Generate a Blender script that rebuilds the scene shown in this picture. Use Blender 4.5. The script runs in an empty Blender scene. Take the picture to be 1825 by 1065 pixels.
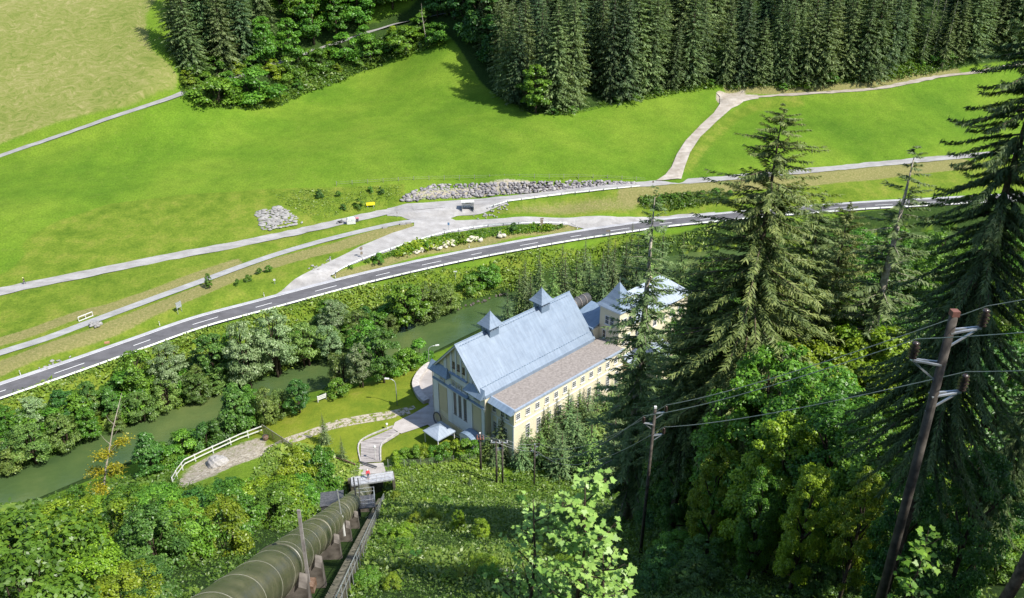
import bpy, bmesh, math, random
import numpy as np
from mathutils import Vector, Matrix
from mathutils.geometry import delaunay_2d_cdt

R = math.radians
scene = bpy.context.scene
COL = scene.collection
rng = np.random.default_rng(7)
random.seed(7)

# ------------------------------------------------------------------ camera, sky, sun, exposure
CAM_H, TILT, FPX, CX, CY = 83.0, R(27.5), 1405.0, 912.5, 532.5
cam = bpy.data.objects.new('camera', bpy.data.cameras.new('camera'))
COL.objects.link(cam)
cam.location = (0, 0, CAM_H)
cam.rotation_euler = (R(90) - TILT, 0, 0)
cam.data.sensor_width = 36.0
cam.data.lens = FPX / 1825 * 36
cam.data.clip_end = 3000
cam.data.clip_start = 0.1
scene.camera = cam

SUN_DIR = Vector((0.87, -0.50, 0)).normalized()
SUN_EL = R(50)
world = bpy.data.worlds.new('World')
scene.world = world
world.use_nodes = True
wt = world.node_tree
sky = wt.nodes.new('ShaderNodeTexSky')
sky.sky_type = 'NISHITA'
sky.sun_disc = False
sky.sun_elevation = SUN_EL
sky.sun_rotation = math.atan2(SUN_DIR.x, SUN_DIR.y)
sky.altitude = 600
wt.links.new(sky.outputs[0], wt.nodes['Background'].inputs[0])
wt.nodes['Background'].inputs[1].default_value = 0.145
sl = bpy.data.lights.new('sun', 'SUN')
sl.energy = 4.3
sl.angle = R(0.5)
sl.color = (1.0, 0.95, 0.86)
sun = bpy.data.objects.new('sun', sl)
COL.objects.link(sun)
sd = Vector((SUN_DIR.x * math.cos(SUN_EL), SUN_DIR.y * math.cos(SUN_EL), math.sin(SUN_EL)))
sun.rotation_euler = sd.to_track_quat('Z', 'Y').to_euler()
sun.location = (100, -80, 200)
vs = scene.view_settings
vs.view_transform = 'Standard'
vs.look = 'None'
vs.gamma = 1
vs.exposure = 0.82
scene.cycles.use_denoising = True
scene.cycles.max_bounces = 6
scene.cycles.transparent_max_bounces = 8

# ------------------------------------------------------------------ pixel <-> world
SN, CS = math.sin(TILT), math.cos(TILT)


def ray(px, py):
    x = (px - CX) / FPX
    y = (py - CY) / FPX
    return x, CS - y * SN, SN + y * CS          # per unit depth: x, forward, down


def U(px, py, z):
    x, f, d = ray(px, py)
    t = (CAM_H - z) / d
    return (x * t, f * t, z)


def UY(px, py, Y):
    x, f, d = ray(px, py)
    t = Y / f
    return (x * t, Y, CAM_H - d * t)


def smooth(a, b, x):
    t = np.clip((x - a) / (b - a), 0, 1)
    return t * t * (3 - 2 * t)


# ------------------------------------------------------------------ terrain
CTRL = []
for p in [(0, 846, -2.2), (190, 772, -2.2), (400, 697, -2.2), (600, 628, -2.2), (740, 571, -2.2), (900, 524, -2.2), (1100, 470, -2.2),
          (1500, 420, -2), (1500, 455, -1.5), (1250, 485, -1.5), (1000, 550, -1.5), (850, 596, -1), (700, 658, -1.5), (600, 692, -1.5), (430, 742, -1.8),
          (250, 815, -2), (60, 890, -2), (-150, 960, -2), (-200, 920, -2),
          # yard
          (520, 745, 1.3), (690, 700, 1.5), (640, 790, 1.5), (760, 800, 1.5), (790, 762, 1.5), (868, 800, 1.5), (720, 740, 1.5), (430, 800, 1.0), (320, 850, .8), (500, 800, 1.4), (660, 830, 1.9), (590, 700, 1.3),
          (950, 720, 1.5), (1100, 640, 1.5), (1000, 620, 1.5), (1250, 560, 2), (1450, 520, 2), (900, 700, 1.5),
          # main road
          (0, 700, 4), (124, 658, 4), (354, 575, 4), (561, 519, 4), (751, 473, 4), (930, 437, 4), (1105, 408, 4), (1320, 384, 4), (1540, 366, 4), (1825, 350, 4), (-200, 770, 4), (2050, 335, 4),
          # cycle path / upper road / junction
          (0, 630, 5.2), (200, 565, 5.4), (400, 490, 5.8), (600, 424, 6.4), (700, 397, 6.6), (600, 475, 4.8), (680, 432, 5.5), (760, 385, 6.7), (860, 401, 5.2), (1000, 395, 4.8), (1100, 393, 4.4),
          (950, 366, 7.0), (1100, 352, 7.2), (1250, 345, 7), (1000, 378, 5.2), (1150, 372, 5), (850, 418, 4.6), (740, 445, 4.7),
          (0, 519, 7.0), (204, 477, 7.0), (408, 438, 7.0), (544, 409, 7.0), (690, 375, 7.0), (840, 360, 7.6), (1000, 341, 8.2), (1180, 325, 8.8), (1450, 302, 9.2), (1700, 278, 9.8), (1900, 262, 10), (-200, 560, 7), (2050, 250, 10),
          (1550, 320, 7), (1700, 310, 7.5), (1400, 340, 6.5),
          # meadow foot
          (640, 330, 11), (730, 323, 11.4), (900, 319, 11.8), (1050, 318, 10.8), (1140, 322, 9.6), (480, 335, 11.5), (330, 345, 11.5), (200, 362, 11.5), (100, 390, 11), (40, 440, 9.5),
          (600, 260, 15), (900, 270, 14.5), (1100, 270, 13), (400, 250, 15.5), (0, 380, 13), (250, 290, 14),
          (950, 205, 19.5), (860, 140, 24), (800, 80, 33), (700, 120, 25), (600, 150, 21), (500, 190, 18.5), (1100, 185, 20), (1280, 165, 21), (1210, 240, 14.5), (1400, 158, 22), (1540, 150, 23), (1700, 130, 25), (1900, 105, 28), (1600, 220, 15.5),
          (550, 95, 29), (690, 47, 36), (-300, 250, 17)]:
    CTRL.append(U(*p))


for px, py in ((300, 110), (100, 100), (0, 0), (200, 0), (100, 200), (-200, 100), (220, 60), (-100, 200), (0, 160), (300, 20), (220, 160), (0, 280), (170, 220), (100, 245), (260, 190), (-120, 325)):
    x_, f_, d_ = ray(px, py)                     # the hay field: an even slope above the path
    t_ = (CAM_H - 16 + .52 * 222) / (d_ + .52 * f_)
    CTRL.append((x_ * t_, f_ * t_, CAM_H - d_ * t_))


def slope_z(Y):
    return float(np.interp(Y, [-40, -6, 0, 5, 10, 15, 20, 24, 89, 93, 97], [104, 83.5, 81, 76, 69, 63.8, 59.2, 55.7, 3.6, 2.2, 1.6]))


for X in (-130, -85, -55, -28, -8, 12, 35, 60, 100, 150):
    for Y in (-40, -6, 0, 5, 10, 15, 20, 35, 50, 65, 78, 88):
        if X < -60 and Y > 70:
            continue
        CTRL.append((X, Y, slope_z(Y) + (0.0 if X < 30 else (X - 30) * .10)))
for X in (30, 60, 100, 150):
    CTRL.append((X, 97, 2.5)); CTRL.append((X, 110, 2.0))
for X, Y, z in [(-400, 120, 4), (-400, 250, 30), (-300, 360, 90), (-100, 360, 88), (0, 340, 70), (100, 350, 66), (200, 360, 70), (300, 250, 14), (400, 360, 70), (-100, 450, 140), (100, 450, 125), (300, 450, 130), (-400, 450, 140),
                (-400, 60, 30), (-400, 0, 80), (400, 0, 85), (400, 60, 40), (400, 130, 3), (400, 210, 4), (600, 500, 160), (-600, 500, 160), (0, 600, 210), (0, 900, 330), (600, 900, 330), (-600, 900, 330), (-600, 100, 6), (600, 150, 6), (0, -120, 150), (300, -120, 150), (-300, -120, 150), (-600, -120, 150), (600, -120, 150)]:
    CTRL.append((X, Y, z))
CP = np.array(CTRL)
MQ = 5.0


def rbf_fit():
    d = np.sqrt(((CP[:, None, :2] - CP[None, :, :2]) ** 2).sum(-1) + MQ * MQ)
    n = len(CP)
    A = np.zeros((n + 3, n + 3))
    A[:n, :n] = d + np.eye(n) * (-.6)
    A[:n, n] = 1
    A[:n, n + 1:] = CP[:, :2]
    A[n, :n] = 1
    A[n + 1:, :n] = CP[:, :2].T
    return np.linalg.solve(A, np.concatenate([CP[:, 2], [0, 0, 0]]))


WGT = rbf_fit()


def rbf(x, y):
    out = np.empty(len(x))
    n = len(CP)
    for k in range(0, len(x), 20000):
        xs, ys = x[k:k + 20000], y[k:k + 20000]
        d = np.sqrt((xs[:, None] - CP[None, :, 0]) ** 2 + (ys[:, None] - CP[None, :, 1]) ** 2 + MQ * MQ)
        out[k:k + 20000] = d @ WGT[:n] + WGT[n] + xs * WGT[n + 1] + ys * WGT[n + 2]
    return out


GX = np.concatenate([np.linspace(-620, -220, 22)[:-1], np.arange(-220, -110, 2.5), np.arange(-110, 110, 1.25), np.arange(110, 240, 2.5), np.linspace(240, 640, 22)])
GY = np.concatenate([np.linspace(-130, -20, 12)[:-1], np.arange(-20, 300, 1.25), np.arange(300, 400, 4), np.linspace(400, 900, 22)])
MX, MY = np.meshgrid(GX, GY)
FX, FY = MX.ravel(), MY.ravel()
HG = rbf(FX, FY).reshape(MX.shape)


def fract_noise(x, y, s, seed=0):
    """smooth value noise, about -1..1"""
    r = np.random.default_rng(seed)
    T = r.uniform(-1, 1, (128, 128))
    out = np.zeros(np.shape(x))
    for k, (f, a) in enumerate(((1.0, 1.0), (2.1, .5), (4.3, .25))):
        th = .7 + k
        u = (x * math.cos(th) - y * math.sin(th)) * f / s + 37.1 * k
        v = (x * math.sin(th) + y * math.cos(th)) * f / s + 11.7 * k
        i = np.floor(u).astype(int); j = np.floor(v).astype(int)
        fu, fv = u - i, v - j
        fu = fu * fu * (3 - 2 * fu); fv = fv * fv * (3 - 2 * fv)
        i0, i1, j0, j1 = i % 128, (i + 1) % 128, j % 128, (j + 1) % 128
        out = out + a * ((T[i0, j0] * (1 - fu) + T[i1, j0] * fu) * (1 - fv) + (T[i0, j1] * (1 - fu) + T[i1, j1] * fu) * fv)
    return out


def hgt(x, y):
    x = np.atleast_1d(np.asarray(x, float)); y = np.atleast_1d(np.asarray(y, float))
    i = np.clip(np.searchsorted(GX, x) - 1, 0, len(GX) - 2)
    j = np.clip(np.searchsorted(GY, y) - 1, 0, len(GY) - 2)
    tx = np.clip((x - GX[i]) / (GX[i + 1] - GX[i]), 0, 1)
    ty = np.clip((y - GY[j]) / (GY[j + 1] - GY[j]), 0, 1)
    return (HG[j, i] * (1 - tx) * (1 - ty) + HG[j, i + 1] * tx * (1 - ty) + HG[j + 1, i] * (1 - tx) * ty + HG[j + 1, i + 1] * tx * ty)


def h1(x, y):
    return float(hgt(x, y)[0])


def G(px, py):
    """where the sight line through a photo pixel meets the ground"""
    x, f, d = ray(px, py)
    t = np.arange(4, 520, .5)
    dz = CAM_H - d * t - hgt(x * t, f * t)
    k = np.argmax(dz < 0)
    if dz[k] >= 0:
        k = len(t) - 1
    a, b = t[max(k - 1, 0)], t[k]
    for _ in range(20):
        m = (a + b) / 2
        if CAM_H - d * m - h1(x * m, f * m) < 0:
            b = m
        else:
            a = m
    return Vector((x * b, f * b, h1(x * b, f * b)))


def Gs(pts):
    return [G(*p) for p in pts]


def seg_dist(x, y, pts, closed=False):
    """distance to a polyline and the height of its nearest point"""
    best = np.full(x.shape, 1e9)
    zz = np.zeros(x.shape)
    n = len(pts)
    for k in range(n if closed else n - 1):
        a, b = pts[k], pts[(k + 1) % n]
        dx, dy = b[0] - a[0], b[1] - a[1]
        L2 = dx * dx + dy * dy + 1e-9
        t = np.clip(((x - a[0]) * dx + (y - a[1]) * dy) / L2, 0, 1)
        d = np.hypot(x - a[0] - t * dx, y - a[1] - t * dy)
        m = d < best
        best = np.where(m, d, best)
        zz = np.where(m, a[2] + (b[2] - a[2]) * t if len(a) > 2 else 0, zz)
    return best, zz


def inside(x, y, poly):
    r = np.zeros(x.shape, bool)
    n = len(poly)
    for k in range(n):
        x1, y1 = poly[k][0], poly[k][1]
        x2, y2 = poly[(k + 1) % n][0], poly[(k + 1) % n][1]
        c = (y1 > y) != (y2 > y)
        with np.errstate(divide='ignore', invalid='ignore'):
            xi = (x2 - x1) * (y - y1) / (y2 - y1) + x1
        r ^= c & (x < xi)
    return r


def signed(x, y, poly):
    d, _ = seg_dist(x, y, poly, True)
    return np.where(inside(x, y, poly), d, -d)


def resample(pts, step):
    """smooth polyline through the points, even spacing"""
    P = [Vector(p) for p in pts]
    out = []
    for k in range(len(P) - 1):
        p0, p1, p2, p3 = P[max(k - 1, 0)], P[k], P[k + 1], P[min(k + 2, len(P) - 1)]
        n = max(1, int((p2 - p1).length / step))
        for j in range(n):
            t = j / n
            out.append(.5 * ((2 * p1) + (p2 - p0) * t + (2 * p0 - 5 * p1 + 4 * p2 - p3) * t * t + (3 * p1 - p0 - 3 * p2 + p3) * t ** 3))
    out.append(P[-1])
    return out


RIVER_PX = [(-300, 975), (-60, 870), (0, 846), (100, 812), (190, 772), (290, 735), (400, 697), (520, 655), (600, 628), (690, 588), (740, 571), (830, 547), (900, 524), (1000, 497), (1100, 470), (1250, 445), (1500, 420), (1900, 395),
            (1900, 425), (1500, 450), (1250, 480), (1100, 515), (1000, 543), (900, 572), (830, 605), (770, 630), (700, 655), (600, 690), (500, 716), (430, 740), (370, 765), (250, 815), (160, 850), (60, 890), (0, 912), (-60, 935), (-300, 1040)]
WATER_Z = -2.5
RIVER = [U(px, py, WATER_Z) for px, py in RIVER_PX]

LINES = {}


def line(name, px, hw, blend=2.5, step=2.0):
    pts = resample(Gs(px), step)
    LINES[name] = (pts, hw, blend)
    return pts


line('main', [(-120, 738), (0, 698), (124, 656), (243, 614), (354, 575), (461, 546), (561, 519), (658, 494), (751, 472.5), (842, 453.5), (930, 437), (1019, 421.5), (1105, 408.5), (1194, 396.5), (1320, 384), (1439, 374), (1541, 366.5), (1640, 361), (1825, 351), (1960, 344)], 3.6)
line('upper_left', [(-120, 545), (0, 519), (100, 498), (204, 477), (300, 457.5), (408, 437.5), (544, 409.5), (620, 391.5), (690, 377), (735, 369)], 2.0)
line('upper_right', [(735, 369), (790, 364), (850, 358.5), (905, 353.5), (1000, 342), (1100, 331), (1180, 325), (1260, 319.5), (1450, 302.5), (1560, 292), (1700, 279), (1825, 268.5), (1960, 256)], 2.0)
line('cycle', [(-120, 668), (0, 628), (80, 603), (150, 577), (250, 540), (354, 502), (470, 460), (560, 432.5), (640, 412), (705, 397.5), (738, 393)], 1.25, 1.5)
line('hillpath', [(-120, 322), (0, 277), (100, 243), (200, 208), (300, 175), (340, 160), (420, 136), (480, 116), (550, 92), (600, 76), (690, 46), (760, 30), (850, 12)], 2.0)
line('track_a', [(1188, 324), (1205, 290), (1228, 255), (1262, 218), (1284, 192), (1298, 177), (1306, 168)], 1.8)
line('track_b', [(1300, 174), (1340, 172), (1420, 167), (1500, 162), (1570, 156), (1620, 146), (1680, 135), (1740, 128), (1825, 112), (1960, 90)], 1.7)

# flatten the ground under the roads, dig the river bed and the pipe trench
for nm, (pts, hw, bl) in LINES.items():
    d, zz = seg_dist(MX, MY, pts)
    w = 1 - smooth(hw + .8, hw + .8 + bl, d)
    HG = HG * (1 - w) + zz * w
BASE = HG.copy()


def pipe_axis(Y):
    return (-5.5 - .180 * Y, Y, CAM_H - (5.8 + .81 * Y))


sr = signed(MX, MY, RIVER)
HG = np.where(sr > 0, WATER_Z - np.minimum(1.4, .35 * sr + .05), np.maximum(HG, WATER_Z + .12))
near = MY < 260
HG = HG + np.where(near & (sr < -1), fract_noise(MX, MY, 9, 3) * .10 * smooth(1, 8, -sr), 0)
ax = -5.5 - .180 * MY
dp = np.abs(MX - ax)
az = CAM_H - (5.8 + .81 * MY)
trench = (MY < 93) & (MY > 6)
wt_ = (1 - smooth(2.2, 4.0, dp)) * trench
HG = HG * (1 - wt_) + np.minimum(HG, az - 2.1) * wt_

# road beds sink a little below their surfacing
SINK = np.zeros_like(HG)
for nm, (pts, hw, bl) in LINES.items():
    d, _ = seg_dist(MX, MY, pts)
    SINK = np.maximum(SINK, .16 * (1 - smooth(hw - .2, hw + 1.0, d)))
JUNC_PX = [(488, 526), (520, 501), (580, 469), (640, 439), (700, 414), (738, 402), (738, 392), (715, 385), (690, 384), (690, 371), (725, 362), (775, 359), (840, 354), (905, 349), (905, 362), (880, 371), (862, 379), (815, 384), (803, 388), (812, 392), (840, 391), (900, 388), (960, 386), (1040, 385), (1100, 386), (1150, 386), (1210, 381), (1275, 377), (1270, 384),
           (1150, 400), (1060, 411), (1034, 405), (1012, 400), (940, 399), (860, 405), (800, 414), (750, 428), (700, 445), (650, 462), (610, 478), (588, 491), (600, 498), (550, 513), (500, 527)]
JUNC = Gs(JUNC_PX)
YARD_PX = [(742, 688), (752, 670), (766, 652), (776, 652), (772, 690), (790, 720), (790, 764), (826, 782), (780, 768), (762, 756), (740, 764), (715, 772), (699, 763), (704, 752), (735, 737), (765, 720), (757, 706)]
YARD = Gs(YARD_PX)
RAMP_PX = [(699, 763), (712, 773), (680, 793), (679, 822), (643, 824), (643, 787)]
RAMP = Gs(RAMP_PX)
SLAB = Gs([(633, 826), (683, 824), (688, 842), (636, 846)])
for poly in (JUNC, YARD, RAMP, SLAB):
    s_ = signed(MX, MY, poly)
    SINK = np.maximum(SINK, .30 * smooth(-.9, .9, s_))
TOP = HG.copy()
HG = HG - SINK


def top(x, y):
    global HG
    keep = HG
    HG = TOP
    r = hgt(x, y)
    HG = keep
    return r


def dirt_at(px, py):
    return G(px, py)


# ------------------------------------------------------------------ mesh and object helpers
def tag(o, label=None, cat=None, group=None, kind=None):
    if label: o['label'] = label
    if cat: o['category'] = cat
    if group: o['group'] = group
    if kind: o['kind'] = kind
    return o


def thing(name, label, cat, loc=(0, 0, 0), rz=0.0, group=None):
    o = bpy.data.objects.new(name, None)
    o.empty_display_size = .2
    COL.objects.link(o)
    o.location = loc
    o.rotation_euler = (0, 0, rz)
    return tag(o, label, cat, group)


def link(name, me, parent=None, loc=None):
    o = bpy.data.objects.new(name, me)
    COL.objects.link(o)
    if parent: o.parent = parent
    if loc is not None: o.location = loc
    return o


def dup(root, loc, rz=0.0, scale=None, label=None, group=None, tilt=None):
    """a copy of a thing with copies of its parts and sub-parts (mesh data shared)"""
    r = root.copy()
    COL.objects.link(r)
    r.location = loc
    r.rotation_euler = (tilt[0] if tilt else 0, tilt[1] if tilt else 0, rz)
    if scale: r.scale = scale
    if label: r['label'] = label
    if group: r['group'] = group
    elif 'group' in r and group == '': del r['group']
    for ch in list(root.children):
        c = ch.copy(); COL.objects.link(c); c.parent = r
        for g in ch.children:
            d = g.copy(); COL.objects.link(d); d.parent = c
    return r


class MB:
    def __init__(s):
        s.v = []; s.f = []

    def add(s, vs, fs):
        n = len(s.v)
        s.v += [tuple(v) for v in vs]
        s.f += [tuple(i + n for i in f) for f in fs]
        return s

    def box(s, c, size, rz=0.0, M=None):
        x, y, z = (d / 2 for d in size)
        vs = [Vector(p) for p in ((-x, -y, -z), (x, -y, -z), (x, y, -z), (-x, y, -z), (-x, -y, z), (x, -y, z), (x, y, z), (-x, y, z))]
        m = M if M else Matrix.Rotation(rz, 3, 'Z')
        return s.add([m @ v + Vector(c) for v in vs], [(3, 2, 1, 0), (4, 5, 6, 7), (0, 1, 5, 4), (1, 2, 6, 5), (2, 3, 7, 6), (3, 0, 4, 7)])

    def bar(s, a, b, w, h=None, n=4):
        return s.tube([a, b], [w / 2, w / 2], n)

    def tube(s, pts, rad, n=8, cap=True):
        pts = [Vector(p) for p in pts]
        if not hasattr(rad, '__len__'): rad = [rad] * len(pts)
        base = len(s.v)
        up = None
        for k, p in enumerate(pts):
            t = (pts[min(k + 1, len(pts) - 1)] - pts[max(k - 1, 0)]).normalized()
            if up is None:
                up = Vector((0, 0, 1)) if abs(t.z) < .9 else Vector((1, 0, 0))
            a = t.cross(up).normalized()
            b = a.cross(t).normalized()
            up = b
            for j in range(n):
                th = 2 * math.pi * (j + .5) / n
                s.v.append(tuple(p + a * math.cos(th) * rad[k] + b * math.sin(th) * rad[k]))
        for k in range(len(pts) - 1):
            for j in range(n):
                a0 = base + k * n + j; a1 = base + k * n + (j + 1) % n
                s.f.append((a0, a1, a1 + n, a0 + n))
        if cap:
            s.f.append(tuple(base + j for j in range(n))[::-1])
            e = base + (len(pts) - 1) * n
            s.f.append(tuple(e + j for j in range(n)))
        return s

    def prism(s, poly, d):
        """extrude a planar polygon (list of 3D points) along vector d"""
        n = len(poly)
        P = [Vector(p) for p in poly]
        Q = [p + Vector(d) for p in P]
        return s.add(P + Q, [tuple(range(n))[::-1], tuple(range(n, 2 * n))] + [(k, (k + 1) % n, n + (k + 1) % n, n + k) for k in range(n)])

    def mesh(s, name, mat, smooth_=False):
        me = bpy.data.meshes.new(name)
        me.from_pydata(s.v, [], s.f)
        if mat: me.materials.append(mat)
        bm = bmesh.new(); bm.from_mesh(me)
        bmesh.ops.recalc_face_normals(bm, faces=bm.faces)
        bm.to_mesh(me); bm.free()
        if smooth_:
            me.polygons.foreach_set('use_smooth', [True] * len(me.polygons))
        return me

    def obj(s, name, mat, parent=None, smooth_=False):
        return link(name, s.mesh(name, mat, smooth_), parent)


def npmesh(name, V, nper, mat, tint=None, F=None, smooth_=False):
    """fast mesh: V (n,3); faces of nper consecutive vertices unless F (m,k) is given"""
    me = bpy.data.meshes.new(name)
    V = np.asarray(V, np.float32)
    if F is None:
        F = np.arange(len(V), dtype=np.int32).reshape(-1, nper)
    F = np.asarray(F, np.int32)
    me.vertices.add(len(V)); me.vertices.foreach_set('co', V.ravel())
    me.loops.add(F.size); me.loops.foreach_set('vertex_index', F.ravel())
    me.polygons.add(len(F)); me.polygons.foreach_set('loop_start', np.arange(0, F.size, F.shape[1], dtype=np.int32))
    me.update(calc_edges=True)
    if tint is not None:
        at = me.attributes.new('tint', 'FLOAT', 'POINT')
        at.data.foreach_set('value', np.asarray(tint, np.float32).ravel())
    if mat: me.materials.append(mat)
    if smooth_:
        me.polygons.foreach_set('use_smooth', [True] * len(me.polygons))
    return me


# ------------------------------------------------------------------ materials
def newmat(name, rough=.8, spec=.2):
    m = bpy.data.materials.new(name)
    m.use_nodes = True
    b = m.node_tree.nodes['Principled BSDF']
    b.inputs['Roughness'].default_value = rough
    b.inputs['Specular IOR Level'].default_value = spec
    return m, m.node_tree, b


def N(nt, t, **kw):
    n = nt.nodes.new('ShaderNode' + t)
    for k, v in kw.items():
        setattr(n, k, v)
    return n


def noise(nt, scale, detail=4, rough=.6, coord=None, vec=None):
    n = N(nt, 'TexNoise')
    n.inputs['Scale'].default_value = scale
    n.inputs['Detail'].default_value = detail
    n.inputs['Roughness'].default_value = rough
    if vec is None:
        tc = N(nt, 'TexCoord') if coord != 'geo' else N(nt, 'NewGeometry')
        vec = tc.outputs['Object'] if coord != 'geo' else tc.outputs['Position']
    nt.links.new(vec, n.inputs['Vector'])
    return n.outputs['Fac']


def ramp(nt, fac, stops):
    r = N(nt, 'ValToRGB')
    el = r.color_ramp.elements
    while len(el) < len(stops): el.new(.5)
    for e, (p, c) in zip(el, stops):
        e.position = p
        e.color = (*c, 1) if len(c) == 3 else c
    nt.links.new(fac, r.inputs[0])
    return r.outputs[0]


def mixc(nt, fac, a, b, blend='MIX'):
    m = N(nt, 'Mix', data_type='RGBA', blend_type=blend)
    for sock, v in ((m.inputs['Factor'], fac), (m.inputs['A'], a), (m.inputs['B'], b)):
        if hasattr(v, 'links') or hasattr(v, 'node'): nt.links.new(v, sock)
        elif hasattr(v, '__len__'): sock.default_value = (*v, 1) if len(v) == 3 else v
        else: sock.default_value = v
    return m.outputs['Result']


def maprange(nt, v, a, b, c=0.0, d=1.0, interp='SMOOTHSTEP'):
    m = N(nt, 'MapRange', interpolation_type=interp)
    for i, x in enumerate((v, a, b, c, d)):
        if hasattr(x, 'node'): nt.links.new(x, m.inputs[i])
        else: m.inputs[i].default_value = x
    return m.outputs[0]


def math_(nt, op, a, b=0.0):
    m = N(nt, 'Math', operation=op)
    for i, x in enumerate((a, b)):
        if hasattr(x, 'node'): nt.links.new(x, m.inputs[i])
        else: m.inputs[i].default_value = x
    return m.outputs[0]


def bump(nt, b, h, dist=.05, strength=.6):
    n = N(nt, 'Bump')
    n.inputs['Distance'].default_value = dist
    n.inputs['Strength'].default_value = strength
    nt.links.new(h, n.inputs['Height'])
    nt.links.new(n.outputs[0], b.inputs['Normal'])


def surf(name, c1, c2, scale=2.0, rough=.8, spec=.2, bmp=0.0, metal=0.0, detail=5, lo=.35, hi=.65):
    m, nt, b = newmat(name, rough, spec)
    f = noise(nt, scale, detail)
    nt.links.new(ramp(nt, f, [(lo, c1), (hi, c2)]), b.inputs['Base Color'])
    b.inputs['Metallic'].default_value = metal
    if bmp: bump(nt, b, noise(nt, scale * 3, 6), bmp)
    return m


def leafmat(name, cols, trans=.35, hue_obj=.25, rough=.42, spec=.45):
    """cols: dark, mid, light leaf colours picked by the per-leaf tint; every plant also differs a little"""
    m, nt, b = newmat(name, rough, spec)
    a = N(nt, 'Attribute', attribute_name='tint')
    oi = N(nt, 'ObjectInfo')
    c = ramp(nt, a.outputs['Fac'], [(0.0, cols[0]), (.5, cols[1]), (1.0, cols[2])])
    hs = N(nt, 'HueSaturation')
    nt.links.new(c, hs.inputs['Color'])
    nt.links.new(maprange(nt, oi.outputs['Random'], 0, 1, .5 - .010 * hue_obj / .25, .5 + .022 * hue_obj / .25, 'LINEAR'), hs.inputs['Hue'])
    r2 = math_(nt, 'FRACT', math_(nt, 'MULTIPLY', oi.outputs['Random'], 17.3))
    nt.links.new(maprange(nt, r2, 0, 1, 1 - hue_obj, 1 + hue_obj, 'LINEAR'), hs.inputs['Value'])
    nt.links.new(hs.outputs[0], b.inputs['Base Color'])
    tr = N(nt, 'BsdfTranslucent')
    tc = mixc(nt, 1.0, hs.outputs[0], (1.0, 1.0, .45), 'MULTIPLY')
    nt.links.new(tc, tr.inputs['Color'])
    mx = N(nt, 'MixShader')
    mx.inputs[0].default_value = trans
    nt.links.new(b.outputs[0], mx.inputs[1]); nt.links.new(tr.outputs[0], mx.inputs[2])
    nt.links.new(mx.outputs[0], nt.nodes['Material Output'].inputs[0])
    return m


M = {}
M['leaf'] = leafmat('leaf_green', [(.06, .14, .014), (.135, .28, .026), (.23, .39, .04)])
M['leaf_dark'] = leafmat('leaf_dark', [(.035, .098, .018), (.082, .19, .032), (.15, .28, .048)])
M['leaf_yellow'] = leafmat('leaf_yellow', [(.10, .17, .010), (.21, .32, .018), (.34, .42, .035)])
M['leaf_gold'] = leafmat('leaf_gold', [(.16, .2, .01), (.3, .3, .015), (.42, .36, .03)])
M['leaf_willow'] = leafmat('leaf_willow', [(.13, .21, .075), (.235, .33, .14), (.36, .45, .23)], .3)
M['leaf_olive'] = leafmat('leaf_olive', [(.085, .15, .03), (.18, .27, .055), (.29, .38, .09)], .35)
M['needle'] = leafmat('needle', [(.05, .098, .036), (.12, .19, .064), (.235, .30, .105)], .26, .3, .6)
M['needle_warm'] = leafmat('needle_warm', [(.06, .10, .022), (.155, .20, .05), (.30, .33, .10)], .25, .15, .6)
M['needle_dark'] = leafmat('needle_dark', [(.03, .07, .03), (.07, .13, .05), (.15, .22, .08)], .26, .3, .6)
M['needle_olive'] = leafmat('needle_olive', [(.06, .105, .034), (.145, .21, .068), (.26, .33, .12)], .28, .2, .6)
M['needle_young'] = leafmat('needle_young', [(.06, .13, .03), (.15, .245, .05), (.27, .35, .085)], .18, .25, .6)
M['maple'] = leafmat('maple', [(.13, .26, .04), (.205, .36, .065), (.32, .48, .11)], .3, .1)
M['herb'] = leafmat('herb', [(.035, .085, .012), (.09, .175, .02), (.19, .28, .04)], .35, .0)
M['bankherb'] = leafmat('bankherb', [(.085, .16, .018), (.165, .265, .03), (.27, .345, .055)], .3, .0)
M['slope_grass'] = leafmat('slope_grass', [(.045, .10, .014), (.095, .175, .024), (.18, .26, .05)], .3, .0)
M['ivy'] = leafmat('ivy', [(.05, .13, .008), (.12, .24, .012), (.3, .36, .012)], .3, .0)
M['bark'] = surf('bark', (.035, .026, .018), (.095, .075, .055), 5, .9, .1, .03)
M['bark_pale'] = surf('bark_pale', (.22, .19, .15), (.42, .38, .31), 6, .85, .15)
M['bark_spruce'] = surf('bark_spruce', (.06, .045, .032), (.16, .12, .09), 4, .9, .1, .03)


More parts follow.
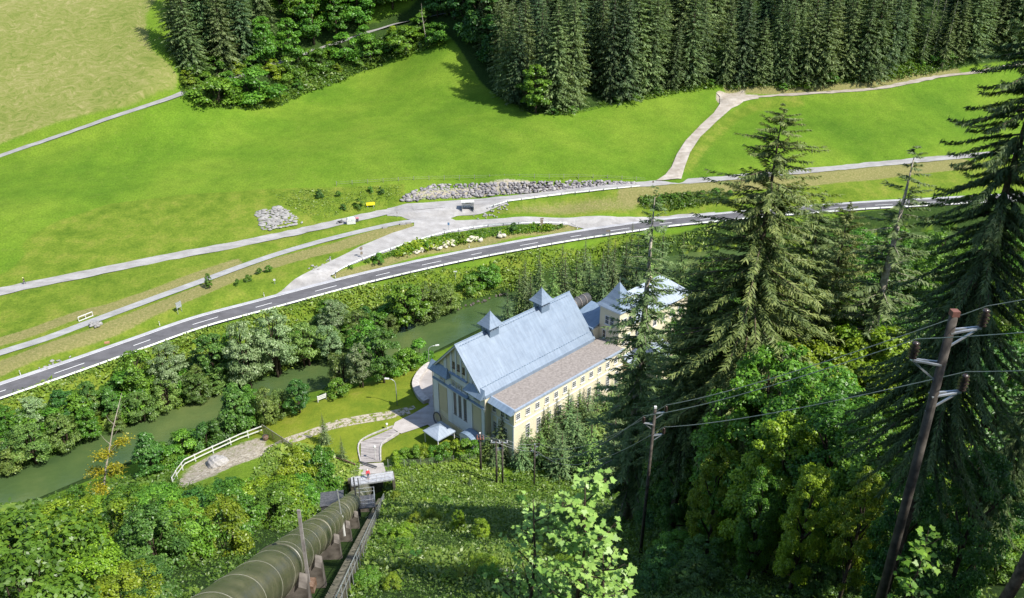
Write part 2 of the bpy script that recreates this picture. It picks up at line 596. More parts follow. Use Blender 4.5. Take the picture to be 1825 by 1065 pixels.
def m_ground():
    m, nt, b = newmat('ground', .95, .1)
    geo = N(nt, 'NewGeometry')
    pos = geo.outputs['Position']
    z1 = N(nt, 'Attribute', attribute_name='zone_a'); z2 = N(nt, 'Attribute', attribute_name='zone_b')
    s1 = N(nt, 'SeparateColor'); s2 = N(nt, 'SeparateColor')
    nt.links.new(z1.outputs['Color'], s1.inputs[0]); nt.links.new(z2.outputs['Color'], s2.inputs[0])
    edge = noise(nt, 1.1, 5, .65, vec=pos)
    big = noise(nt, .035, 4, .55, vec=pos)
    mid = noise(nt, .22, 5, .65, vec=pos)
    fine = noise(nt, 2.2, 6, .75, vec=pos)
    def mask(sock, soft=.22):
        return maprange(nt, math_(nt, 'ADD', sock, math_(nt, 'MULTIPLY', math_(nt, 'SUBTRACT', edge, .5), .55)), .5 - soft, .5 + soft)
    # mown meadow
    c = ramp(nt, big, [(.28, (.072, .152, .012)), (.45, (.102, .19, .015)), (.62, (.137, .217, .021)), (.75, (.088, .174, .013))])
    c = mixc(nt, .6, c, ramp(nt, mid, [(.3, (.70, .72, .7)), (.7, (1.18, 1.14, 1.1))]), 'MULTIPLY')
    c = mixc(nt, .9, c, ramp(nt, fine, [(.3, (.55, .60, .55)), (.7, (1.34, 1.27, 1.3))]), 'MULTIPLY')
    fl = noise(nt, .8, 3, .6, vec=pos)
    c = mixc(nt, maprange(nt, fl, .55, .75, 0, .35), c, (.15, .20, .035))
    # rough grass
    rough = ramp(nt, mid, [(.3, (.075, .135, .012)), (.5, (.125, .185, .02)), (.72, (.19, .215, .038))])
    rough = mixc(nt, .85, rough, ramp(nt, fine, [(.3, (.5, .58, .5)), (.7, (1.35, 1.25, 1.2))]), 'MULTIPLY')
    c = mixc(nt, mask(s1.outputs[1]), c, rough)
    # dry verge
    tan = ramp(nt, fine, [(.3, (.11, .13, .035)), (.55, (.20, .185, .07)), (.75, (.31, .27, .135))])
    c = mixc(nt, mask(s1.outputs[2]), c, tan)
    # hay: lodged grass, swirls of straw
    wv = N(nt, 'TexNoise'); wv.inputs['Scale'].default_value = .16; wv.inputs['Detail'].default_value = 3
    nt.links.new(pos, wv.inputs['Vector'])
    va = N(nt, 'VectorMath', operation='MULTIPLY_ADD')
    nt.links.new(wv.outputs['Color'], va.inputs[0]); va.inputs[1].default_value = (9, 9, 0); nt.links.new(pos, va.inputs[2])
    vm = N(nt, 'VectorMath', operation='MULTIPLY'); nt.links.new(va.outputs[0], vm.inputs[0]); vm.inputs[1].default_value = (.5, 1.3, .3)
    strands = noise(nt, .9, 7, .7, vec=vm.outputs[0])
    patch = noise(nt, .04, 4, .6, vec=pos)
    hay = ramp(nt, math_(nt, 'ADD', math_(nt, 'MULTIPLY', strands, .75), math_(nt, 'MULTIPLY', patch, .34)), [(.40, (.10, .14, .025)), (.51, (.155, .18, .042)), (.61, (.205, .205, .068)), (.75, (.32, .28, .135))])
    c = mixc(nt, mask(s1.outputs[0]), c, hay)
    # lawn by the power station
    lawn = ramp(nt, mid, [(.3, (.10, .155, .014)), (.55, (.165, .205, .02)), (.75, (.22, .225, .04))])
    lawn = mixc(nt, .5, lawn, ramp(nt, fine, [(.3, (.7, .72, .7)), (.7, (1.2, 1.16, 1.1))]), 'MULTIPLY')
    c = mixc(nt, mask(s2.outputs[0]), c, lawn)
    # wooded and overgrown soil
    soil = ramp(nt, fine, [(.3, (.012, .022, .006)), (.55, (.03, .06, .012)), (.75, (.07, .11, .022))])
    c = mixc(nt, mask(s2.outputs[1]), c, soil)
    # bare gravel and earth
    grav = ramp(nt, fine, [(.3, (.20, .17, .11)), (.55, (.34, .30, .24)), (.75, (.50, .46, .40))])
    c = mixc(nt, mask(s2.outputs[2], .15), c, grav)
    nt.links.new(c, b.inputs['Base Color'])
    bump(nt, b, fine, .25, .55)
    return m


M['ground'] = m_ground()


def m_water():
    m, nt, b = newmat('river_water', .10, .5)
    pos = N(nt, 'NewGeometry').outputs['Position']
    f = noise(nt, .07, 4, .6, vec=pos)
    nt.links.new(ramp(nt, f, [(.3, (.040, .074, .026)), (.5, (.062, .100, .032)), (.7, (.10, .132, .042))]), b.inputs['Base Color'])
    vm = N(nt, 'VectorMath', operation='MULTIPLY'); nt.links.new(pos, vm.inputs[0]); vm.inputs[1].default_value = (.6, 1.4, 1)
    bump(nt, b, noise(nt, 1.1, 5, .65, vec=vm.outputs[0]), .14, .5)
    return m


M['water'] = m_water()


def m_road(name, c1, c2, c3, streak=True):
    m, nt, b = newmat(name, .85, .2)
    pos = N(nt, 'NewGeometry').outputs['Position']
    f = noise(nt, .35, 5, .65, vec=pos)
    g = noise(nt, 6, 4, .7, vec=pos)
    c = ramp(nt, f, [(.3, c1), (.5, c2), (.7, c3)])
    c = mixc(nt, .5, c, ramp(nt, g, [(.3, (.8, .8, .8)), (.7, (1.12, 1.12, 1.12))]), 'MULTIPLY')
    dn = N(nt, 'TexNoise'); dn.inputs['Scale'].default_value = .05; nt.links.new(pos, dn.inputs['Vector'])
    dv = N(nt, 'VectorMath', operation='MULTIPLY_ADD'); nt.links.new(dn.outputs['Color'], dv.inputs[0]); dv.inputs[1].default_value = (14, 14, 0); nt.links.new(pos, dv.inputs[2])
    dm = N(nt, 'VectorMath', operation='MULTIPLY'); nt.links.new(dv.outputs[0], dm.inputs[0]); dm.inputs[1].default_value = (.25, 1.3, 1)
    tyre = noise(nt, .6, 4, .6, vec=dm.outputs[0])
    c = mixc(nt, .8, c, ramp(nt, tyre, [(.35, (.80, .79, .78)), (.55, (1.0, 1.0, 1.0)), (.7, (1.08, 1.08, 1.08))]), 'MULTIPLY')
    nt.links.new(c, b.inputs['Base Color'])
    bump(nt, b, g, .01, .4)
    return m


M['asphalt'] = m_road('asphalt', (.098, .096, .102), (.12, .117, .124), (.145, .141, .148))
M['pale_road'] = m_road('pale_road', (.27, .26, .25), (.325, .315, .305), (.39, .38, .37))
M['grey_path'] = m_road('grey_path', (.27, .27, .27), (.32, .32, .32), (.38, .38, .37))
M['gravel_track'] = m_road('gravel_track', (.28, .24, .19), (.37, .33, .28), (.46, .42, .37))
M['shoulder'] = m_road('shoulder', (.33, .33, .345), (.39, .39, .41), (.46, .46, .47))
M['yard'] = m_road('yard_paving', (.34, .31, .29), (.41, .38, .36), (.48, .45, .43))
M['white_line'] = surf('white_line', (.72, .72, .70), (.85, .85, .84), 3)
M['concrete'] = surf('concrete', (.30, .29, .27), (.46, .44, .41), 1.5, .9, .1, .01)
M['steel'] = surf('galvanised', (.42, .44, .46), (.60, .62, .63), 4, .45, .5, 0, .6)
M['steel_dark'] = surf('dark_steel', (.05, .052, .055), (.10, .10, .105), 5, .5, .4)
M['white_paint'] = surf('white_paint', (.56, .56, .54), (.68, .68, .66), 3, .5, .3)
M['rust'] = surf('rusty_steel', (.10, .055, .03), (.22, .15, .11), 6, .8, .2)

# ------------------------------------------------------------------ ground zones
def zone(polys, soft=1.2):
    r = np.full(MX.shape, -1e9)
    for p in polys:
        r = np.maximum(r, signed(MX, MY, p))
    return smooth(-soft, soft, r)


def zline(pts, hw, soft=1.0):
    d, _ = seg_dist(MX, MY, pts)
    return 1 - smooth(hw - soft, hw + soft, d)


hay = zone([Gs([(-260, -30), (120, -30), (300, -30), (258, 30), (268, 85), (318, 135), (312, 158), (230, 188), (100, 218), (0, 255), (-260, 350)])], 2.0)
roughz = zone([Gs([(-60, 520), (36, 470), (45, 430), (95, 395), (195, 363), (330, 346), (480, 336), (600, 333), (720, 326), (722, 355), (690, 372), (620, 387), (540, 406), (450, 428), (300, 457), (150, 488), (0, 518)]),
               Gs([(-120, 548), (0, 526), (200, 484), (400, 445), (560, 412), (690, 386), (738, 392), (700, 402), (560, 438), (470, 466), (354, 508), (250, 546), (150, 583), (0, 634), (-120, 675)]),
               Gs([(-120, 675), (0, 634), (150, 583), (354, 508), (470, 466), (600, 430), (738, 398), (650, 436), (560, 478), (490, 525), (354, 562), (124, 645), (0, 684), (-120, 725)]),
               Gs([(880, 372), (1000, 352), (1180, 333), (1300, 322), (1800, 280), (1900, 330), (1540, 356), (1320, 374), (1040, 384), (850, 388)]),
               Gs([(-300, 830), (0, 712), (124, 672), (354, 592), (561, 532), (751, 486), (930, 450), (1105, 421), (1320, 394), (1640, 368), (1900, 352), (1900, 400), (1500, 425), (1250, 450), (1100, 475), (900, 530), (740, 576), (600, 632), (400, 702), (190, 778), (0, 850), (-300, 980)])], 1.2)
roughz = np.maximum(roughz, zline(resample(Gs([(1222, 296), (1246, 262), (1280, 230), (1310, 206), (1350, 190), (1420, 182)]), 3), 3.0, 3.0) * .75)
tan = np.maximum.reduce([zline(resample(Gs([(-60, 625), (60, 590), (140, 560), (190, 550), (300, 512), (354, 490), (420, 468)]), 3), 1.6),
                         zline(resample(Gs([(-60, 680), (60, 630), (160, 598), (260, 558), (354, 519), (430, 487), (520, 460), (600, 440), (660, 420), (726, 404)]), 3), 2.0),
                         zline(resample(Gs([(600, 490), (700, 463), (800, 441), (900, 420), (1000, 407), (1033, 402)]), 3), 1.2),
                         zone([Gs([(885, 375), (930, 362), (1000, 354), (1110, 344), (1160, 350), (1130, 378), (1040, 382), (880, 384)])], 2.5) * .62,
                         zline(resample(Gs([(1120, 345), (1260, 332), (1400, 320), (1500, 312), (1600, 303), (1720, 292)]), 3), 2.6),
                         zline(resample(Gs([(1300, 157), (1420, 158), (1500, 152), (1560, 146), (1620, 136), (1700, 126)]), 3), 2.2)])
lawn = zone([Gs([(440, 770), (520, 735), (590, 700), (680, 672), (752, 650), (790, 720), (870, 805), (830, 812), (700, 806), (690, 825), (630, 835), (575, 810), (520, 795), (470, 800)])], 1.0)
slope_m = (1 - smooth(84, 93, MY)) * np.ones_like(MX)
forest_polys = [Gs([(795, 60), (840, 120), (890, 172), (950, 204), (1010, 198), (1100, 182), (1190, 166), (1270, 150), (1284, 150), (1410, 156), (1540, 146), (1640, 128), (1720, 118), (1900, 85), (1950, -45), (1500, -50), (900, -50), (780, 0)]),
                Gs([(300, -40), (306, 60), (318, 130), (350, 190), (420, 190), (500, 165), (590, 140), (690, 105), (790, 70), (800, -40)])]
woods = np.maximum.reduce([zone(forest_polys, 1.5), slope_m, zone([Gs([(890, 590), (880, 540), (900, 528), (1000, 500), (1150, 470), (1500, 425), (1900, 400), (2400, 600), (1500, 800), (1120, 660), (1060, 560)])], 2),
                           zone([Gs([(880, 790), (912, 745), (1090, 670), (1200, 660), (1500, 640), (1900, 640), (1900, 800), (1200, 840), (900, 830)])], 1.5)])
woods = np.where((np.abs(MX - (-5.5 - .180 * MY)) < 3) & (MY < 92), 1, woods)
_t = resample(Gs([(318, 868), (360, 848), (420, 822), (480, 800), (505, 788), (545, 775), (585, 760), (640, 748), (690, 740), (735, 730)]), 2)
TRK1 = [p + Vector((.35, .75, 0)) for p in _t]; TRK2 = [p + Vector((-.35, -.75, 0)) for p in _t]
grav = np.maximum.reduce([zone([Gs([(306, 862), (330, 835), (380, 806), (470, 775), (486, 788), (420, 822), (380, 850), (318, 866)])], .6) * .62,
                          zline(resample(Gs([(318, 868), (360, 848), (420, 822), (480, 800)]), 2), 1.4, .8) * .8,
                          zone([Gs([(690, 850), (760, 838), (850, 815), (850, 822), (760, 848), (690, 862)])], .6) * .7,
                          zone([Gs([(714, 359), (752, 337), (830, 332), (1000, 327), (1126, 327), (1130, 329), (1000, 339), (905, 347), (800, 354)])], .8) * .62,
                         zone([Gs([(1278, 160), (1330, 160), (1322, 180), (1290, 190), (1276, 176)])], 1.0)])
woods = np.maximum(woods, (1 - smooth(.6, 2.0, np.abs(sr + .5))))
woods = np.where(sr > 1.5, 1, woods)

NXg, NYg = len(GX), len(GY)
V = np.stack([FX, FY, HG.ravel()], 1)
ii = (np.arange(NYg - 1)[:, None] * NXg + np.arange(NXg - 1)[None, :]).ravel()
ground_me = npmesh('ground', V, 4, M['ground'], F=np.stack([ii, ii + 1, ii + 1 + NXg, ii + NXg], 1), smooth_=True)
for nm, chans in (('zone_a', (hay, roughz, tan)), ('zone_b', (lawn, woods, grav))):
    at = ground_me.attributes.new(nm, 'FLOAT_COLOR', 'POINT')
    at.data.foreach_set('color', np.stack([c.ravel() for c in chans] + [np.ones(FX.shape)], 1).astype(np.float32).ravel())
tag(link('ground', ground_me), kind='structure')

# river surface
w = MB()
wx = [p[0] for p in RIVER]; wy = [p[1] for p in RIVER]
x0, x1, y0, y1 = -300, 420, 55, 290
gx = np.linspace(x0, x1, 60); gy = np.linspace(y0, y1, 30)
mx, my = np.meshgrid(gx, gy)
sdw = signed(mx, my, RIVER)
keep = (sdw > -16)
idx = -np.ones(mx.shape, int); idx[keep] = np.arange(keep.sum())
Vw = np.stack([mx[keep], my[keep], np.full(keep.sum(), WATER_Z)], 1)
Fw = [(idx[j, i], idx[j, i + 1], idx[j + 1, i + 1], idx[j + 1, i]) for j in range(29) for i in range(59) if min(idx[j, i], idx[j, i + 1], idx[j + 1, i + 1], idx[j + 1, i]) >= 0]
tag(link('river', npmesh('river', Vw, 4, M['water'], F=np.array(Fw))), kind='structure')


# ------------------------------------------------------------------ roads
def strip(name, pts, a, b, z, mat, kind='structure', nacross=3, parent=None, follow=False, jit=0.0):
    """a ribbon from offset a to offset b (to the right of travel), laid on the finished ground level"""
    L = []
    n = len(pts)
    tang = []
    for k in range(n):
        t = pts[min(k + 1, n - 1)] - pts[max(k - 1, 0)]
        tang.append(Vector((t.x, t.y, 0)).normalized())
    for k, p in enumerate(pts):
        r = Vector((tang[k].y, -tang[k].x, 0))
        for j in range(nacross + 1):
            q = p + r * (a + (b - a) * j / nacross + (random.gauss(0, jit) if jit and j in (0, nacross) else 0))
            L.append((q.x, q.y))
    L = np.array(L)
    zz = (top(L[:, 0], L[:, 1]) if follow else np.repeat([p.z for p in pts], nacross + 1)) + z
    V = np.column_stack([L, zz])
    m1 = nacross + 1
    F = [(k * m1 + j, (k + 1) * m1 + j, (k + 1) * m1 + j + 1, k * m1 + j + 1) for k in range(n - 1) for j in range(nacross)]
    o = link(name, npmesh(name, V, 4, mat, F=np.array(F)), parent)
    if kind: o['kind'] = kind
    return o


def drape(name, poly, z, mat, step=1.0, kind='structure'):
    pts = [Vector((p[0], p[1])) for p in poly]
    edge = []
    for k in range(len(pts)):
        a, b = pts[k], pts[(k + 1) % len(pts)]
        m = max(1, int((b - a).length / step))
        edge += [a.lerp(b, j / m) for j in range(m)]
    P = np.array([tuple(p) for p in edge])
    gx, gy = np.meshgrid(np.arange(P[:, 0].min(), P[:, 0].max(), step), np.arange(P[:, 1].min(), P[:, 1].max(), step))
    gx, gy = gx.ravel(), gy.ravel()
    sdv = signed(gx, gy, [tuple(p) for p in P])
    inn = [Vector((a, b)) for a, b, s in zip(gx, gy, sdv) if s > step * .5]
    ne = len(edge)
    vs_, es_, fs_, *_ = delaunay_2d_cdt(edge + inn, [(k, (k + 1) % ne) for k in range(ne)], [], 1, 1e-4)
    xy = np.array([tuple(v) for v in vs_])
    V = np.column_stack([xy, top(xy[:, 0], xy[:, 1]) + z])
    me = bpy.data.meshes.new(name)
    me.from_pydata(V.tolist(), [], [tuple(f) for f in fs_])
    bm = bmesh.new(); bm.from_mesh(me); bmesh.ops.recalc_face_normals(bm, faces=bm.faces)
    if sum(f.normal.z for f in bm.faces) < 0: bmesh.ops.reverse_faces(bm, faces=bm.faces)
    bm.to_mesh(me); bm.free()
    me.materials.append(mat)
    o = link(name, me)
    if kind: o['kind'] = kind
    return o


MAIN = LINES['main'][0]
drape('junction_paving', JUNC, -.035, M['pale_road'])
strip('upper_road', LINES['upper_left'][0], -2.0, 2.0, .0, M['pale_road'], jit=.16)
strip('upper_road', LINES['upper_right'][0], -2.0, 2.0, .0, M['pale_road'], jit=.16)
strip('main_road', MAIN, -2.6, 2.9, .02, M['asphalt'], nacross=4)
strip('road_shoulder', MAIN, -3.5, -2.6, .024, M['shoulder'], nacross=1)
strip('cycle_path', LINES['cycle'][0], -1.15, 1.15, -.015, M['grey_path'])
strip('hill_path', LINES['hillpath'][0], -1.9, 1.9, .0, M['pale_road'], jit=.14)
drape('gravel_track', Gs([(1168, 323), (1186, 312), (1197, 298), (1206, 276), (1222, 251), (1247, 225), (1272, 202), (1283, 186), (1283, 172), (1276, 165), (1300, 168), (1350, 170), (1352, 176), (1325, 181), (1304, 193), (1278, 216), (1248, 245), (1230, 272), (1221, 296), (1214, 320)]), .14, M['gravel_track'])
strip('gravel_track', LINES['track_b'][0], -1.5, 1.5, .012, M['gravel_track'], jit=.3)
def m_ragged():
    m, nt, b = newmat('worn_gravel', .95, .1)
    pos = N(nt, 'NewGeometry').outputs['Position']
    f = noise(nt, 2.5, 5, .7, vec=pos)
    nt.links.new(ramp(nt, f, [(.3, (.26, .22, .15)), (.6, (.42, .38, .31)), (.75, (.54, .50, .43))]), b.inputs['Base Color'])
    nt.links.new(maprange(nt, noise(nt, 1.3, 5, .7, vec=pos), .40, .52), b.inputs['Alpha'])
    return m


M['worn'] = m_ragged()
for pts_ in (TRK1, TRK2):
    pts_ = resample(pts_, .8)
    strip('wheel_track', pts_, -.55, .55, .05, M['worn'], nacross=2, follow=True)
drape('yard_paving', YARD, -.02, M['yard'])


def arc(pts):
    s = [0.0]
    for a, b in zip(pts, pts[1:]):
        s.append(s[-1] + (b - a).length)
    return s


def along(pts, step, start=0.0):
    """evenly spaced points with tangents"""
    s = arc(pts)
    out = []
    d = start
    k = 0
    while d < s[-1]:
        while s[k + 1] < d: k += 1
        t = (d - s[k]) / (s[k + 1] - s[k])
        out.append((pts[k].lerp(pts[k + 1], t), (pts[k + 1] - pts[k]).normalized()))
        d += step
    return out


# markings: edge lines and centre dashes
strip('edge_line', MAIN, -2.5, -2.36, .028, M['white_line'], nacross=1)
strip('edge_line', MAIN, 2.36, 2.5, .028, M['white_line'], nacross=1)
sM = arc(MAIN)
d0 = min(range(len(MAIN)), key=lambda k: (MAIN[k] - G(124, 656)).length)
PITCH = None
dash = [G(124, 656), G(354, 575), G(561, 519), G(751, 472.5), G(930, 437), G(1105, 408.5)]
sd_ = [sM[min(range(len(MAIN)), key=lambda k: (MAIN[k] - q).length)] for q in dash]
PITCH = (sd_[-1] - sd_[0]) / 10
mk = MB()
start = sd_[0] - 3 * PITCH
for p, t in along(MAIN, PITCH, start % PITCH):
    r = Vector((t.y, -t.x, 0)).normalized()
    for a, b in ((-PITCH * .2, 0), (0, PITCH * .2)):
        q = [p + t * a - r * .08, p + t * b - r * .08, p + t * b + r * .08, p + t * a + r * .08]
        mk.add([v + Vector((0, 0, .034)) for v in q], [(0, 1, 2, 3)])
o = mk.obj('centre_line', M['white_line']); o['kind'] = 'structure'
# junction waiting line along the mouth of the side road
mk = MB()
for p, t in along(resample(Gs([(500, 526), (560, 512), (598, 500)]), 1), 2.0, .6):
    r = Vector((t.y, -t.x, 0)).normalized()
    q = [p - t * .5 - r * .1, p + t * .5 - r * .1, p + t * .5 + r * .1, p - t * .5 + r * .1]
    mk.add([Vector((v.x, v.y, float(top(v.x, v.y)[0]) + .05)) for v in q], [(0, 1, 2, 3)])
o = mk.obj('waiting_line', M['white_line']); o['kind'] = 'structure'


# ================================================================== vegetation
def unit(v):
    return v / np.maximum(np.linalg.norm(v, axis=-1, keepdims=True), 1e-9)


def leaves(C, Nrm, A, Ln, Wd, fold=.25):
    """diamond leaves: centre C, normal Nrm, axis A, length, width -> (n*4,3) vertices"""
    B = unit(np.cross(Nrm, A))
    A = unit(np.cross(B, Nrm))
    Ln = Ln[:, None]; Wd = Wd[:, None]
    n = len(C)
    V = np.empty((n, 4, 3))
    V[:, 0] = C - A * Ln * .5
    V[:, 1] = C + B * Wd * .5 + Nrm * Wd * fold - A * Ln * .05
    V[:, 2] = C + A * Ln * .5 - Nrm * Ln * .12
    V[:, 3] = C - B * Wd * .5 + Nrm * Wd * fold - A * Ln * .05
    return V.reshape(-1, 3)


def rdirs(r, n):
    return unit(r.normal(size=(n, 3)))


def broadleaf(name, seed, h, rad, nleaf, lsize, mat, nclump=34, base=.25, narrow=1.0, squash=.42, shape='round', droop=0.0, bark='bark', stems=1, trunk_r=None, crs=1.0):
    """trunk with limbs + crown of leaf clumps; returns (trunk_mesh, crown_mesh)"""
    r = np.random.default_rng(seed)
    # clump centres in an uneven envelope
    th = r.uniform(0, 2 * np.pi, nclump)
    zz = r.uniform(0, 1, nclump) ** .85
    if shape == 'round':
        env = np.sqrt(np.clip(1 - (2 * zz - .85) ** 2 / 1.45, .05, 1))
    elif shape == 'cone':
        env = np.clip(1.02 - zz, .08, 1)
    else:
        env = np.sqrt(np.clip(1 - zz ** 2, .05, 1))
    lob = 1 + .22 * np.sin(th * 2 + r.uniform(0, 6)) + .12 * np.sin(th * 3 + r.uniform(0, 6))
    rr = env * lob * rad * np.sqrt(r.uniform(.25, 1, nclump)) * .86
    cz = h * (base + (1 - base) * (.06 + .88 * zz))
    CC = np.stack([rr * np.cos(th), rr * np.sin(th), cz], 1)
    CR = rad * r.uniform(.22, .42, nclump) * (1.15 - .45 * zz) * crs
    k = r.choice(nclump, nleaf, p=CR ** 2 / (CR ** 2).sum())
    d = rdirs(r, nleaf)
    d[:, 2] = np.where(d[:, 2] < -.35, -d[:, 2] * .6, d[:, 2])
    d = unit(d)
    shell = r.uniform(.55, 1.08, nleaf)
    P = CC[k] + d * (CR[k] * shell)[:, None] * np.array([1, 1, squash + .3])
    P[:, 2] = np.maximum(P[:, 2], .15)
    out = unit(P - np.array([0, 0, h * .45]))
    nr = unit(d * .55 + out * .35 + np.array([0, 0, .55]) + r.normal(size=(nleaf, 3)) * .42)
    ax = rdirs(r, nleaf) + out * .6 - np.array([0, 0, .35 + droop])
    ln = lsize * r.uniform(.6, 1.35, nleaf)
    V = leaves(P, nr, unit(ax), ln, ln * .62 * narrow)
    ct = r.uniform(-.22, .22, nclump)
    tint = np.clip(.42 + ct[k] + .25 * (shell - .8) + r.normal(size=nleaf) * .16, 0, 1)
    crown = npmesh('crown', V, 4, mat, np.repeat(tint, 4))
    tb = MB()
    tr = trunk_r or (.02 * h + .03)
    for s_ in range(stems):
        ang = r.uniform(0, 6.28)
        off = 0 if stems == 1 else rad * .35
        px, py = off * math.cos(ang), off * math.sin(ang)
        pts = [(px * .3, py * .3, -.5)] + [(px * (.3 + .7 * t) + r.normal() * .02 * h * t, py * (.3 + .7 * t) + r.normal() * .02 * h * t, h * .84 * t) for t in (.15, .35, .6, .85, 1)]
        tb.tube(pts, [tr, tr * .9, tr * .75, tr * .55, tr * .3, tr * .12], 6)
    for q in r.choice(nclump, min(nclump, 12), replace=False):
        z0 = max(h * .15, CC[q, 2] - rr[q] * .9 - .1 * h)
        a0 = Vector((0, 0, z0)); b0 = Vector(CC[q])
        mid = a0.lerp(b0, .55) + Vector((0, 0, -.05 * h * .3))
        tb.tube([a0, mid, b0], [tr * .42, tr * .28, tr * .08], 5)
    return tb.mesh('trunk', M[bark], True), crown


def conifer(name, seed, h, rad, nwh, mat, per=7, tw=9, base=.06, droop=.35, twl=.26, taper=.9, dens=1.0, bark='bark_spruce', lean=0.0, sparse=0.0, hang=.6, wid=.34, shaggy=False):
    """spruce: whorls of drooping boughs, each bough a fan of hanging twigs"""
    r = np.random.default_rng(seed)
    Cs, Ns, As, Ls, Ws, Ts = [], [], [], [], [], []
    tb = MB()
    tr = .0115 * h + .05
    tb.tube([(0, 0, -1), (0, 0, h * .3), (0, 0, h * .7), (0, 0, h * .99)], [tr * 1.15, tr * .85, tr * .42, .015], 7)
    zs = base + (1 - base) * (np.linspace(0, 1, nwh) ** .92)
    for wi, z in enumerate(zs):
        fr = (z - base) / (1 - base)
        L0 = rad * (1 - fr) ** taper * (.75 + .25 * min(1, fr / .12)) + .012 * h * .35
        nb = max(3, int(per * (.55 + .45 * (1 - fr)) + .5))
        a0 = r.uniform(0, 6.28)
        for b in range(nb):
            if r.uniform() < sparse: continue
            az = a0 + 6.283 * b / nb + r.normal() * .18
            L = L0 * (r.uniform(.68, 1.16) if not shaggy else r.uniform(.5, 1.22))
            zz = z * h + r.normal() * .008 * h
            dirh = np.array([math.cos(az), math.sin(az), 0]); side = np.array([-math.sin(az), math.cos(az), 0])
            up = .35 * fr - droop * (1 - fr) * .55
            n = max(4, int(tw * (.35 + .65 * L / max(rad, .01)) * dens))
            t = (np.arange(n) + r.uniform(0, 1, n)) / n
            t = .10 + .92 * t
            curve = up * t - droop * (t ** 2) * .55 + .30 * droop * t ** 4
            c = np.outer(L * t, dirh); c[:, 2] = zz + L * curve
            sgn = r.choice([-1.0, 1.0], n)
            tl = twl * L0 * (1.12 - .6 * t) * r.uniform(.7, 1.3, n) + .012 * h * .5
            a = dirh * r.uniform(.35, .95, n)[:, None] + side * (sgn * r.uniform(.25, 1.0, n))[:, None]
            a[:, 2] -= hang * r.uniform(.3, 1.3, n) * (1 - .5 * fr)
            a = unit(a)
            nr = unit(np.array([0, 0, 1.0]) + dirh * .25 + r.normal(size=(n, 3)) * .38)
            Cs.append(c + a * tl[:, None] * .42); Ns.append(nr); As.append(a); Ls.append(tl); Ws.append(tl * wid * r.uniform(.75, 1.25, n))
            Ts.append(np.clip(.30 + .36 * t + r.normal(size=n) * .15 + .1 * r.normal(), 0, 1))
            if L > .1 * h * .3 and wi % 2 == 0:
                tb.tube([Vector((0, 0, zz)), Vector(dirh * L * .5) + Vector((0, 0, zz + L * (up * .5 - droop * .14))), Vector(dirh * L * .9) + Vector((0, 0, zz + L * (up * .9 - droop * .3)))], [.008 * L + .012, .006 * L + .008, .004], 3, False)
    C = np.concatenate(Cs); T = np.concatenate(Ts)
    V = leaves(C, np.concatenate(Ns), np.concatenate(As), np.concatenate(Ls), np.concatenate(Ws), .12)
    crown = npmesh('crown', V, 4, mat, np.repeat(T, 4))
    return tb.mesh('trunk', M[bark], True), crown


class Kind:
    """one kind of plant in a few variants; plant() sets one individual down as Empty > trunk, crown"""
    def __init__(s, name, variants, h):
        s.name, s.var, s.h = name, variants, h

    def plant(s, x, y, height, label, cat, group=None, v=None, wide=1.0, rz=None, z=None, tilt=None, crown_mat=None):
        tm, cm = s.var[(v if v is not None else random.randrange(len(s.var))) % len(s.var)]
        k = height / s.h
        o = thing(s.name, label, cat, (x, y, (h1(x, y) if z is None else z) - .05), rz if rz is not None else random.uniform(0, 6.28), group)
        o.scale = (k * wide, k * wide, k)
        if tilt: o.rotation_euler = (tilt[0], tilt[1], o.rotation_euler[2])
        link('trunk', tm, o); link('crown', cm, o)
        return o


K = {}
K['spruce'] = Kind('spruce_tree', [conifer('s', 11 + i, 30, 5.0 + .7 * (i % 3), 38 + 3 * i, M[('needle_olive', 'needle', 'needle_olive', 'needle_dark', 'needle_olive')[i]], per=9, tw=24, twl=.28, droop=.55, hang=1.1, wid=.26, taper=.62, shaggy=True) for i in range(5)], 30)
K['young_spruce'] = Kind('young_spruce', [conifer('y', 31 + i, 8, 2.0, 26, M['needle_young' if i % 2 else 'needle'], per=8, tw=13, twl=.33, droop=.25, hang=.35, base=.02, wid=.36) for i in range(3)], 8)
K['broad'] = Kind('broadleaf_tree', [broadleaf('b', 51 + i, 10, 3.6 + .4 * i, 5200, .42, M['leaf'], 62, .12, crs=.76) for i in range(3)], 10)
K['dark'] = Kind('broadleaf_tree', [broadleaf('d', 61 + i, 10, 3.5, 5200, .41, M['leaf_dark'], 58, .08, crs=.76, shape='cone' if i == 1 else 'round') for i in range(3)], 10)
K['willow'] = Kind('willow_tree', [broadleaf('w', 71 + i, 12, 3.9, 7500, .42, M['leaf_willow'], 80, .10, crs=.72, narrow=.6, droop=.5, stems=3) for i in range(2)], 12)
K['olive'] = Kind('willow_tree', [broadleaf('o', 81 + i, 9, 3.7, 5600, .40, M['leaf_olive'], 66, .04, crs=.75, narrow=.7, droop=.2, stems=3) for i in range(3)], 9)
K['bush'] = Kind('bush', [broadleaf('bu', 91 + i, 4, 2.5, 2600, .30, M['leaf'], 26, .0, stems=3, shape='dome', trunk_r=.06) for i in range(4)], 4)
K['dark_bush'] = Kind('bush', [broadleaf('db', 101 + i, 4, 2.5, 2600, .30, M['leaf_dark'], 24, .0, stems=3, shape='dome', trunk_r=.06) for i in range(3)], 4)
K['yellow_bush'] = Kind('bush', [broadleaf('yb', 111 + i, 4, 2.4, 2600, .27, M['leaf_yellow'], 24, .0, stems=3, shape='dome', trunk_r=.06) for i in range(3)], 4)
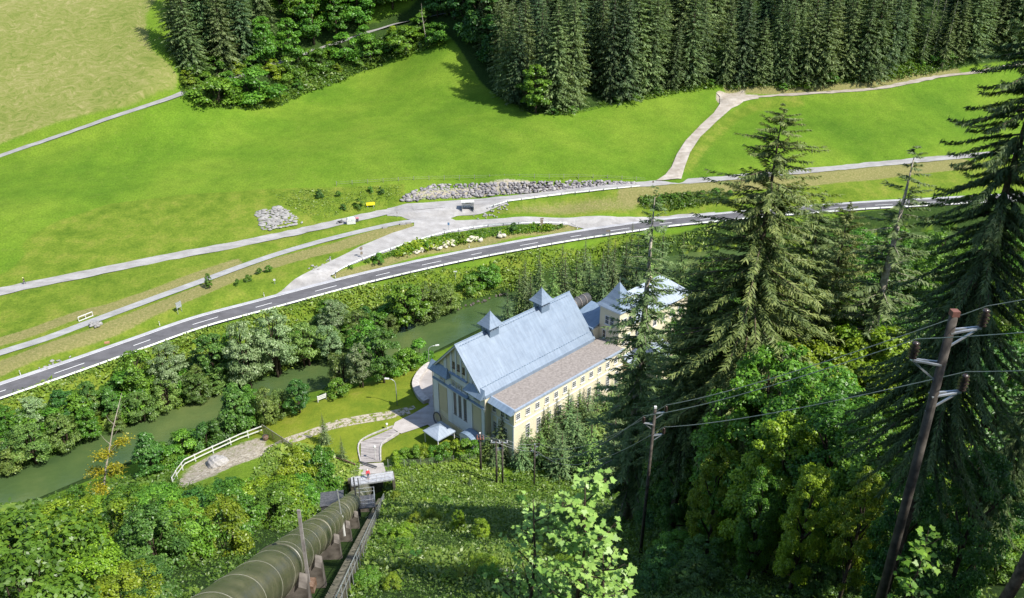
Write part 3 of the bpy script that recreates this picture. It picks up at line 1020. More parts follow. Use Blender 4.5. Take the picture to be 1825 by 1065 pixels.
# finer foliage for what stands on the near slope
K['near_bush'] = Kind('bush', [broadleaf('nb', 121 + i, 5, 2.7, 9000, .20, M['leaf' if i != 1 else 'leaf_yellow'], 70, .02, stems=4, trunk_r=.05, crs=.68) for i in range(4)], 5)
K['near_yellow'] = Kind('bush', [broadleaf('ny', 131 + i, 5, 2.6, 9000, .19, M['leaf_yellow'], 66, .02, stems=4, trunk_r=.05, crs=.68) for i in range(3)], 5)
K['near_dark'] = Kind('bush', [broadleaf('nd', 141 + i, 5, 2.7, 9000, .20, M['leaf_dark'], 64, .02, stems=4, trunk_r=.05, crs=.68) for i in range(2)], 5)
K['near_broad'] = Kind('broadleaf_tree', [broadleaf('nt', 151 + i, 16, 4.6, 26000, .25, M['leaf' if i != 2 else 'leaf_yellow'], 150, .10, crs=.55) for i in range(3)], 16)
K['near_dark_broad'] = Kind('broadleaf_tree', [broadleaf('ndt', 161 + i, 16, 4.6, 22000, .26, M['leaf_dark'], 120, .08, crs=.6) for i in range(2)], 16)
K['near_spruce'] = Kind('spruce_tree', [conifer('ns', 171 + i, 30, 5.6, 52, M['needle_warm' if i == 0 else 'needle_olive'], per=10, tw=120, twl=.095, droop=.55, hang=1.3, wid=.18, taper=.55, base=.38, shaggy=True) for i in range(2)], 30)
K['fine_spruce'] = Kind('spruce_tree', [conifer('fs', 191 + i, 30, 5.0, 58, M['needle'], per=11, tw=230, twl=.075, droop=.8, hang=1.5, wid=.17, taper=.5, base=.34, shaggy=True, sparse=.22) for i in range(2)], 30)
K['thin_spruce'] = Kind('spruce_tree', [conifer('ts', 181 + i, 28, 3.2, 56, M['needle_olive'], per=8, tw=70, twl=.14, shaggy=True, droop=.6, hang=1.0, wid=.22, taper=.6, sparse=.25, base=.1, bark='bark_pale') for i in range(2)], 28)


def scatter(poly, n, mind, seed, ok=None):
    r = np.random.default_rng(seed)
    P = np.array([(p[0], p[1]) for p in poly])
    lo, hi = P.min(0), P.max(0)
    out = []
    for _ in range(n * 60):
        q = lo + r.uniform(0, 1, 2) * (hi - lo)
        if not inside(np.array([q[0]]), np.array([q[1]]), P)[0]: continue
        if ok and not ok(q[0], q[1]): continue
        if out and np.min(np.hypot(*(np.array(out) - q).T)) < mind: continue
        out.append(tuple(q))
        if len(out) >= n: break
    return out


def proj(x, y, z):
    d = CAM_H - z
    dep = y * CS + d * SN
    return CX + x / dep * FPX, CY + (d * CS - y * SN) / dep * FPX, dep


# ---- spruce wood beyond the meadow: front row along the edge, then the rows uphill
def along_px(px, step):
    return [p for p, t in along(resample(Gs(px), 1.0), step)]


GA = 'tall spruces of the wood behind the middle of the meadow'
GB = 'tall spruces of the wood above the gravel track'
ftrees = []
for p in along_px([(862, 112), (885, 150), (905, 178), (945, 198), (975, 200), (1010, 195), (1060, 186), (1110, 176), (1150, 168), (1190, 160), (1235, 153), (1268, 150)], 5.0):
    if random.random() > .12: ftrees.append((p.x + random.uniform(-1.5, 1.5), p.y + random.uniform(0, 4), 0))
for p in along_px([(1294, 150), (1345, 150), (1400, 152), (1470, 150), (1530, 146), (1590, 138)], 5.2):
    ftrees.append((p.x + random.uniform(-1, 1), p.y + random.uniform(0.5, 3), 1))
for p in along_px([(1700, 108), (1760, 96), (1830, 84)], 6):
    ftrees.append((p.x, p.y + random.uniform(0, 3), 1))
polyA = Gs([(830, 60), (880, 130), (915, 170), (1000, 188), (1120, 165), (1270, 140), (1290, -20), (1000, -30), (800, -20)])
polyB = Gs([(1290, 140), (1400, 145), (1530, 138), (1625, 125), (1625, -30), (1300, -30)])
polyC = Gs([(1690, 100), (1850, 75), (1900, -30), (1690, -30)])
for poly, n, w_ in ((polyA, 62, 0), (polyB, 46, 1), (polyC, 16, 1)):
    for q in scatter(poly, n, 5.2, 5 + n, lambda x, y: min(math.hypot(x - a, y - b) for a, b, c in ftrees) > 4.2 and y < 345):
        ftrees.append((q[0], q[1], w_))
for k, (x, y, w_) in enumerate(ftrees):
    K['spruce'].plant(x, y, random.choice((24, 28, 31, 33, 35, 36)) + random.uniform(-2, 1), 'tall dark spruce in the dense wood behind the middle of the meadow' if w_ == 0 else 'tall dark spruce in the wood above the pale gravel track', 'tree', GA if w_ == 0 else GB, wide=random.uniform(.72, 1.3), tilt=(random.gauss(0, .012), random.gauss(0, .012)))
for x_, y_, h_ in ((1640, 95, 26), (1660, 92, 24), (1678, 100, 25), (1652, 70, 27)):
    p = G(x_, y_ + 20)
    K['thin_spruce'].plant(p.x, p.y, h_, 'thin bare stemmed spruce in the dark gap of the far wood', 'tree', 'thin stems in the dark gap of the far wood')
p = G(960, 200)
K['broad'].plant(p.x - 1, p.y - .5, 15, 'blue green broadleaf tree at the lower tip of the spruce wood', 'tree', crown_mat=None)
for px, py, hh in ((845, 100, 22), (822, 80, 20), (800, 50, 22), (870, 135, 19)):
    p = G(px, py)
    K['dark'].plant(p.x + 2, p.y + 3, hh, 'dark leafy tree at the shaded left edge of the spruce wood', 'tree', 'shaded leafy trees at the left edge of the spruce wood')

# ---- clump above the meadow, upper left: spruces, broadleaf trees and round bushes
for k, (px, py, hh) in enumerate(((345, 128, 30), (322, 98, 31), (405, 130, 31), (440, 112, 33), (372, 90, 33), (425, 70, 33), (345, 55, 33), (395, 40, 33), (470, 60, 33))):
    p = G(px, py)
    K['spruce'].plant(p.x, p.y, hh, 'grey green spruce in the clump beside the hay field', 'tree', 'spruces of the clump beside the hay field', wide=1.15)
for px, py, hh, kd in ((475, 118, 17, 'broad'), (520, 110, 15, 'broad'), (560, 78, 17, 'broad'), (600, 66, 16, 'broad'), (640, 50, 17, 'broad'), (540, 50, 20, 'broad'), (590, 36, 20, 'broad'), (660, 28, 20, 'broad'), (640, 10, 22, 'dark'), (700, 14, 20, 'broad'), (735, -2, 22, 'dark'), (780, 30, 18, 'dark'), (500, 20, 24, 'broad'), (560, 5, 24, 'broad'), (770, 5, 22, 'dark'), (610, -6, 24, 'broad')):
    p = G(px, py)
    K[kd].plant(p.x, p.y, hh, 'leafy green tree behind the half hidden hill path', 'tree', 'leafy trees behind the hill path', wide=1.0)
for px, py, hh, w_, kd, lb in ((385, 186, 9.0, 1.35, 'bush', 'big round bush at the left end of the row where the hill path disappears'), (455, 178, 9.5, 1.5, 'bush', 'largest round bush of the row along the hill path'), (515, 142, 7.5, 1.0, 'bush', 'upright bush right of the largest bush along the hill path'), (572, 128, 8, 1.05, 'bush', 'round bush below the first glimpse of the hill path'),
                               (615, 104, 9.0, 1.1, 'bush', 'tall bush beside the second glimpse of the hill path'), (660, 104, 9, 1.15, 'bush', 'round bush left of the bright gap on the hill path'), (725, 92, 9, 1.25, 'bush', 'round bush standing alone below the bright gap of the hill path'), (782, 76, 8, 1.1, 'bush', 'bush at the top corner of the meadow right of the pale dead stem')):
    p = G(px, py)
    K[kd].plant(p.x, p.y, hh, lb, 'bush', wide=w_)
for k, (px, py, hh) in enumerate(((335, 150, 4.5), (352, 132, 5), (390, 128, 5.5), (420, 135, 5), (450, 128, 5), (430, 182, 3), (475, 182, 3.2), (500, 172, 3.0), (530, 158, 3.2), (490, 130, 5), (530, 110, 5.5), (560, 138, 3), (600, 128, 3), (640, 118, 3), (690, 92, 4), (700, 70, 5), (365, 150, 4.5), (410, 155, 5), (480, 140, 5), (550, 112, 5), (650, 75, 6), (590, 92, 4), (750, 55, 6), (757, 38, 5))):
    p = G(px, py)
    K['bush' if k % 3 else 'yellow_bush'].plant(p.x, p.y, hh, 'bright green shrub in the undergrowth along the hill path', 'bush', 'bright shrubs along the hill path', wide=1.2)
p = G(760, 72)
o = thing('dead_stem', 'pale bare dead stem at the top corner of the meadow', 'dead tree', p)
mb = MB(); mb.tube([(0, 0, -.3), (-.6, 0, 4), (-1.2, .2, 9), (-1.2, .2, 13)], [.22, .16, .1, .03], 6); mb.obj('trunk', M['bark_pale'], o)
mb = MB(); mb.tube([(-.8, 0, 6), (.3, .3, 7.6)], [.06, .02], 4); mb.tube([(-1.1, .2, 9), (-2.2, .2, 10.6)], [.05, .02], 4); mb.obj('branch', M['bark_pale'], o)
# low shrubs along the foot of the far wood
for k, px_ in enumerate(((1395, 160), (1440, 158), (1620, 122), (1640, 118), (1665, 112), (1685, 110), (1655, 100), (1480, 148), (1130, 176), (1170, 166), (1268, 152), (985, 204), (1020, 200), (1100, 182))):
    p = G(*px_)
    K['bush'].plant(p.x, p.y, 2.4 if k < 4 or k > 7 else 4, 'low bright shrub at the foot of the far spruce wood', 'bush', 'shrubs at the foot of the far spruce wood', wide=1.2)

# ---- river banks
bank = [  # px, py (foot), kind, height, width, variant, label
    (18, 838, 'olive', 6.0, 1.2, 0, 'low grey green willow at the left edge of the picture by the river'),
    (62, 822, 'olive', 7.5, 1.2, 1, 'spreading olive willow leaning over the river near the left edge'),
    (118, 798, 'olive', 7.0, 1.1, 2, 'olive willow over the river with a pale stone at its foot'),
    (165, 782, 'broad', 6.5, 1.0, 0, 'rounded bright green tree overhanging the river on the left'),
    (70, 770, 'willow', 7.5, 1.0, 0, 'grey green willow between the road and the river on the far left'),
    (20, 775, 'broad', 6, 1.1, 1, 'bright bush like tree below the guardrail on the far left'),
    (120, 748, 'dark', 6.5, 1.1, 0, 'dark rounded tree behind the bright one on the far left bank'),
    (165, 735, 'dark', 6.5, 1.0, 2, 'broad dark tree below the guardrail right of the grey willow'),
    (205, 745, 'dark', 7, 1.0, 1, 'pointed dark tree on the bank behind the thin leaning birch'),
    (255, 752, 'olive', 6, 1.2, 1, 'pale brushy willow at the water beside the birch tip'),
    (212, 770, 'olive', 4, 1.1, 2, 'low scrubby willow at the water behind the birch'),
    (300, 725, 'olive', 6, 1.2, 0, 'grey willow scrub hanging over the bend of the river'),
    (355, 715, 'olive', 6, 1.2, 2, 'low willow drooping to the water left of the silver willow'),
    (255, 700, 'broad', 9, 1.0, 2, 'tall green tree with a broad crown left of the dark maple'),
    (310, 695, 'willow', 10.5, 1.05, 1, 'tall feathery willow left of the dark maple on the far bank'),
    (385, 680, 'dark', 11, .95, 0, 'dark glossy green maple left of the silver willow'),
    (445, 700, 'willow', 15, .85, 0, 'tallest silver willow beside the river'),
    (497, 672, 'willow', 15, .95, 1, 'second silver willow right of the tallest one'),
    (420, 660, 'broad', 9, .9, 1, 'green tree tucked behind the two silver willows'),
    (548, 655, 'olive', 10, 1.0, 1, 'olive willow right of the silver willows at the river narrowing'),
    (590, 655, 'willow', 9, 1.05, 1, 'grey willow right of the river narrowing'),
    (600, 600, 'willow', 9, 1.1, 0, 'grey willow on the slope under the guardrail behind the river bend'),
    (640, 612, 'olive', 8, 1.0, 2, 'olive willow on the far bank left of the big round tree'),
    (672, 600, 'broad', 6, 1.0, 1, 'small bright tree left of the big round tree over the river'),
    (725, 590, 'broad', 11, 1.15, 0, 'big round green tree over the wide part of the river'),
    (762, 572, 'olive', 9.5, 1.05, 0, 'round grey green tree right of the big round one'),
    (800, 556, 'olive', 7, 1.0, 2, 'low grey green tree right of the two round trees'),
    (700, 605, 'olive', 5, 1.0, 1, 'low shrubby willow at the water under the big round tree'),
    (612, 690, 'olive', 8, .95, 0, 'small olive tree on the near bank left of the dark tree'),
    (645, 690, 'willow', 10, .8, 1, 'slim grey willow on the near bank left of the dark tree'),
    (685, 682, 'dark', 12, .9, 0, 'dark green tree on the near bank at the left of the lawn'),
    (655, 660, 'broad', 10, .9, 2, 'rounded tree behind the dark tree at the left of the lawn'),
    (725, 662, 'bush', 5, 1.0, 0, 'bright bush on the near bank left of the street lamp'),
    (748, 645, 'bush', 5, .9, 1, 'bright bush on the near bank closest to the tall street lamp'),
    (700, 668, 'bush', 4, 1.0, 2, 'green bush on the bank above the lawn behind the dark tree'),
    (605, 705, 'bush', 3.5, 1.1, 3, 'low bush at the upper edge of the lawn beside the little white fence'),
    (535, 735, 'dark', 7, 1.0, 2, 'dark bushy tree between the mesh gate and the little white fence'),
    (505, 742, 'olive', 6, .8, 0, 'olive bushy tree next to the mesh gate'),
    (478, 755, 'olive', 7.5, .8, 2, 'upright olive tree immediately behind the mesh gate'),
    (428, 772, 'dark', 11, .95, 1, 'dark pointed tree at the river behind the white fence'),
    (450, 745, 'broad', 7, .9, 0, 'bright tree beside the river to the right of the dark pointed tree'),
    (275, 845, 'dark', 9, 1.0, 1, 'dark conical tree at the river left of the white fence'),
    (330, 808, 'bush', 4.5, 1.0, 1, 'bush at the river left of the corner of the white fence'),
    (365, 795, 'dark_bush', 4.5, 1.0, 0, 'dark bush on the river side of the white fence'),
    (398, 785, 'dark_bush', 4.6, 1.0, 1, 'dark bush on the river side of the white fence next to the pointed tree'),
    (300, 835, 'bush', 3.0, 1.2, 2, 'low bright bush below the end of the white fence'),
    (585, 555, 'bush', 3, 1.2, 0, 'low bush on the grass slope right below the guardrail above the grey willow'),
    (860, 510, 'bush', 5, 1.0, 1, 'bushy green shrub on the far bank left of the conifers'),
    (835, 520, 'bush', 4.5, 1.0, 3, 'dark leaved shrub on the far bank above the stones'),
    (880, 505, 'bush', 5.0, 1.0, 0, 'shrub on the far bank touching the dark conifers'),
    (790, 535, 'dark_bush', 3.5, 1.0, 2, 'small dark shrub on the grass bank above the river stones'),
]
for px, py, kd, hh, w_, v, lb in bank:
    p = G(px, py)
    K[kd].plant(p.x, p.y, hh, lb, 'bush' if 'bush' in kd else 'tree', wide=w_, v=v, z=max(p.z, WATER_Z + .1))
# filling bushes of the far bank strip
n = 0
strip_px = [(-40, 820), (0, 785), (124, 738), (300, 685), (430, 645), (561, 592), (690, 556), (700, 585), (600, 622), (400, 692), (190, 765), (0, 838)]
for x, y in scatter(Gs(strip_px), 34, 3.2, 77):
    kd = ('bush', 'dark_bush', 'bush', 'olive')[n % 4]; n += 1
    K[kd].plant(x, y, random.uniform(3.2, 5.5), 'mixed green shrub in the thicket between the guardrail and the river', 'bush', 'shrubs in the thicket between guardrail and river', wide=random.uniform(.9, 1.3))
for x, y in scatter(Gs([(300, 838), (330, 806), (440, 768), (470, 758), (485, 745), (440, 752), (380, 775), (270, 822)]), 12, 2.2, 78):
    K['bush'].plant(x, y, random.uniform(2.2, 3.6), 'green shrub on the river bank behind the white fence', 'bush', 'shrubs on the river bank behind the white fence', wide=1.1)

# conifers behind the power station
cg = 'conifers between the power station and the river'
for k, (px, py, hh) in enumerate(((905, 585, 10), (925, 570, 13), (945, 572, 12), (962, 560, 13), (985, 555, 14), (1005, 548, 14), (1025, 545, 14), (1048, 540, 13), (1070, 545, 14), (1090, 535, 15), (1110, 530, 15), (1130, 535, 16), (1000, 530, 13), (1040, 520, 13), (1080, 515, 14), (960, 535, 12), (935, 545, 11), (1120, 505, 15), (1150, 520, 16), (1175, 505, 15), (1210, 510, 14))):
    p = G(px, py)
    K['young_spruce'].plant(p.x, p.y, hh, 'mid green conifer in the dense row behind the power station', 'tree', cg, wide=random.uniform(.72, .95), z=max(p.z, WATER_Z + .2))
# single trees by the lawn, the road and the fork
for px, py, kd, hh, w_, lb in ((580, 790, 'young_spruce', 6.2, .85, 'small dark spruce standing alone on the lawn beside the dirt track'), (612, 822, 'young_spruce', 5.2, .7, 'small blue green spruce on the lawn left of the wooden ramp'),
                               (374, 514, 'broad', 3.8, .55, 'young tree with its shadow beside the cycle path'), (479, 485, 'bush', 1.8, .8, 'small dark shrub beneath the cycle path, rightmost of its line'), (462, 488, 'bush', 1.5, .8, 'small shrub beneath the cycle path second in its line'),
                               (443, 500, 'bush', 1.7, .9, 'small shrub beneath the cycle path third in its line'), (423, 508, 'bush', 1.5, .8, 'small shrub beneath the cycle path nearest the young tree'),
                               (570, 352, 'dark_bush', 2.4, .8, 'dark shrub on the bank left of the yellow sign'), (603, 350, 'bush', 1.6, .8, 'small shrub on the bank above the white container'), (640, 370, 'bush', 2.6, .9, 'leafy shrub directly left of the yellow sign'), (660, 342, 'bush', 1.8, .8, 'shrub on the bank high above the yellow sign'),
                               (680, 345, 'dark_bush', 2.0, .8, 'dark shrub on the bank below the meadow edge left of the boulder wall'), (612, 374, 'dark_bush', 1.8, .8, 'dark little shrub right above the upper road near the container'), (675, 470, 'bush', 3.0, .7, 'leafy shrub standing up beside the link road guardrail'), (825, 428, 'yellow_bush', 2.2, .9, 'yellow green broom bush on the pale rock'), (760, 445, 'bush', 2.0, .7, 'small bush at the left end of the pale rock'), (915, 413, 'dark_bush', 2.6, .7, 'dark green shrub left of the brown road sign')):
    p = G(px, py)
    K[kd].plant(p.x, p.y, hh, lb, 'tree' if kd in ('young_spruce', 'broad') else 'bush', wide=w_)
for k, (px, py, hh) in enumerate(((1150, 362, 3), (1175, 360, 3), (1200, 355, 3.2), (1225, 352, 3.4), (1250, 350, 3.5), (1275, 345, 3.5), (1300, 348, 3.2), (1215, 365, 2.2), (1165, 370, 2), (1260, 362, 2.5))):
    p = G(px, py)
    K['bush'].plant(p.x, p.y, hh * .5, 'green shrub on the bank between the two roads', 'bush', 'shrubs on the bank between the two roads', wide=1.2)
for k, (px, py) in enumerate(((625, 478), (640, 470), (665, 462), (690, 452), (710, 446), (735, 438), (655, 468), (930, 409), (950, 408), (975, 406), (1000, 404), (880, 413), (850, 417))):
    p = G(px, py)
    if k % 2: continue
    K['bush'].plant(p.x, p.y, 1.0, 'ivy green bush on the narrow island between link road and main road', 'bush', 'bushes on the island between link road and main road', wide=1.1)

# hedge and young spruces at the foot of the slope by the power station
for k, (px, py, hh) in enumerate(((705, 828, 2.8), (722, 824, 2.8), (740, 822, 3), (757, 820, 3), (775, 820, 3), (795, 818, 3.2), (812, 816, 3.4), (830, 814, 3.4), (845, 812, 3))):
    p = G(px, py)
    K['bush' if k % 3 else 'yellow_bush'].plant(p.x, p.y, hh, 'dense bright bush in the hedge in front of the white pavilion', 'bush', 'hedge bushes in front of the pavilion', wide=.85)
yg = 'young spruces along the sunny side of the power station'
for k, (px, py, hh) in enumerate(((895, 815, 8.5), (915, 800, 7.5), (935, 812, 8), (950, 790, 7.6), (975, 800, 9), (990, 780, 8), (1010, 790, 11), (1030, 770, 9), (1045, 780, 10), (1060, 760, 10), (1085, 765, 10), (1100, 745, 10), (930, 835, 7), (960, 830, 8.5), (990, 825, 9), (1025, 820, 10), (1060, 810, 11), (1095, 800, 12), (1120, 770, 12), (870, 812, 5), (885, 832, 5), (1000, 850, 9), (1050, 850, 11), (1090, 845, 12))):
    p = G(px, py)
    K['young_spruce'].plant(p.x, p.y, hh, 'young spruce in the dense planting along the sunny side of the power station', 'tree', yg, wide=random.uniform(1.2, 1.5), v=k)


# ---- big trees on the right hand slope.  tip pixel + distance give the place and height
def by_tip(kd, px, py, Y, lb, wide=1.0, v=0, rz=0.0, group=None, cat='tree', tilt=None):
    x, y, z = UY(px, py, Y)
    g = h1(x, y)
    return K[kd].plant(x, y, z - g, lb, cat, group, v=v, wide=wide, rz=rz, tilt=tilt)


by_tip('near_spruce', 1396, 192, 44, 'large bushy spruce in the middle of the right hand wood', 1.12, 0, .5)
by_tip('thin_spruce', 1168, 342, 58, 'slim ragged spruce in front of the tower, left of the large bushy spruce', 1.3, 0, 1)
by_tip('thin_spruce', 1632, 268, 46, 'thin spruce with a bare pale stem right of the large bushy spruce', 1.5, 1, 2)
by_tip('fine_spruce', 1965, -230, 20.5, 'nearest huge spruce reaching in at the right edge of the picture', .6, 1, 1.2)
by_tip('near_spruce', 1255, 470, 46, 'spruce behind the large bushy one, left of it', .9, 1, 3)
by_tip('near_spruce', 1515, 365, 50, 'spruce with its tip against the main road, right of the large bushy spruce', .9, 0, 4)
by_tip('near_spruce', 1468, 352, 48, 'spruce half hidden behind the right flank of the large bushy spruce', .9, 1, 4)
for k, (px, py, Y, kd, w_) in enumerate(((1540, 400, 146, 'near_broad', 1.1), (1500, 535, 50, 'near_broad', 1.1), (1550, 560, 45, 'near_broad', 1.0), (1400, 600, 38, 'near_broad', .85), (1360, 640, 44, 'near_broad', .9), (1600, 580, 42, 'near_broad', .9), (1480, 640, 34, 'near_broad', .95),
                                         (1340, 720, 40, 'near_broad', .85), (1420, 730, 31, 'near_broad', .8), (1530, 690, 30, 'near_broad', .9), (1600, 690, 28, 'near_broad', .75), (1690, 660, 31, 'near_broad', .8), (1600, 450, 130, 'near_dark_broad', 1.0), (1680, 440, 130, 'near_broad', 1.0), (1760, 450, 128, 'near_dark_broad', 1.0), (1700, 560, 44, 'near_dark_broad', 1.0), (1820, 600, 36, 'near_dark_broad', .8), (1750, 720, 25, 'near_dark_broad', .7),
                                         (1230, 680, 48, 'near_dark_broad', .7), (1290, 700, 46, 'near_broad', .7), (1290, 790, 36, 'near_broad', .65), (1220, 790, 46, 'near_dark_broad', .7), (1370, 830, 29, 'near_broad', .6), (1460, 820, 26, 'near_broad', .6), (1460, 470, 128, 'near_broad', 1.0), (1330, 480, 130, 'near_broad', 1.0), (1560, 830, 24, 'near_broad', .55), (1660, 800, 22, 'near_dark_broad', .55), (1780, 800, 20, 'near_dark_broad', .6), (1820, 480, 120, 'near_broad', 1.0), (1600, 395, 150, 'near_broad', 1.0), (1700, 395, 150, 'near_broad', 1.1), (1430, 420, 145, 'near_broad', 1.0), (1270, 450, 140, 'near_broad', 1.0), (1800, 395, 150, 'near_broad', 1.1),
                                         (1500, 520, 118, 'near_broad', 1.1), (1400, 520, 118, 'near_dark_broad', 1.0), (1600, 520, 112, 'near_broad', 1.1), (1700, 520, 112, 'near_dark_broad', 1.1), (1300, 560, 108, 'near_dark_broad', .9), (1230, 540, 118, 'near_broad', .7), (1450, 590, 42, 'near_broad', .9), (1640, 560, 50, 'near_broad', 1.0))):
    by_tip(kd, px, py, Y, 'sunlit broadleaf tree in the mixed wood on the right' if kd == 'near_broad' else 'dark leafy tree in the mixed wood on the right', w_, k, k * 1.3, 'broadleaf trees in the mixed wood on the right' if kd == 'near_broad' else 'dark leafy trees in the mixed wood on the right')
for k, (px, py, Y, w_) in enumerate(((1900, 560, 23, .55), (1405, 500, 62, .7), (1335, 560, 52, .6), (1185, 745, 56, .7), (1260, 800, 46, .6))):
    by_tip('fine_spruce', px, py, Y, 'shaded spruce deep in the dark wood behind the power poles', w_, k, k, 'shaded spruces in the dark wood behind the power poles')
# a few more of the mixed wood where it runs on beyond the right edge
for x, y, hh, kd in ((44, 40, 17, 'near_broad'), (52, 55, 18, 'near_dark_broad'), (60, 72, 18, 'near_broad'), (48, 70, 17, 'near_dark_broad'), (64, 92, 20, 'near_broad'), (78, 88, 19, 'near_dark_broad'), (84, 112, 19, 'near_broad'), (72, 118, 18, 'near_broad'), (96, 100, 20, 'near_dark_broad'), (66, 50, 17, 'near_broad'), (98, 130, 19, 'near_broad'), (58, 104, 18, 'near_dark_broad')):
    K[kd].plant(x, y, hh, 'leafy tree of the wood running on beyond the right edge of the picture', 'tree', 'trees running on beyond the right edge', v=int(x))
# trees just outside the frame on the right whose shade lies over the slope
for x, y, hh in ((27, 12, 28), (22, 3, 24), (34, 6, 28), (30, 8, 27)):
    K['near_spruce'].plant(x, y, hh, 'tall spruce up the slope beyond the right edge of the picture', 'tree', 'spruces up the slope beyond the right edge', v=1)


# ================================================================== power station
def m_plaster(name, c, dirt):
    m, nt, b = newmat(name, .85, .15)
    f = noise(nt, .9, 5, .65)
    tc = N(nt, 'TexCoord'); vm = N(nt, 'VectorMath', operation='MULTIPLY')
    nt.links.new(tc.outputs['Object'], vm.inputs[0]); vm.inputs[1].default_value = (2.5, 2.5, .25)
    st = noise(nt, 1.2, 4, .6, vec=vm.outputs[0])
    col = ramp(nt, f, [(.3, tuple(x * .9 for x in c)), (.7, c)])
    col = mixc(nt, maprange(nt, st, .55, .8, 0, .5), col, dirt)
    nt.links.new(col, b.inputs['Base Color'])
    return m


M['cream'] = m_plaster('cream_plaster', (.66, .60, .44), (.48, .42, .31))
M['cream_dark'] = m_plaster('ochre_plaster', (.56, .49, .33), (.42, .36, .26))
M['trim'] = m_plaster('white_plaster', (.66, .68, .70), (.48, .48, .46))


def m_roof(name, c1, c2, seam=.6, axis=0):
    m, nt, b = newmat(name, .42, .5)
    f = noise(nt, .5, 5, .6); g = noise(nt, 3, 4, .6)
    col = ramp(nt, f, [(.3, c1), (.7, c2)])
    tv = N(nt, 'TexCoord'); sv = N(nt, 'VectorMath', operation='MULTIPLY'); nt.links.new(tv.outputs['Object'], sv.inputs[0]); sv.inputs[1].default_value = (2.2, .35, .35) if axis == 0 else (.35, 2.2, .35)
    sk = noise(nt, 1.0, 5, .7, vec=sv.outputs[0])
    col = mixc(nt, .7, col, ramp(nt, sk, [(.35, (.72, .74, .76)), (.55, (1.0, 1.0, 1.0)), (.72, (1.18, 1.17, 1.15))]), 'MULTIPLY')
    tc = N(nt, 'TexCoord'); sx = N(nt, 'SeparateXYZ'); nt.links.new(tc.outputs['Object'], sx.inputs[0])
    fr = math_(nt, 'FRACT', math_(nt, 'MULTIPLY', sx.outputs[axis], 1 / seam))
    d = math_(nt, 'ABSOLUTE', math_(nt, 'SUBTRACT', fr, .5))
    ln = maprange(nt, d, .45, .5)
    col = mixc(nt, math_(nt, 'MULTIPLY', ln, .4), col, tuple(x * .55 for x in c1))
    fz = math_(nt, 'FRACT', math_(nt, 'MULTIPLY', sx.outputs[2], .55))
    lz = maprange(nt, math_(nt, 'ABSOLUTE', math_(nt, 'SUBTRACT', fz, .5)), .47, .5)
    col = mixc(nt, math_(nt, 'MULTIPLY', lz, .25), col, tuple(x * .6 for x in c1))
    nt.links.new(col, b.inputs['Base Color'])
    bump(nt, b, math_(nt, 'ADD', ln, math_(nt, 'MULTIPLY', g, .4)), .03, .5)
    return m


M['roof_blue'] = m_roof('blue_sheet_roof', (.15, .20, .268), (.20, .255, .325))
M['roof_blue_v'] = m_roof('blue_sheet_roof_cross', (.16, .225, .31), (.21, .28, .365), .5, 1)
M['roof_white'] = m_roof('pale_sheet_roof', (.26, .31, .38), (.33, .38, .45))
M['roof_gravel'] = surf('gravel_roof', (.20, .178, .162), (.30, .27, .248), 2.5, .95, .1, .02)
M['glass'], _nt, _b = newmat('window_glass', .08, .6)
_b.inputs['Base Color'].default_value = (.035, .045, .055, 1)
M['brown_wood'] = surf('brown_wood', (.10, .06, .04), (.20, .13, .095), 3, .8, .15, .01)
M['grey_wood'] = surf('weathered_wood', (.20, .18, .17), (.34, .32, .30), 3, .9, .1, .01)
M['door'] = surf('door_paint', (.08, .09, .10), (.12, .13, .14), 3, .6)
M['glaze_brown'] = surf('brown_insulator', (.03, .022, .02), (.07, .05, .045), 8, .25, .6)

HO = (-12.556, 110.995); HA = .7663
Z0 = 1.5


def hall_root(name, label, cat):
    return thing(name, label, cat, (HO[0], HO[1], 0), HA)


def quadbox(mb, u0, u1, v0, v1, z0, z1):
    mb.box(((u0 + u1) / 2, -(v0 + v1) / 2, (z0 + z1) / 2), (abs(u1 - u0), abs(v1 - v0), abs(z1 - z0)))


def win(parent, face, pos, c, w, h, nx=2, ny=3, frame_mat=None, sill=True, glass=None, bar=.05):
    """window on a face: face 'u-' looks along -u at u=pos, 'v+' looks along +v at v=pos; c=(other coordinate, z centre)"""
    fm = MB(); pn = MB(); t = .10

    def bx(mb, a0, a1, z0, z1, d0, d1):
        if face == 'u-': quadbox(mb, pos - d1, pos - d0, a0, a1, z0, z1)
        else: quadbox(mb, a0, a1, pos + d0, pos + d1, z0, z1)
    a0, a1, z0, z1 = c[0] - w / 2, c[0] + w / 2, c[1] - h / 2, c[1] + h / 2
    bx(pn, a0 + t * .5, a1 - t * .5, z0 + t * .5, z1 - t * .5, .004, .025)
    bx(fm, a0, a0 + t, z0, z1, .0, .07); bx(fm, a1 - t, a1, z0, z1, .0, .07)
    bx(fm, a0 + t, a1 - t, z0, z0 + t, .0, .07); bx(fm, a0 + t, a1 - t, z1 - t, z1, .0, .07)
    for i in range(1, nx):
        x = a0 + w * i / nx; bx(fm, x - bar / 2, x + bar / 2, z0 + t, z1 - t, .028, .06)
    for j in range(1, ny):
        z = z0 + h * j / ny; bx(fm, a0 + t, a1 - t, z - bar / 2, z + bar / 2, .028, .056)
    if sill: bx(fm, a0 - .1, a1 + .1, z0 - .1, z0, .0, .16)
    f = fm.obj('window', frame_mat or M['white_paint'], parent)
    pn.obj('pane', glass or M['glass'], f)
    return f


HALL = hall_root('turbine_hall', 'long cream power station hall with steep pale blue roof and two ridge turrets', 'power station')
VA, VB, VR, LH, ZE, ZR = -.9, 11.9, 5.5, 26.0, 12.5, 19.3
mb = MB()
mb.prism([(0, -VA, Z0 - 1), (0, -VB, Z0 - 1), (0, -VB, ZE), (0, -VR, ZR - .25), (0, -VA, ZE)], (LH, 0, 0))
mb.obj('wall', M['cream'], HALL)
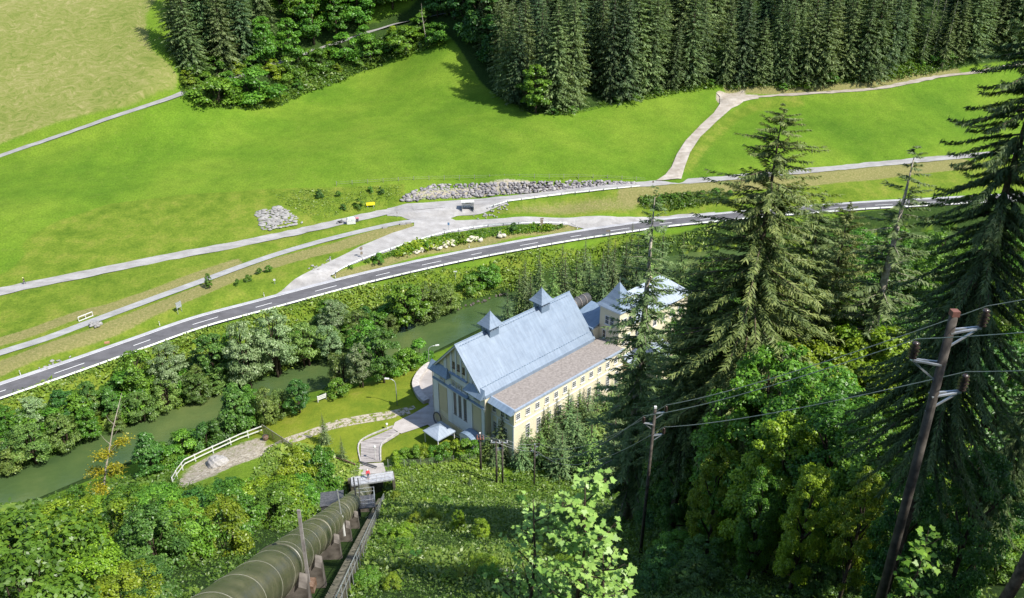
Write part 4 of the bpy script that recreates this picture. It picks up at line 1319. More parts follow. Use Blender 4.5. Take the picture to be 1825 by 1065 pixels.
# white plaster order of the gable front
mb = MB()
for a, b_ in ((VA - .03, .35), (2.75, 3.95), (7.95, 8.95), (11.25, VB + .03)):
    quadbox(mb, -.16, -.001, a, b_, Z0 + 1.6, 10.1)
quadbox(mb, -.13, -.001, .35, 2.75, 9.55, 10.1); quadbox(mb, -.13, -.001, 8.95, 11.25, 9.75, 10.1)
quadbox(mb, -.10, -.001, 3.95, 7.95, 9.7, 10.1); quadbox(mb, -.12, -.001, 3.95, 7.95, Z0 + 1.6, 5.3)
for a, b_ in ((3.95, 4.28), (5.02, 5.5), (6.3, 6.8), (7.62, 7.95)):
    quadbox(mb, -.11, -.001, a, b_, 5.3, 9.7)
quadbox(mb, -.06, -.001, VA, .75, 10.35, 12.2); quadbox(mb, -.06, -.001, 2.2, 3.7, 10.35, 12.2)
quadbox(mb, -.06, -.001, 8.0, 9.3, 10.35, 12.2); quadbox(mb, -.06, -.001, 10.8, VB, 10.35, 12.2)
quadbox(mb, -.05, -.001, 3.7, 8.0, 11.95, 13.15)
for v0, v1 in ((2.1, 2.75), (3.75, 4.2), (4.98, 5.35), (6.2, 6.6), (7.45, 7.8), (8.5, 9.1)):
    vm = (v0 + v1) / 2
    zt = ZE + (ZR - ZE) * (1 - abs(vm - VR) / (VB - VR)) - .55
    quadbox(mb, -.09, -.001, v0, v1, 13.2, zt)
mb.obj('plaster_trim', M['trim'], HALL)
for v0, v1 in ((.6, 2.5), (9.2, 11.0)):
    mb = MB(); quadbox(mb, -.07, -.001, v0, v1, 4.4, 9.5); mb.obj('blind_panel', M['cream_dark'], HALL)
mb = MB()
quadbox(mb, -.20, -.001, VA - .1, 3.4, Z0 - 1, Z0 + 1.6); quadbox(mb, -.26, -.001, 3.4, 8.3, Z0 - 1, Z0 + 1.5); quadbox(mb, -.20, -.001, 8.3, VB + .05, Z0 - 1, Z0 + 1.6)
mb.obj('plinth', M['cream_dark'], HALL)
# blue sheet metal courses and pent roofs on the front
mb = MB()
mb.prism([(-.30, -VA + .1, 10.1), (-.30, -VA + .1, 10.18), (-.001, -VA + .1, 10.35), (-.001, -VA + .1, 10.1)], (0, -(VB - VA + .2), 0))
mb.prism([(-.62, -3.4, 10.36), (-.62, -3.4, 10.44), (-.002, -3.4, 10.85), (-.002, -3.4, 10.36)], (0, -4.8, 0))
mb.prism([(-.35, -3.6, 13.15), (-.35, -3.6, 13.22), (-.001, -3.6, 13.45), (-.001, -3.6, 13.15)], (0, -4.3, 0))
mb.obj('string_course', M['roof_blue_v'], HALL)
for v0, v1 in ((VA - .35, 3.7), (7.7, VB + .1)):
    mb = MB()
    mb.add([(-1.0, -v0, 12.2), (-1.0, -v1, 12.2), (-.005, -v1 + (.8 if v1 < 5 else 0), 13.6), (-.005, -v0 - (.8 if v0 > 5 else 0), 13.6), (-1.0, -v0, 12.08), (-1.0, -v1, 12.08), (-.005, -v1, 12.08), (-.005, -v0, 12.08)],
           [(0, 1, 2, 3), (0, 4, 5, 1), (4, 7, 6, 5), (0, 3, 7, 4), (1, 5, 6, 2), (2, 6, 7, 3)])
    mb.obj('pent_roof', M['roof_blue_v'], HALL)
for v in (4.6, 5.8, 7.05): win(HALL, 'u-', -.001, (v, 15.0), .48, 1.15, 1, 2, M['brown_wood'])
for v, z in ((1.45, 11.15), (4.5, 11.3), (5.85, 11.3), (7.2, 11.3), (10.0, 11.3)): win(HALL, 'u-', -.065, (v, z), 1.0, .95, 3, 3)
for v in (.95, 3.55, 8.4, 9.35):
    pass
for v in (4.65, 5.9, 7.2): win(HALL, 'u-', -.001, (v, 7.5), .76, 4.3, 3, 9, M['grey_wood'])
# main roof
def slab(mb, a, b_, th):
    """roof slab: quad a (4 points, outer face) thickened along -b_"""
    mb.prism(a, b_)


sl_ = (ZR - ZE) / (VB - VR)
mb = MB()
for s_, ve in ((-1, VA - .5), (1, VB + .1)):
    ze = ZR - sl_ * abs(ve - VR)
    nx_ = Vector((0, -s_ * sl_, 1)).normalized() * -.22
    mb.prism([(-.45, -VR, ZR), (LH + .35, -VR, ZR), (LH + .35, -ve, ze), (-.45, -ve, ze)], (0, 0, -.24))
ro = mb.obj('roof', M['roof_blue'], HALL)
mb = MB()
mb.tube([(-.5, -VR, ZR + .02), (LH + .4, -VR, ZR + .02)], .10, 6)
mb.obj('ridge_cap', M['roof_blue_v'], ro)
for fr in (.06, .86):
    v_ = VR + (VB - VR) * fr
    z_ = ZR - sl_ * (v_ - VR)
    P_ = [(.2, -v_, z_ + .01)]
    for k in range(43):
        u_ = .3 + k * .59
        P_ += [(u_, -v_, z_ + .03), (u_, -v_, z_ + .15), (u_ + .2, -v_, z_ + .15), (u_ + .2, -v_, z_ + .03)]
    P_.append((LH - .2, -v_, z_ + .01))
    mb = MB(); mb.prism(P_, (0, -.06, 0)); mb.obj('snow_guard', M['roof_blue_v'], ro)
mb = MB()
for ve in (VA - .56, ):
    ze = ZR - sl_ * abs(ve - VR)
    mb.tube([(-.45, -ve, ze - .05), (LH + .3, -ve, ze - .05)], .09, 6)
mb.tube([(-.1, -VB - .12, ZE - .4), (-.1, -VB - .12, Z0)], .07, 6)
mb.tube([(-.12, -VA + .15, ZE - .5), (-.12, -VA + .15, Z0)], .07, 6)
mb.obj('rain_pipe', M['steel'], HALL)
mb = MB()
for s_ in (-1, 1):
    ve = VB + .05 if s_ > 0 else VA - .45
    ze = ZR - sl_ * abs(ve - VR)
    mb.prism([(-.44, -VR, ZR - .24), (-.44, -ve, ze - .24), (-.44, -ve, ze - .5), (-.44, -VR, ZR - .5)], (.08, 0, 0))
mb.obj('barge_board', M['white_paint'], HALL)
for u_ in (7.2, 19.2):
    t = MB(); hb = 1.0
    quadbox(t, u_ - hb, u_ + hb, VR - hb, VR + hb, ZR - 1.2, ZR + .95)
    tb = t.obj('ridge_turret', M['roof_blue_v'], HALL)
    lv = MB()
    for k in range(3):
        o_ = -.6 + .6 * k
        quadbox(lv, u_ + o_ - .18, u_ + o_ + .18, VR + hb, VR + hb + .05, ZR + .1, ZR + .75)
        quadbox(lv, u_ - hb - .05, u_ - hb, VR + o_ - .18, VR + o_ + .18, ZR + .1, ZR + .75)
    lv.obj('louvre', M['roof_white'], tb)
    rf = MB(); e_ = 1.55; z_ = ZR + .9
    rings = [(e_, z_), (e_ * .68, z_ + .62), (e_ * .30, z_ + 1.55), (0.03, z_ + 2.35)]
    vs_ = []; fs_ = []
    for e, z in rings:
        vs_ += [(u_ - e, -VR - e, z), (u_ + e, -VR - e, z), (u_ + e, -VR + e, z), (u_ - e, -VR + e, z)]
    for k in range(3):
        for j in range(4):
            fs_.append((k * 4 + j, k * 4 + (j + 1) % 4, k * 4 + 4 + (j + 1) % 4, k * 4 + 4 + j))
    vs_ += [(u_ - e_, -VR - e_, z_ - .1), (u_ + e_, -VR - e_, z_ - .1), (u_ + e_, -VR + e_, z_ - .1), (u_ - e_, -VR + e_, z_ - .1)]
    fs_ += [(16 + j, 16 + (j + 1) % 4, (j + 1) % 4, j) for j in range(4)] + [(19, 18, 17, 16), (12, 13, 14, 15)]
    rf.add(vs_, fs_)
    rf.obj('turret_roof', M['roof_blue'], tb)
    q = MB(); q.tube([(u_, -VR, z_ + 2.3), (u_, -VR, z_ + 2.75)], [.05, .015], 5); q.obj('finial', M['steel'], tb)
# side aisle with its flat gravel roof
AV, AU0, AU1, AZ = 17.3, 1.2, 27.9, 11.85
mb = MB(); quadbox(mb, AU0, AU1, VB + .001, AV, Z0 - 1, AZ)
mb.obj('aisle_wall', M['cream'], HALL)
mb = MB(); quadbox(mb, AU0 + .25, AU1 - .1, VB + .01, AV - .12, AZ + .001, AZ + .08)
mb.obj('gravel_roof', M['roof_gravel'], HALL)
mb = MB()
quadbox(mb, AU0 - .1, AU1, AV - .12, AV + .22, AZ - .22, AZ + .12)
quadbox(mb, AU0 + .02, AU0 + .24, VB + .1, AV - .13, AZ, AZ + .16)
mb.obj('eaves_board', M['roof_white'], HALL)
mb = MB()
mb.prism([(AU0 - .9, -VB - .25, AZ - .55), (AU0 - .9, -VB - .25, AZ - .45), (AU0 - .003, -VB - .25, AZ + .2), (AU0 - .003, -VB - .25, AZ - .55)], (0, -(AV - VB - .1), 0))
mb.obj('pent_roof', M['roof_blue_v'], HALL)
mb = MB(); quadbox(mb, AU0 - .08, AU0 - .001, VB + .12, AV, 8.75, 9.0); quadbox(mb, AU0, AU1 - .2, AV + .001, AV + .09, 8.8, 8.98)
for v in (VB + .2, 13.4, AV - .35): quadbox(mb, AU0 - .06, AU0 - .001, v, v + .35, Z0, 8.75)
mb.obj('aisle_trim', M['trim'], HALL)
for v in (12.85, 14.75, 15.85): win(HALL, 'u-', AU0 - .001, (v, 10.0), .85, 1.1, 2, 2)
for v in (13.0, 15.4): win(HALL, 'u-', AU0 - .001, (v, 6.2), .9, 3.0, 2, 5)
for k in range(12): win(HALL, 'v+', AV, (1.95 + 2.15 * k + .1, 10.45), .95, 1.25, 2, 3)
for k in range(10): win(HALL, 'v+', AV, (4.2 + 2.45 * k, 6.7), .95, 2.7, 2, 5)
# skirt between blue roof and aisle roof
mb = MB(); quadbox(mb, .1, LH, VB - .2, VB + .14, AZ + .081, ZE - .02)
mb.obj('roof_skirt', M['roof_blue'], HALL)
# door canopy with a barrel roof
mb = MB()
ring = []
for k in range(9):
    th = math.pi * (k / 8)
    ring.append((9.6 - 1.7 * math.cos(th), 4.1 + .75 * math.sin(th)))
poly = [(-2.1, -v, z) for v, z in ring] + [(-2.1, -v, z - .12) for v, z in ring[::-1]]
n_ = len(ring)
P = [(-2.1, -v, z) for v, z in ring] + [(-.21, -v, z) for v, z in ring] + [(-2.1, -v, z - .14) for v, z in ring] + [(-.21, -v, z - .14) for v, z in ring]
F_ = []
for k in range(n_ - 1):
    F_ += [(k, k + 1, n_ + k + 1, n_ + k), (2 * n_ + k, 3 * n_ + k, 3 * n_ + k + 1, 2 * n_ + k + 1), (k, 2 * n_ + k, 2 * n_ + k + 1, k + 1), (n_ + k, n_ + k + 1, 3 * n_ + k + 1, 3 * n_ + k)]
F_ += [(0, n_, 3 * n_, 2 * n_), (n_ - 1, 3 * n_ - 1, 4 * n_ - 1, 2 * n_ - 1)]
mb.add(P, F_)
cp = mb.obj('door_canopy', M['roof_blue_v'], HALL)
mb = MB()
quadbox(mb, -2.05, -1.75, 7.95, 8.35, Z0 - .5, 3.95); quadbox(mb, -2.05, -1.75, 10.85, 11.25, Z0 - .5, 3.95)
quadbox(mb, -2.12, -1.8, 7.9, 11.3, 3.8, 4.1)
mb.prism([(-2.13, -v, z - .13) for v, z in ring], (.10, 0, 0))
mb.obj('canopy_post', M['white_paint'], cp)
mb = MB(); quadbox(mb, -.3, -.261, 8.7, 10.5, Z0, 3.7); mb.obj('door', M['door'], HALL)

# tower with a bell cast pyramid roof and the office wing behind it
OFF = hall_root('office_house', 'cream office house with a tower under a pointed blue pyramid roof', 'building')
TU, TV, TS, TZ = 28.0, 11.4, 4.4, 18.1
mb = MB(); quadbox(mb, TU, TU + TS, TV, TV + TS, Z0 - 1, TZ); mb.obj('tower_wall', M['cream'], OFF)
mb = MB(); quadbox(mb, TU - .28, TU + TS + .28, TV - .28, TV + TS + .28, TZ, TZ + .42); mb.obj('cornice', M['trim'], OFF)
rf = MB(); vs_ = []; fs_ = []
cu, cv = TU + TS / 2, TV + TS / 2
for e, z in ((TS / 2 + .6, TZ + .43), (TS / 2 + .05, TZ + .85), (TS / 2 * .72, TZ + 1.75), (.04, TZ + 4.6)):
    vs_ += [(cu - e, -cv - e, z), (cu + e, -cv - e, z), (cu + e, -cv + e, z), (cu - e, -cv + e, z)]
for k in range(3):
    for j in range(4): fs_.append((k * 4 + j, k * 4 + (j + 1) % 4, k * 4 + 4 + (j + 1) % 4, k * 4 + 4 + j))
fs_ += [(3, 2, 1, 0), (12, 13, 14, 15)]
rf.add(vs_, fs_); rf_o = rf.obj('tower_roof', M['roof_blue'], OFF)
mb = MB(); mb.tube([(cu, -cv, TZ + 4.5), (cu, -cv, TZ + 5.6)], [.07, .02], 6); mb.obj('finial', M['steel'], rf_o)
for v in (13.1, 14.2): win(OFF, 'u-', TU, (v, 15.9), .95, 1.7, 1, 2)
win(OFF, 'u-', TU, (12.6, 12.9), .8, 1.7, 1, 2)
for u_ in (29.5, 30.9): win(OFF, 'v+', TV + TS, (u_, 15.9), .95, 1.7, 1, 2); win(OFF, 'v+', TV + TS, (u_, 12.3), .95, 1.7, 1, 2); win(OFF, 'v+', TV + TS, (u_, 8.3), .95, 1.7, 1, 2)
mb = MB(); quadbox(mb, TU + TS + .001, 50, 7.6, 15.0, Z0 - 1, 14.2); mb.obj('wing_wall', M['cream'], OFF)
mb = MB(); quadbox(mb, LH + .4, TU + TS - .5, 6.5, TV - .002, Z0 - 1, 13.9); mb.obj('link_wall', M['cream'], OFF)
mb = MB(); mb.prism([(LH + .2, -6.0, 14.15), (TU + TS - .4, -6.0, 15.6), (TU + TS - .4, -TV + .005, 15.6), (LH + .2, -TV + .005, 14.15)], (0, 0, -.3)); mb.obj('link_roof', M['roof_blue_v'], OFF)
rf = MB()
u0, u1, v0, v1, z0_, z1_ = TU + TS + .003, 50.6, 7.0, 15.6, 14.21, 18.2
rf.add([(u0, -v0, z0_), (u1, -v0, z0_), (u1, -v1, z0_), (u0, -v1, z0_), (u0 + 2.5, -(v0 + v1) / 2, z1_), (u1 - 5, -(v0 + v1) / 2, z1_)],
       [(0, 1, 5, 4), (1, 2, 5), (2, 3, 4, 5), (3, 0, 4), (3, 2, 1, 0)])
rf.obj('wing_roof', M['roof_white'], OFF)
for k in range(6):
    for z in (11.8, 8.0, 4.4): win(OFF, 'v+', 15.0, (34.5 + 2.6 * k, z), 1.1, 1.8, 2, 2)
mb = MB(); quadbox(mb, 29.5, 40, TV + TS + .001, 19.5, Z0 - 1, 7.6); mb.obj('porch_wall', M['cream'], OFF)
mb = MB(); mb.prism([(29.2, -TV - TS - .002, 9.0), (40.3, -TV - TS - .002, 9.0), (40.3, -20, 7.7), (29.2, -20, 7.7)], (0, 0, -.2)); mb.obj('porch_roof', M['roof_white'], OFF)
mb = MB()
for u_, v_, z_ in ((44, 9.8, 19.3),):
    mb = MB(); quadbox(mb, u_ - .5, u_ + .5, v_ - .4, v_ + .4, 16.5, z_); mb.obj('chimney', M['cream_dark'], OFF)

# ribbed pipe and its cover beyond the hall
def L2W(u_, v_, z):
    c, s = math.cos(HA), math.sin(HA)
    return Vector((HO[0] + c * u_ + s * v_, HO[1] + s * u_ - c * v_, z))


o = thing('ribbed_pipe', 'dark ribbed pipe with pale rings between the hall and the tower', 'pipe', L2W(33, -2.5, 0), HA)
mb = MB(); mb.tube([(-6, 0, 9.8), (8, 0, 9.8)], 1.1, 14); mb.obj('pipe', M['steel_dark'], o, True)
for k in range(9):
    mb = MB(); mb.tube([(-5.5 + 1.5 * k, 0, 9.8), (-5.36 + 1.5 * k, 0, 9.8)], 1.2, 14); mb.obj('ring', M['roof_gravel'], o)
mb = MB()
for k in range(4): mb.box((-5 + 4 * k, 0, 4.3), (.5, 2, 8.8))
mb.obj('support', M['concrete'], o)

# curved parapet, brown cover and tailrace pit on the river side of the hall
arcp = [G(px, py) for px, py in ((768, 652), (757, 660), (747, 672), (741, 688), (748, 706), (760, 718))]
pts = resample(arcp, .7)
mb = MB()
for a, b_ in zip(pts, pts[1:]):
    m_ = a.lerp(b_, .5); t = (b_ - a); 
    mb.box((m_.x, m_.y, m_.z + .3), (t.length + .08, 1.3, .9), math.atan2(t.y, t.x))
o = mb.obj('stone_parapet', surf('pale_stone', (.36, .33, .31), (.52, .49, .46), 1.5, .9, .1, .01))
tag(o, 'curved pale stone parapet around the tailrace beside the hall', 'parapet')
o = thing('wooden_cover', 'brown slanting wooden cover over the tailrace beside the hall', 'cover', (*L2W(4.2, -2.4, 0)[:2], 0), HA)
mb = MB(); mb.prism([(-2.6, .0, 5.2), (3.2, .0, 5.6), (3.6, 2.5, 4.1), (-1.6, 2.6, 3.0)], (0, 0, -.15)); mb.obj('roof', M['brown_wood'], o)
mb = MB()
for x, y, z in ((-2.2, .1, 5), (3, .1, 5.3), (3.3, 2.3, 3.9), (-1.4, 2.4, 2.9)): mb.box((x, y, z / 2 + .3), (.22, .22, z))
mb.obj('post', M['brown_wood'], o)
mb = MB(); mb.tube([(-2.2, .1, 2.6), (-1.4, 2.4, 2.6), (3.2, 2.4, 2.6)], .04, 5); mb.tube([(-2.2, .1, 2.0), (-1.4, 2.4, 2.0), (3.2, 2.4, 2.0)], .03, 5); mb.obj('railing', M['steel'], o)

# black hoop leaning on the wall
o = thing('steel_hoop', 'black steel hoop leaning against the cream plinth of the hall', 'hoop', L2W(-.75, .3, Z0), HA)
mb = MB()
ringp = [Vector((.15 * math.sin(0) - .38 * (1 - math.cos(t)) * -.35, -1.0 * math.sin(t), 1.05 - 1.05 * math.cos(t))) for t in np.linspace(0, 2 * math.pi, 29)]
mb.tube(ringp, .11, 6, False)
mb.obj('ring', M['steel_dark'], o, True)

# white pavilion on the lawn
c_ = (G(765, 800) + G(806, 800)) / 2
o = thing('pavilion', 'small white tent roofed pavilion on the lawn in front of the hedge', 'pavilion', (*L2W(-3.6, 4.6, 0)[:2], Z0), HA)
mb = MB(); e_ = 1.95
mb.add([(-e_, -e_, 2.3), (e_, -e_, 2.3), (e_, e_, 2.3), (-e_, e_, 2.3), (0, 0, 3.35), (-e_, -e_, 2.12), (e_, -e_, 2.12), (e_, e_, 2.12), (-e_, e_, 2.12)], [(0, 1, 4), (1, 2, 4), (2, 3, 4), (3, 0, 4), (5, 6, 1, 0), (6, 7, 2, 1), (7, 8, 3, 2), (8, 5, 0, 3), (8, 7, 6, 5)])
mb.obj('roof', M['roof_white'], o)
for x in (-1, 1):
    for y in (-1, 1):
        mb = MB(); mb.box((x * 1.7, y * 1.7, 1.06), (.12, .12, 2.1)); mb.obj('post', M['white_paint'], o)

# wooden ramp with pale kerbs
def m_planks():
    m, nt, b = newmat('ramp_planks', .9, .1)
    pos = N(nt, 'NewGeometry').outputs['Position']
    vm = N(nt, 'VectorMath', operation='MULTIPLY'); nt.links.new(pos, vm.inputs[0]); vm.inputs[1].default_value = (.35, 3.2, 1)
    f = noise(nt, 1.2, 5, .7, vec=vm.outputs[0]); g = noise(nt, 2.5, 4, .6, vec=pos)
    c = ramp(nt, f, [(.35, (.17, .155, .15)), (.5, (.30, .275, .265)), (.65, (.40, .375, .36))])
    nt.links.new(mixc(nt, .35, c, ramp(nt, g, [(.3, (.7, .7, .7)), (.7, (1.1, 1.1, 1.1))]), 'MULTIPLY'), b.inputs['Base Color'])
    bump(nt, b, f, .03, .6)
    return m


M['planks'] = m_planks()
drape('ramp_paving', RAMP, -.0, M['planks'])
drape('slab_paving', SLAB, .0, M['yard'])
for lb, px in (('pale kerb on the left side of the wooden ramp', [(643, 824), (643, 787), (700, 761)]), ('pale kerb on the right side of the wooden ramp', [(679, 822), (681, 793), (712, 772)])):
    mb = MB()
    for a, b_ in zip(resample(Gs(px), .8), resample(Gs(px), .8)[1:]):
        m_ = a.lerp(b_, .5); t = b_ - a
        mb.box((m_.x, m_.y, float(top(m_.x, m_.y)[0]) + .08), (t.length + .03, .22, .24), math.atan2(t.y, t.x))
    o = mb.obj('ramp_kerb', M['concrete']); tag(o, lb, 'kerb')

# ================================================================== penstock
def pa(Y):
    return Vector(pipe_axis(Y))


PDIR = (pa(90) - pa(10)).normalized()
PSIDE = Vector((PDIR.y, -PDIR.x, 0)).normalized()     # to the right of the way down


def m_pipe():
    m, nt, b = newmat('painted_pipe', .38, .5)
    tc = N(nt, 'TexCoord')
    f = noise(nt, .45, 5, .6)
    vm = N(nt, 'VectorMath', operation='MULTIPLY'); nt.links.new(tc.outputs['Object'], vm.inputs[0]); vm.inputs[1].default_value = (1.6, .35, 1.0)
    g = noise(nt, 1.8, 6, .7, vec=vm.outputs[0])
    c = ramp(nt, f, [(.3, (.040, .046, .024)), (.5, (.080, .080, .042)), (.68, (.14, .13, .072))])
    c = mixc(nt, .8, c, ramp(nt, g, [(.3, (.45, .5, .5)), (.55, (1.0, 1.0, 1.0)), (.75, (1.6, 1.5, 1.35))]), 'MULTIPLY')
    nt.links.new(c, b.inputs['Base Color'])
    nt.links.new(maprange(nt, g, .3, .7, .25, .55, 'LINEAR'), b.inputs['Roughness'])
    return m


M['pipe'] = m_pipe()
PEN = thing('penstock', 'huge olive green steel penstock running down the slope to the power station', 'pipeline', pa(92))
base = pa(92)
mb = MB()
yy = list(np.arange(8, 92.1, 3))
mb.tube([pa(y) - base for y in yy], 1.0, 48)
mb.obj('pipe', M['pipe'], PEN, True)
M['seam'] = surf('weld_seam', (.13, .13, .09), (.22, .21, .16), 3, .5, .4)
yb = 12.0
while yb < 91:
    mb = MB()
    p = pa(yb) - base
    mb.tube([p - PDIR * .018, p - PDIR * .012, p + PDIR * .012, p + PDIR * .018], [1.0, 1.012, 1.012, 1.0], 40, False)
    mb.obj('weld_seam', M['seam'], PEN, True)
    yb += 2.6
for y in (24.2, 35.5, 50, 70, 80):
    mb = MB(); p = pa(y) - base
    mb.tube([p - PDIR * .12, p - PDIR * .11, p + PDIR * .11, p + PDIR * .12], [1.0, 1.06, 1.06, 1.0], 48, False)
    mb.obj('flange', M['pipe'], PEN, True)

M['stain_concrete'] = surf('stained_concrete', (.06, .052, .044), (.17, .15, .13), 1.3, .9, .1, .02)
sad0 = None
for k, y in enumerate((15.5, 23.0, 27.8, 36.5, 45, 54, 72, 81)):
    p = pa(y)
    g = p.z - 2.6
    mb = MB()
    mb.prism([(-1.3, -.45, -3.2), (1.36, -.45, -3.2), (1.3, -.45, -.62), (1.0, -.45, -.45), (.8, -.45, -.72), (0, -.45, -1.08), (-.8, -.45, -.72), (-1.0, -.45, -.45), (-1.3, -.45, -.62)], (0, .8, 0))
    o = mb.obj('pipe_saddle', M['stain_concrete'])
    o.location = p
    o.rotation_euler = (0, 0, math.atan2(PSIDE.y, PSIDE.x))
    lbs = {1: 'rust stained concrete saddle nearest the tall leaning post under the pipe', 2: 'rust stained concrete saddle second up from the picture edge under the pipe'}
    tag(o, lbs.get(k, 'stained concrete saddle carrying the penstock beside the stair'), 'pipe support', 'concrete saddles under the penstock')
# stair and railing beside the pipe
M['dark_concrete'] = surf('mossy_concrete', (.05, .05, .035), (.14, .13, .10), 2, .9, .1, .02)
st = thing('slope_stair', 'narrow concrete stair with steel railing running beside the penstock', 'stair', (0, 0, 0))
mb = MB()
y = 16.0
while y < 88:
    p = pa(y) + PSIDE * 2.25
    mb.box((p.x, p.y, p.z - 2.05), (.7, .55, .4), math.atan2(PSIDE.y, PSIDE.x))
    y += .42
mb.obj('step', M['dark_concrete'], st)
rl = []
for k, y in enumerate(np.arange(18, 88, 1.7)):
    p = pa(y) + PSIDE * 2.78
    mb = MB(); mb.tube([(p.x, p.y, p.z - 2.1), (p.x, p.y, p.z - .75)], .022, 5)
    mb.obj('railing_post', M['steel'], st)
    rl.append(Vector((p.x, p.y, p.z - .78)))
mb = MB(); mb.tube(rl, .022, 5); mb.tube([v - Vector((0, 0, .45)) for v in rl], .014, 5)
mb.obj('handrail', M['steel'], st)
# tall leaning posts
p = pa(23.6) + PSIDE * 1.25
o = thing('leaning_post', 'tall grey steel post leaning beside the penstock', 'post', (p.x, p.y, p.z - 1.2))
mb = MB(); mb.box((.03, 0, 2.15), (.13, .07, 4.3), M=Matrix.Rotation(R(1), 3, 'Y')); mb.obj('shaft', M['grey_wood'], o)
mb = MB(); mb.box((0, 0, .15), (.5, .5, .4)); mb.obj('foot', M['rust'], o)
p = pa(44) + PSIDE * .9
o = thing('thin_post', 'thin grey standpipe rising beside the penstock above the stair', 'post', (p.x, p.y, p.z - 1.5))
mb = MB(); mb.tube([(0, 0, 0), (-.1, 0, 4.4)], .05, 6); mb.obj('shaft', M['steel'], o)
mb = MB(); mb.tube([(0, 0, 0), (0, 0, 1.9)], .09, 6); mb.obj('sleeve', M['white_paint'], o)
# valve platform across the pipe
PY = 64.0
pp = pa(PY)
o = thing('valve_platform', 'dark steel valve platform with railing and handwheels straddling the penstock', 'platform', (pp.x, pp.y, pp.z), math.atan2(PSIDE.y, PSIDE.x))
mb = MB(); mb.box((-1.9, 0, .25), (2.2, 2.0, 1.3)); mb.obj('valve_box', M['steel_dark'], o)
mb = MB(); mb.box((1.55, .3, -.35), (1.9, 2.0, .10)); mb.obj('deck', M['steel_dark'], o)
mb = MB(); mb.box((-1.9, 0, .93), (2.4, 2.2, .06)); mb.obj('lid', M['steel_dark'], o)
for x in (.75, 2.4):
    for y in (-.6, 1.2):
        mb = MB(); mb.box((x, y, -1.7), (.12, .12, 2.7)); mb.obj('leg', M['steel_dark'], o)
mb = MB(); mb.tube([(.65, -.65, -3.0), (.6, -.65, 3.9)], .075, 6); mb.obj('mast', M['steel_dark'], o)
mb = MB(); mb.tube([(.9, 1.25, -.5), (.9, 1.25, 2.2)], .06, 6); mb.obj('mast', M['steel_dark'], o)
mb = MB()
for z in (.75, .25): mb.tube([(.65, -.65, z), (2.45, -.65, z), (2.45, 1.25, z), (.65, 1.25, z)], .028, 5)
for x, y in ((2.45, -.65), (2.45, 1.25), (1.5, -.65)): mb.tube([(x, y, -.35), (x, y, .78)], .028, 5)
mb.tube([(.75, -.6, -2.6), (2.4, -.6, -.6)], .04, 5)
mb.obj('railing', M['steel'], o)
for x in (-1.3, .25):
    mb = MB()
    ringp = [Vector((x + .3 * math.cos(t), -1.12, .75 + .3 * math.sin(t))) for t in np.linspace(0, 2 * math.pi, 19)]
    mb.tube(ringp, .035, 5, False)
    for t in range(4): mb.tube([(x, -1.12, .75), (x + .3 * math.cos(t * 1.57 + .4), -1.12, .75 + .3 * math.sin(t * 1.57 + .4))], .02, 4)
    mb.tube([(x, -1.12, .75), (x, -.9, .75)], .03, 5)
    mb.obj('handwheel', M['steel'], o)

# footbridge over the pipe
BA, BB = Vector(U(628, 861, 6.0)), Vector(U(700, 850, 6.0))
bd = (BB - BA); bl = bd.length
o = thing('footbridge', 'pale steel footbridge with railings crossing above the penstock', 'footbridge', (*((BA + BB) / 2)[:2], 5.9), math.atan2(bd.y, bd.x))
mb = MB(); mb.box((0, .6, 0), (bl + .3, 1.7, .10)); mb.obj('deck', surf('bridge_deck', (.30, .31, .33), (.42, .43, .45), 2, .7), o)
mb = MB(); mb.box((0, -.32, -.12), (bl + .3, .08, .22)); mb.obj('girder', M['steel'], o)
mb = MB(); mb.box((0, 1.48, -.12), (bl + .3, .08, .22)); mb.obj('girder', M['steel_dark'], o)
for yy_, thick in ((-.3, 1), (1.46, 1)):
    mb = MB()
    for z in (1.12, .6) if yy_ < 0 else (1.12, .15): mb.tube([(-bl / 2, yy_, z), (bl / 2, yy_, z)], .02, 5)
    nb = 5 if yy_ < 0 else 26
    for k in range(nb + 1): mb.tube([(-bl / 2 + bl * k / nb, yy_, .05), (-bl / 2 + bl * k / nb, yy_, 1.12)], .022 if yy_ < 0 else .012, 4)
    mb.obj('railing', M['grey_wood'], o)
mb = MB(); mb.box((-bl / 2 - .1, .6, -1.4), (.4, 1.7, 2.5)); mb.obj('abutment', M['dark_concrete'], o)
mb = MB(); mb.box((bl / 2 + .1, .6, -1.4), (.4, 1.7, 2.5)); mb.obj('abutment', M['dark_concrete'], o)
# headwall where the pipe goes into the ground
p = pa(92.5)
mb = MB(); mb.box((p.x, p.y + .6, p.z + .2), (5.2, .7, 3.4), math.atan2(PSIDE.y, PSIDE.x))
o = mb.obj('headwall', M['dark_concrete']); tag(o, 'grey concrete headwall where the penstock goes underground', 'wall')
a = G(640, 826); b_ = G(672, 838)
mb = MB(); mb.tube([a + Vector((0, 0, .5)), b_ + Vector((0, 0, .7))], .14, 6)
o = mb.obj('barrier_bar', M['steel_dark']); tag(o, 'dark bar lying slantwise across the slab behind the footbridge', 'barrier')
mb = MB()
for k, (px, py) in enumerate(((572, 816), (588, 818), (604, 823), (620, 828), (632, 833))):
    p = G(px, py); mb.box((p.x, p.y, p.z + .35), (.16, .16, 1.0))
pts_ = [G(px, py) + Vector((0, 0, .75)) for px, py in ((568, 814), (588, 818), (604, 823), (620, 828), (634, 834))]
mb.tube(pts_, .10, 6)
o = mb.obj('wooden_rail', M['brown_wood']); tag(o, 'brown wooden rail at the edge of the lawn below the small blue green spruce', 'railing')

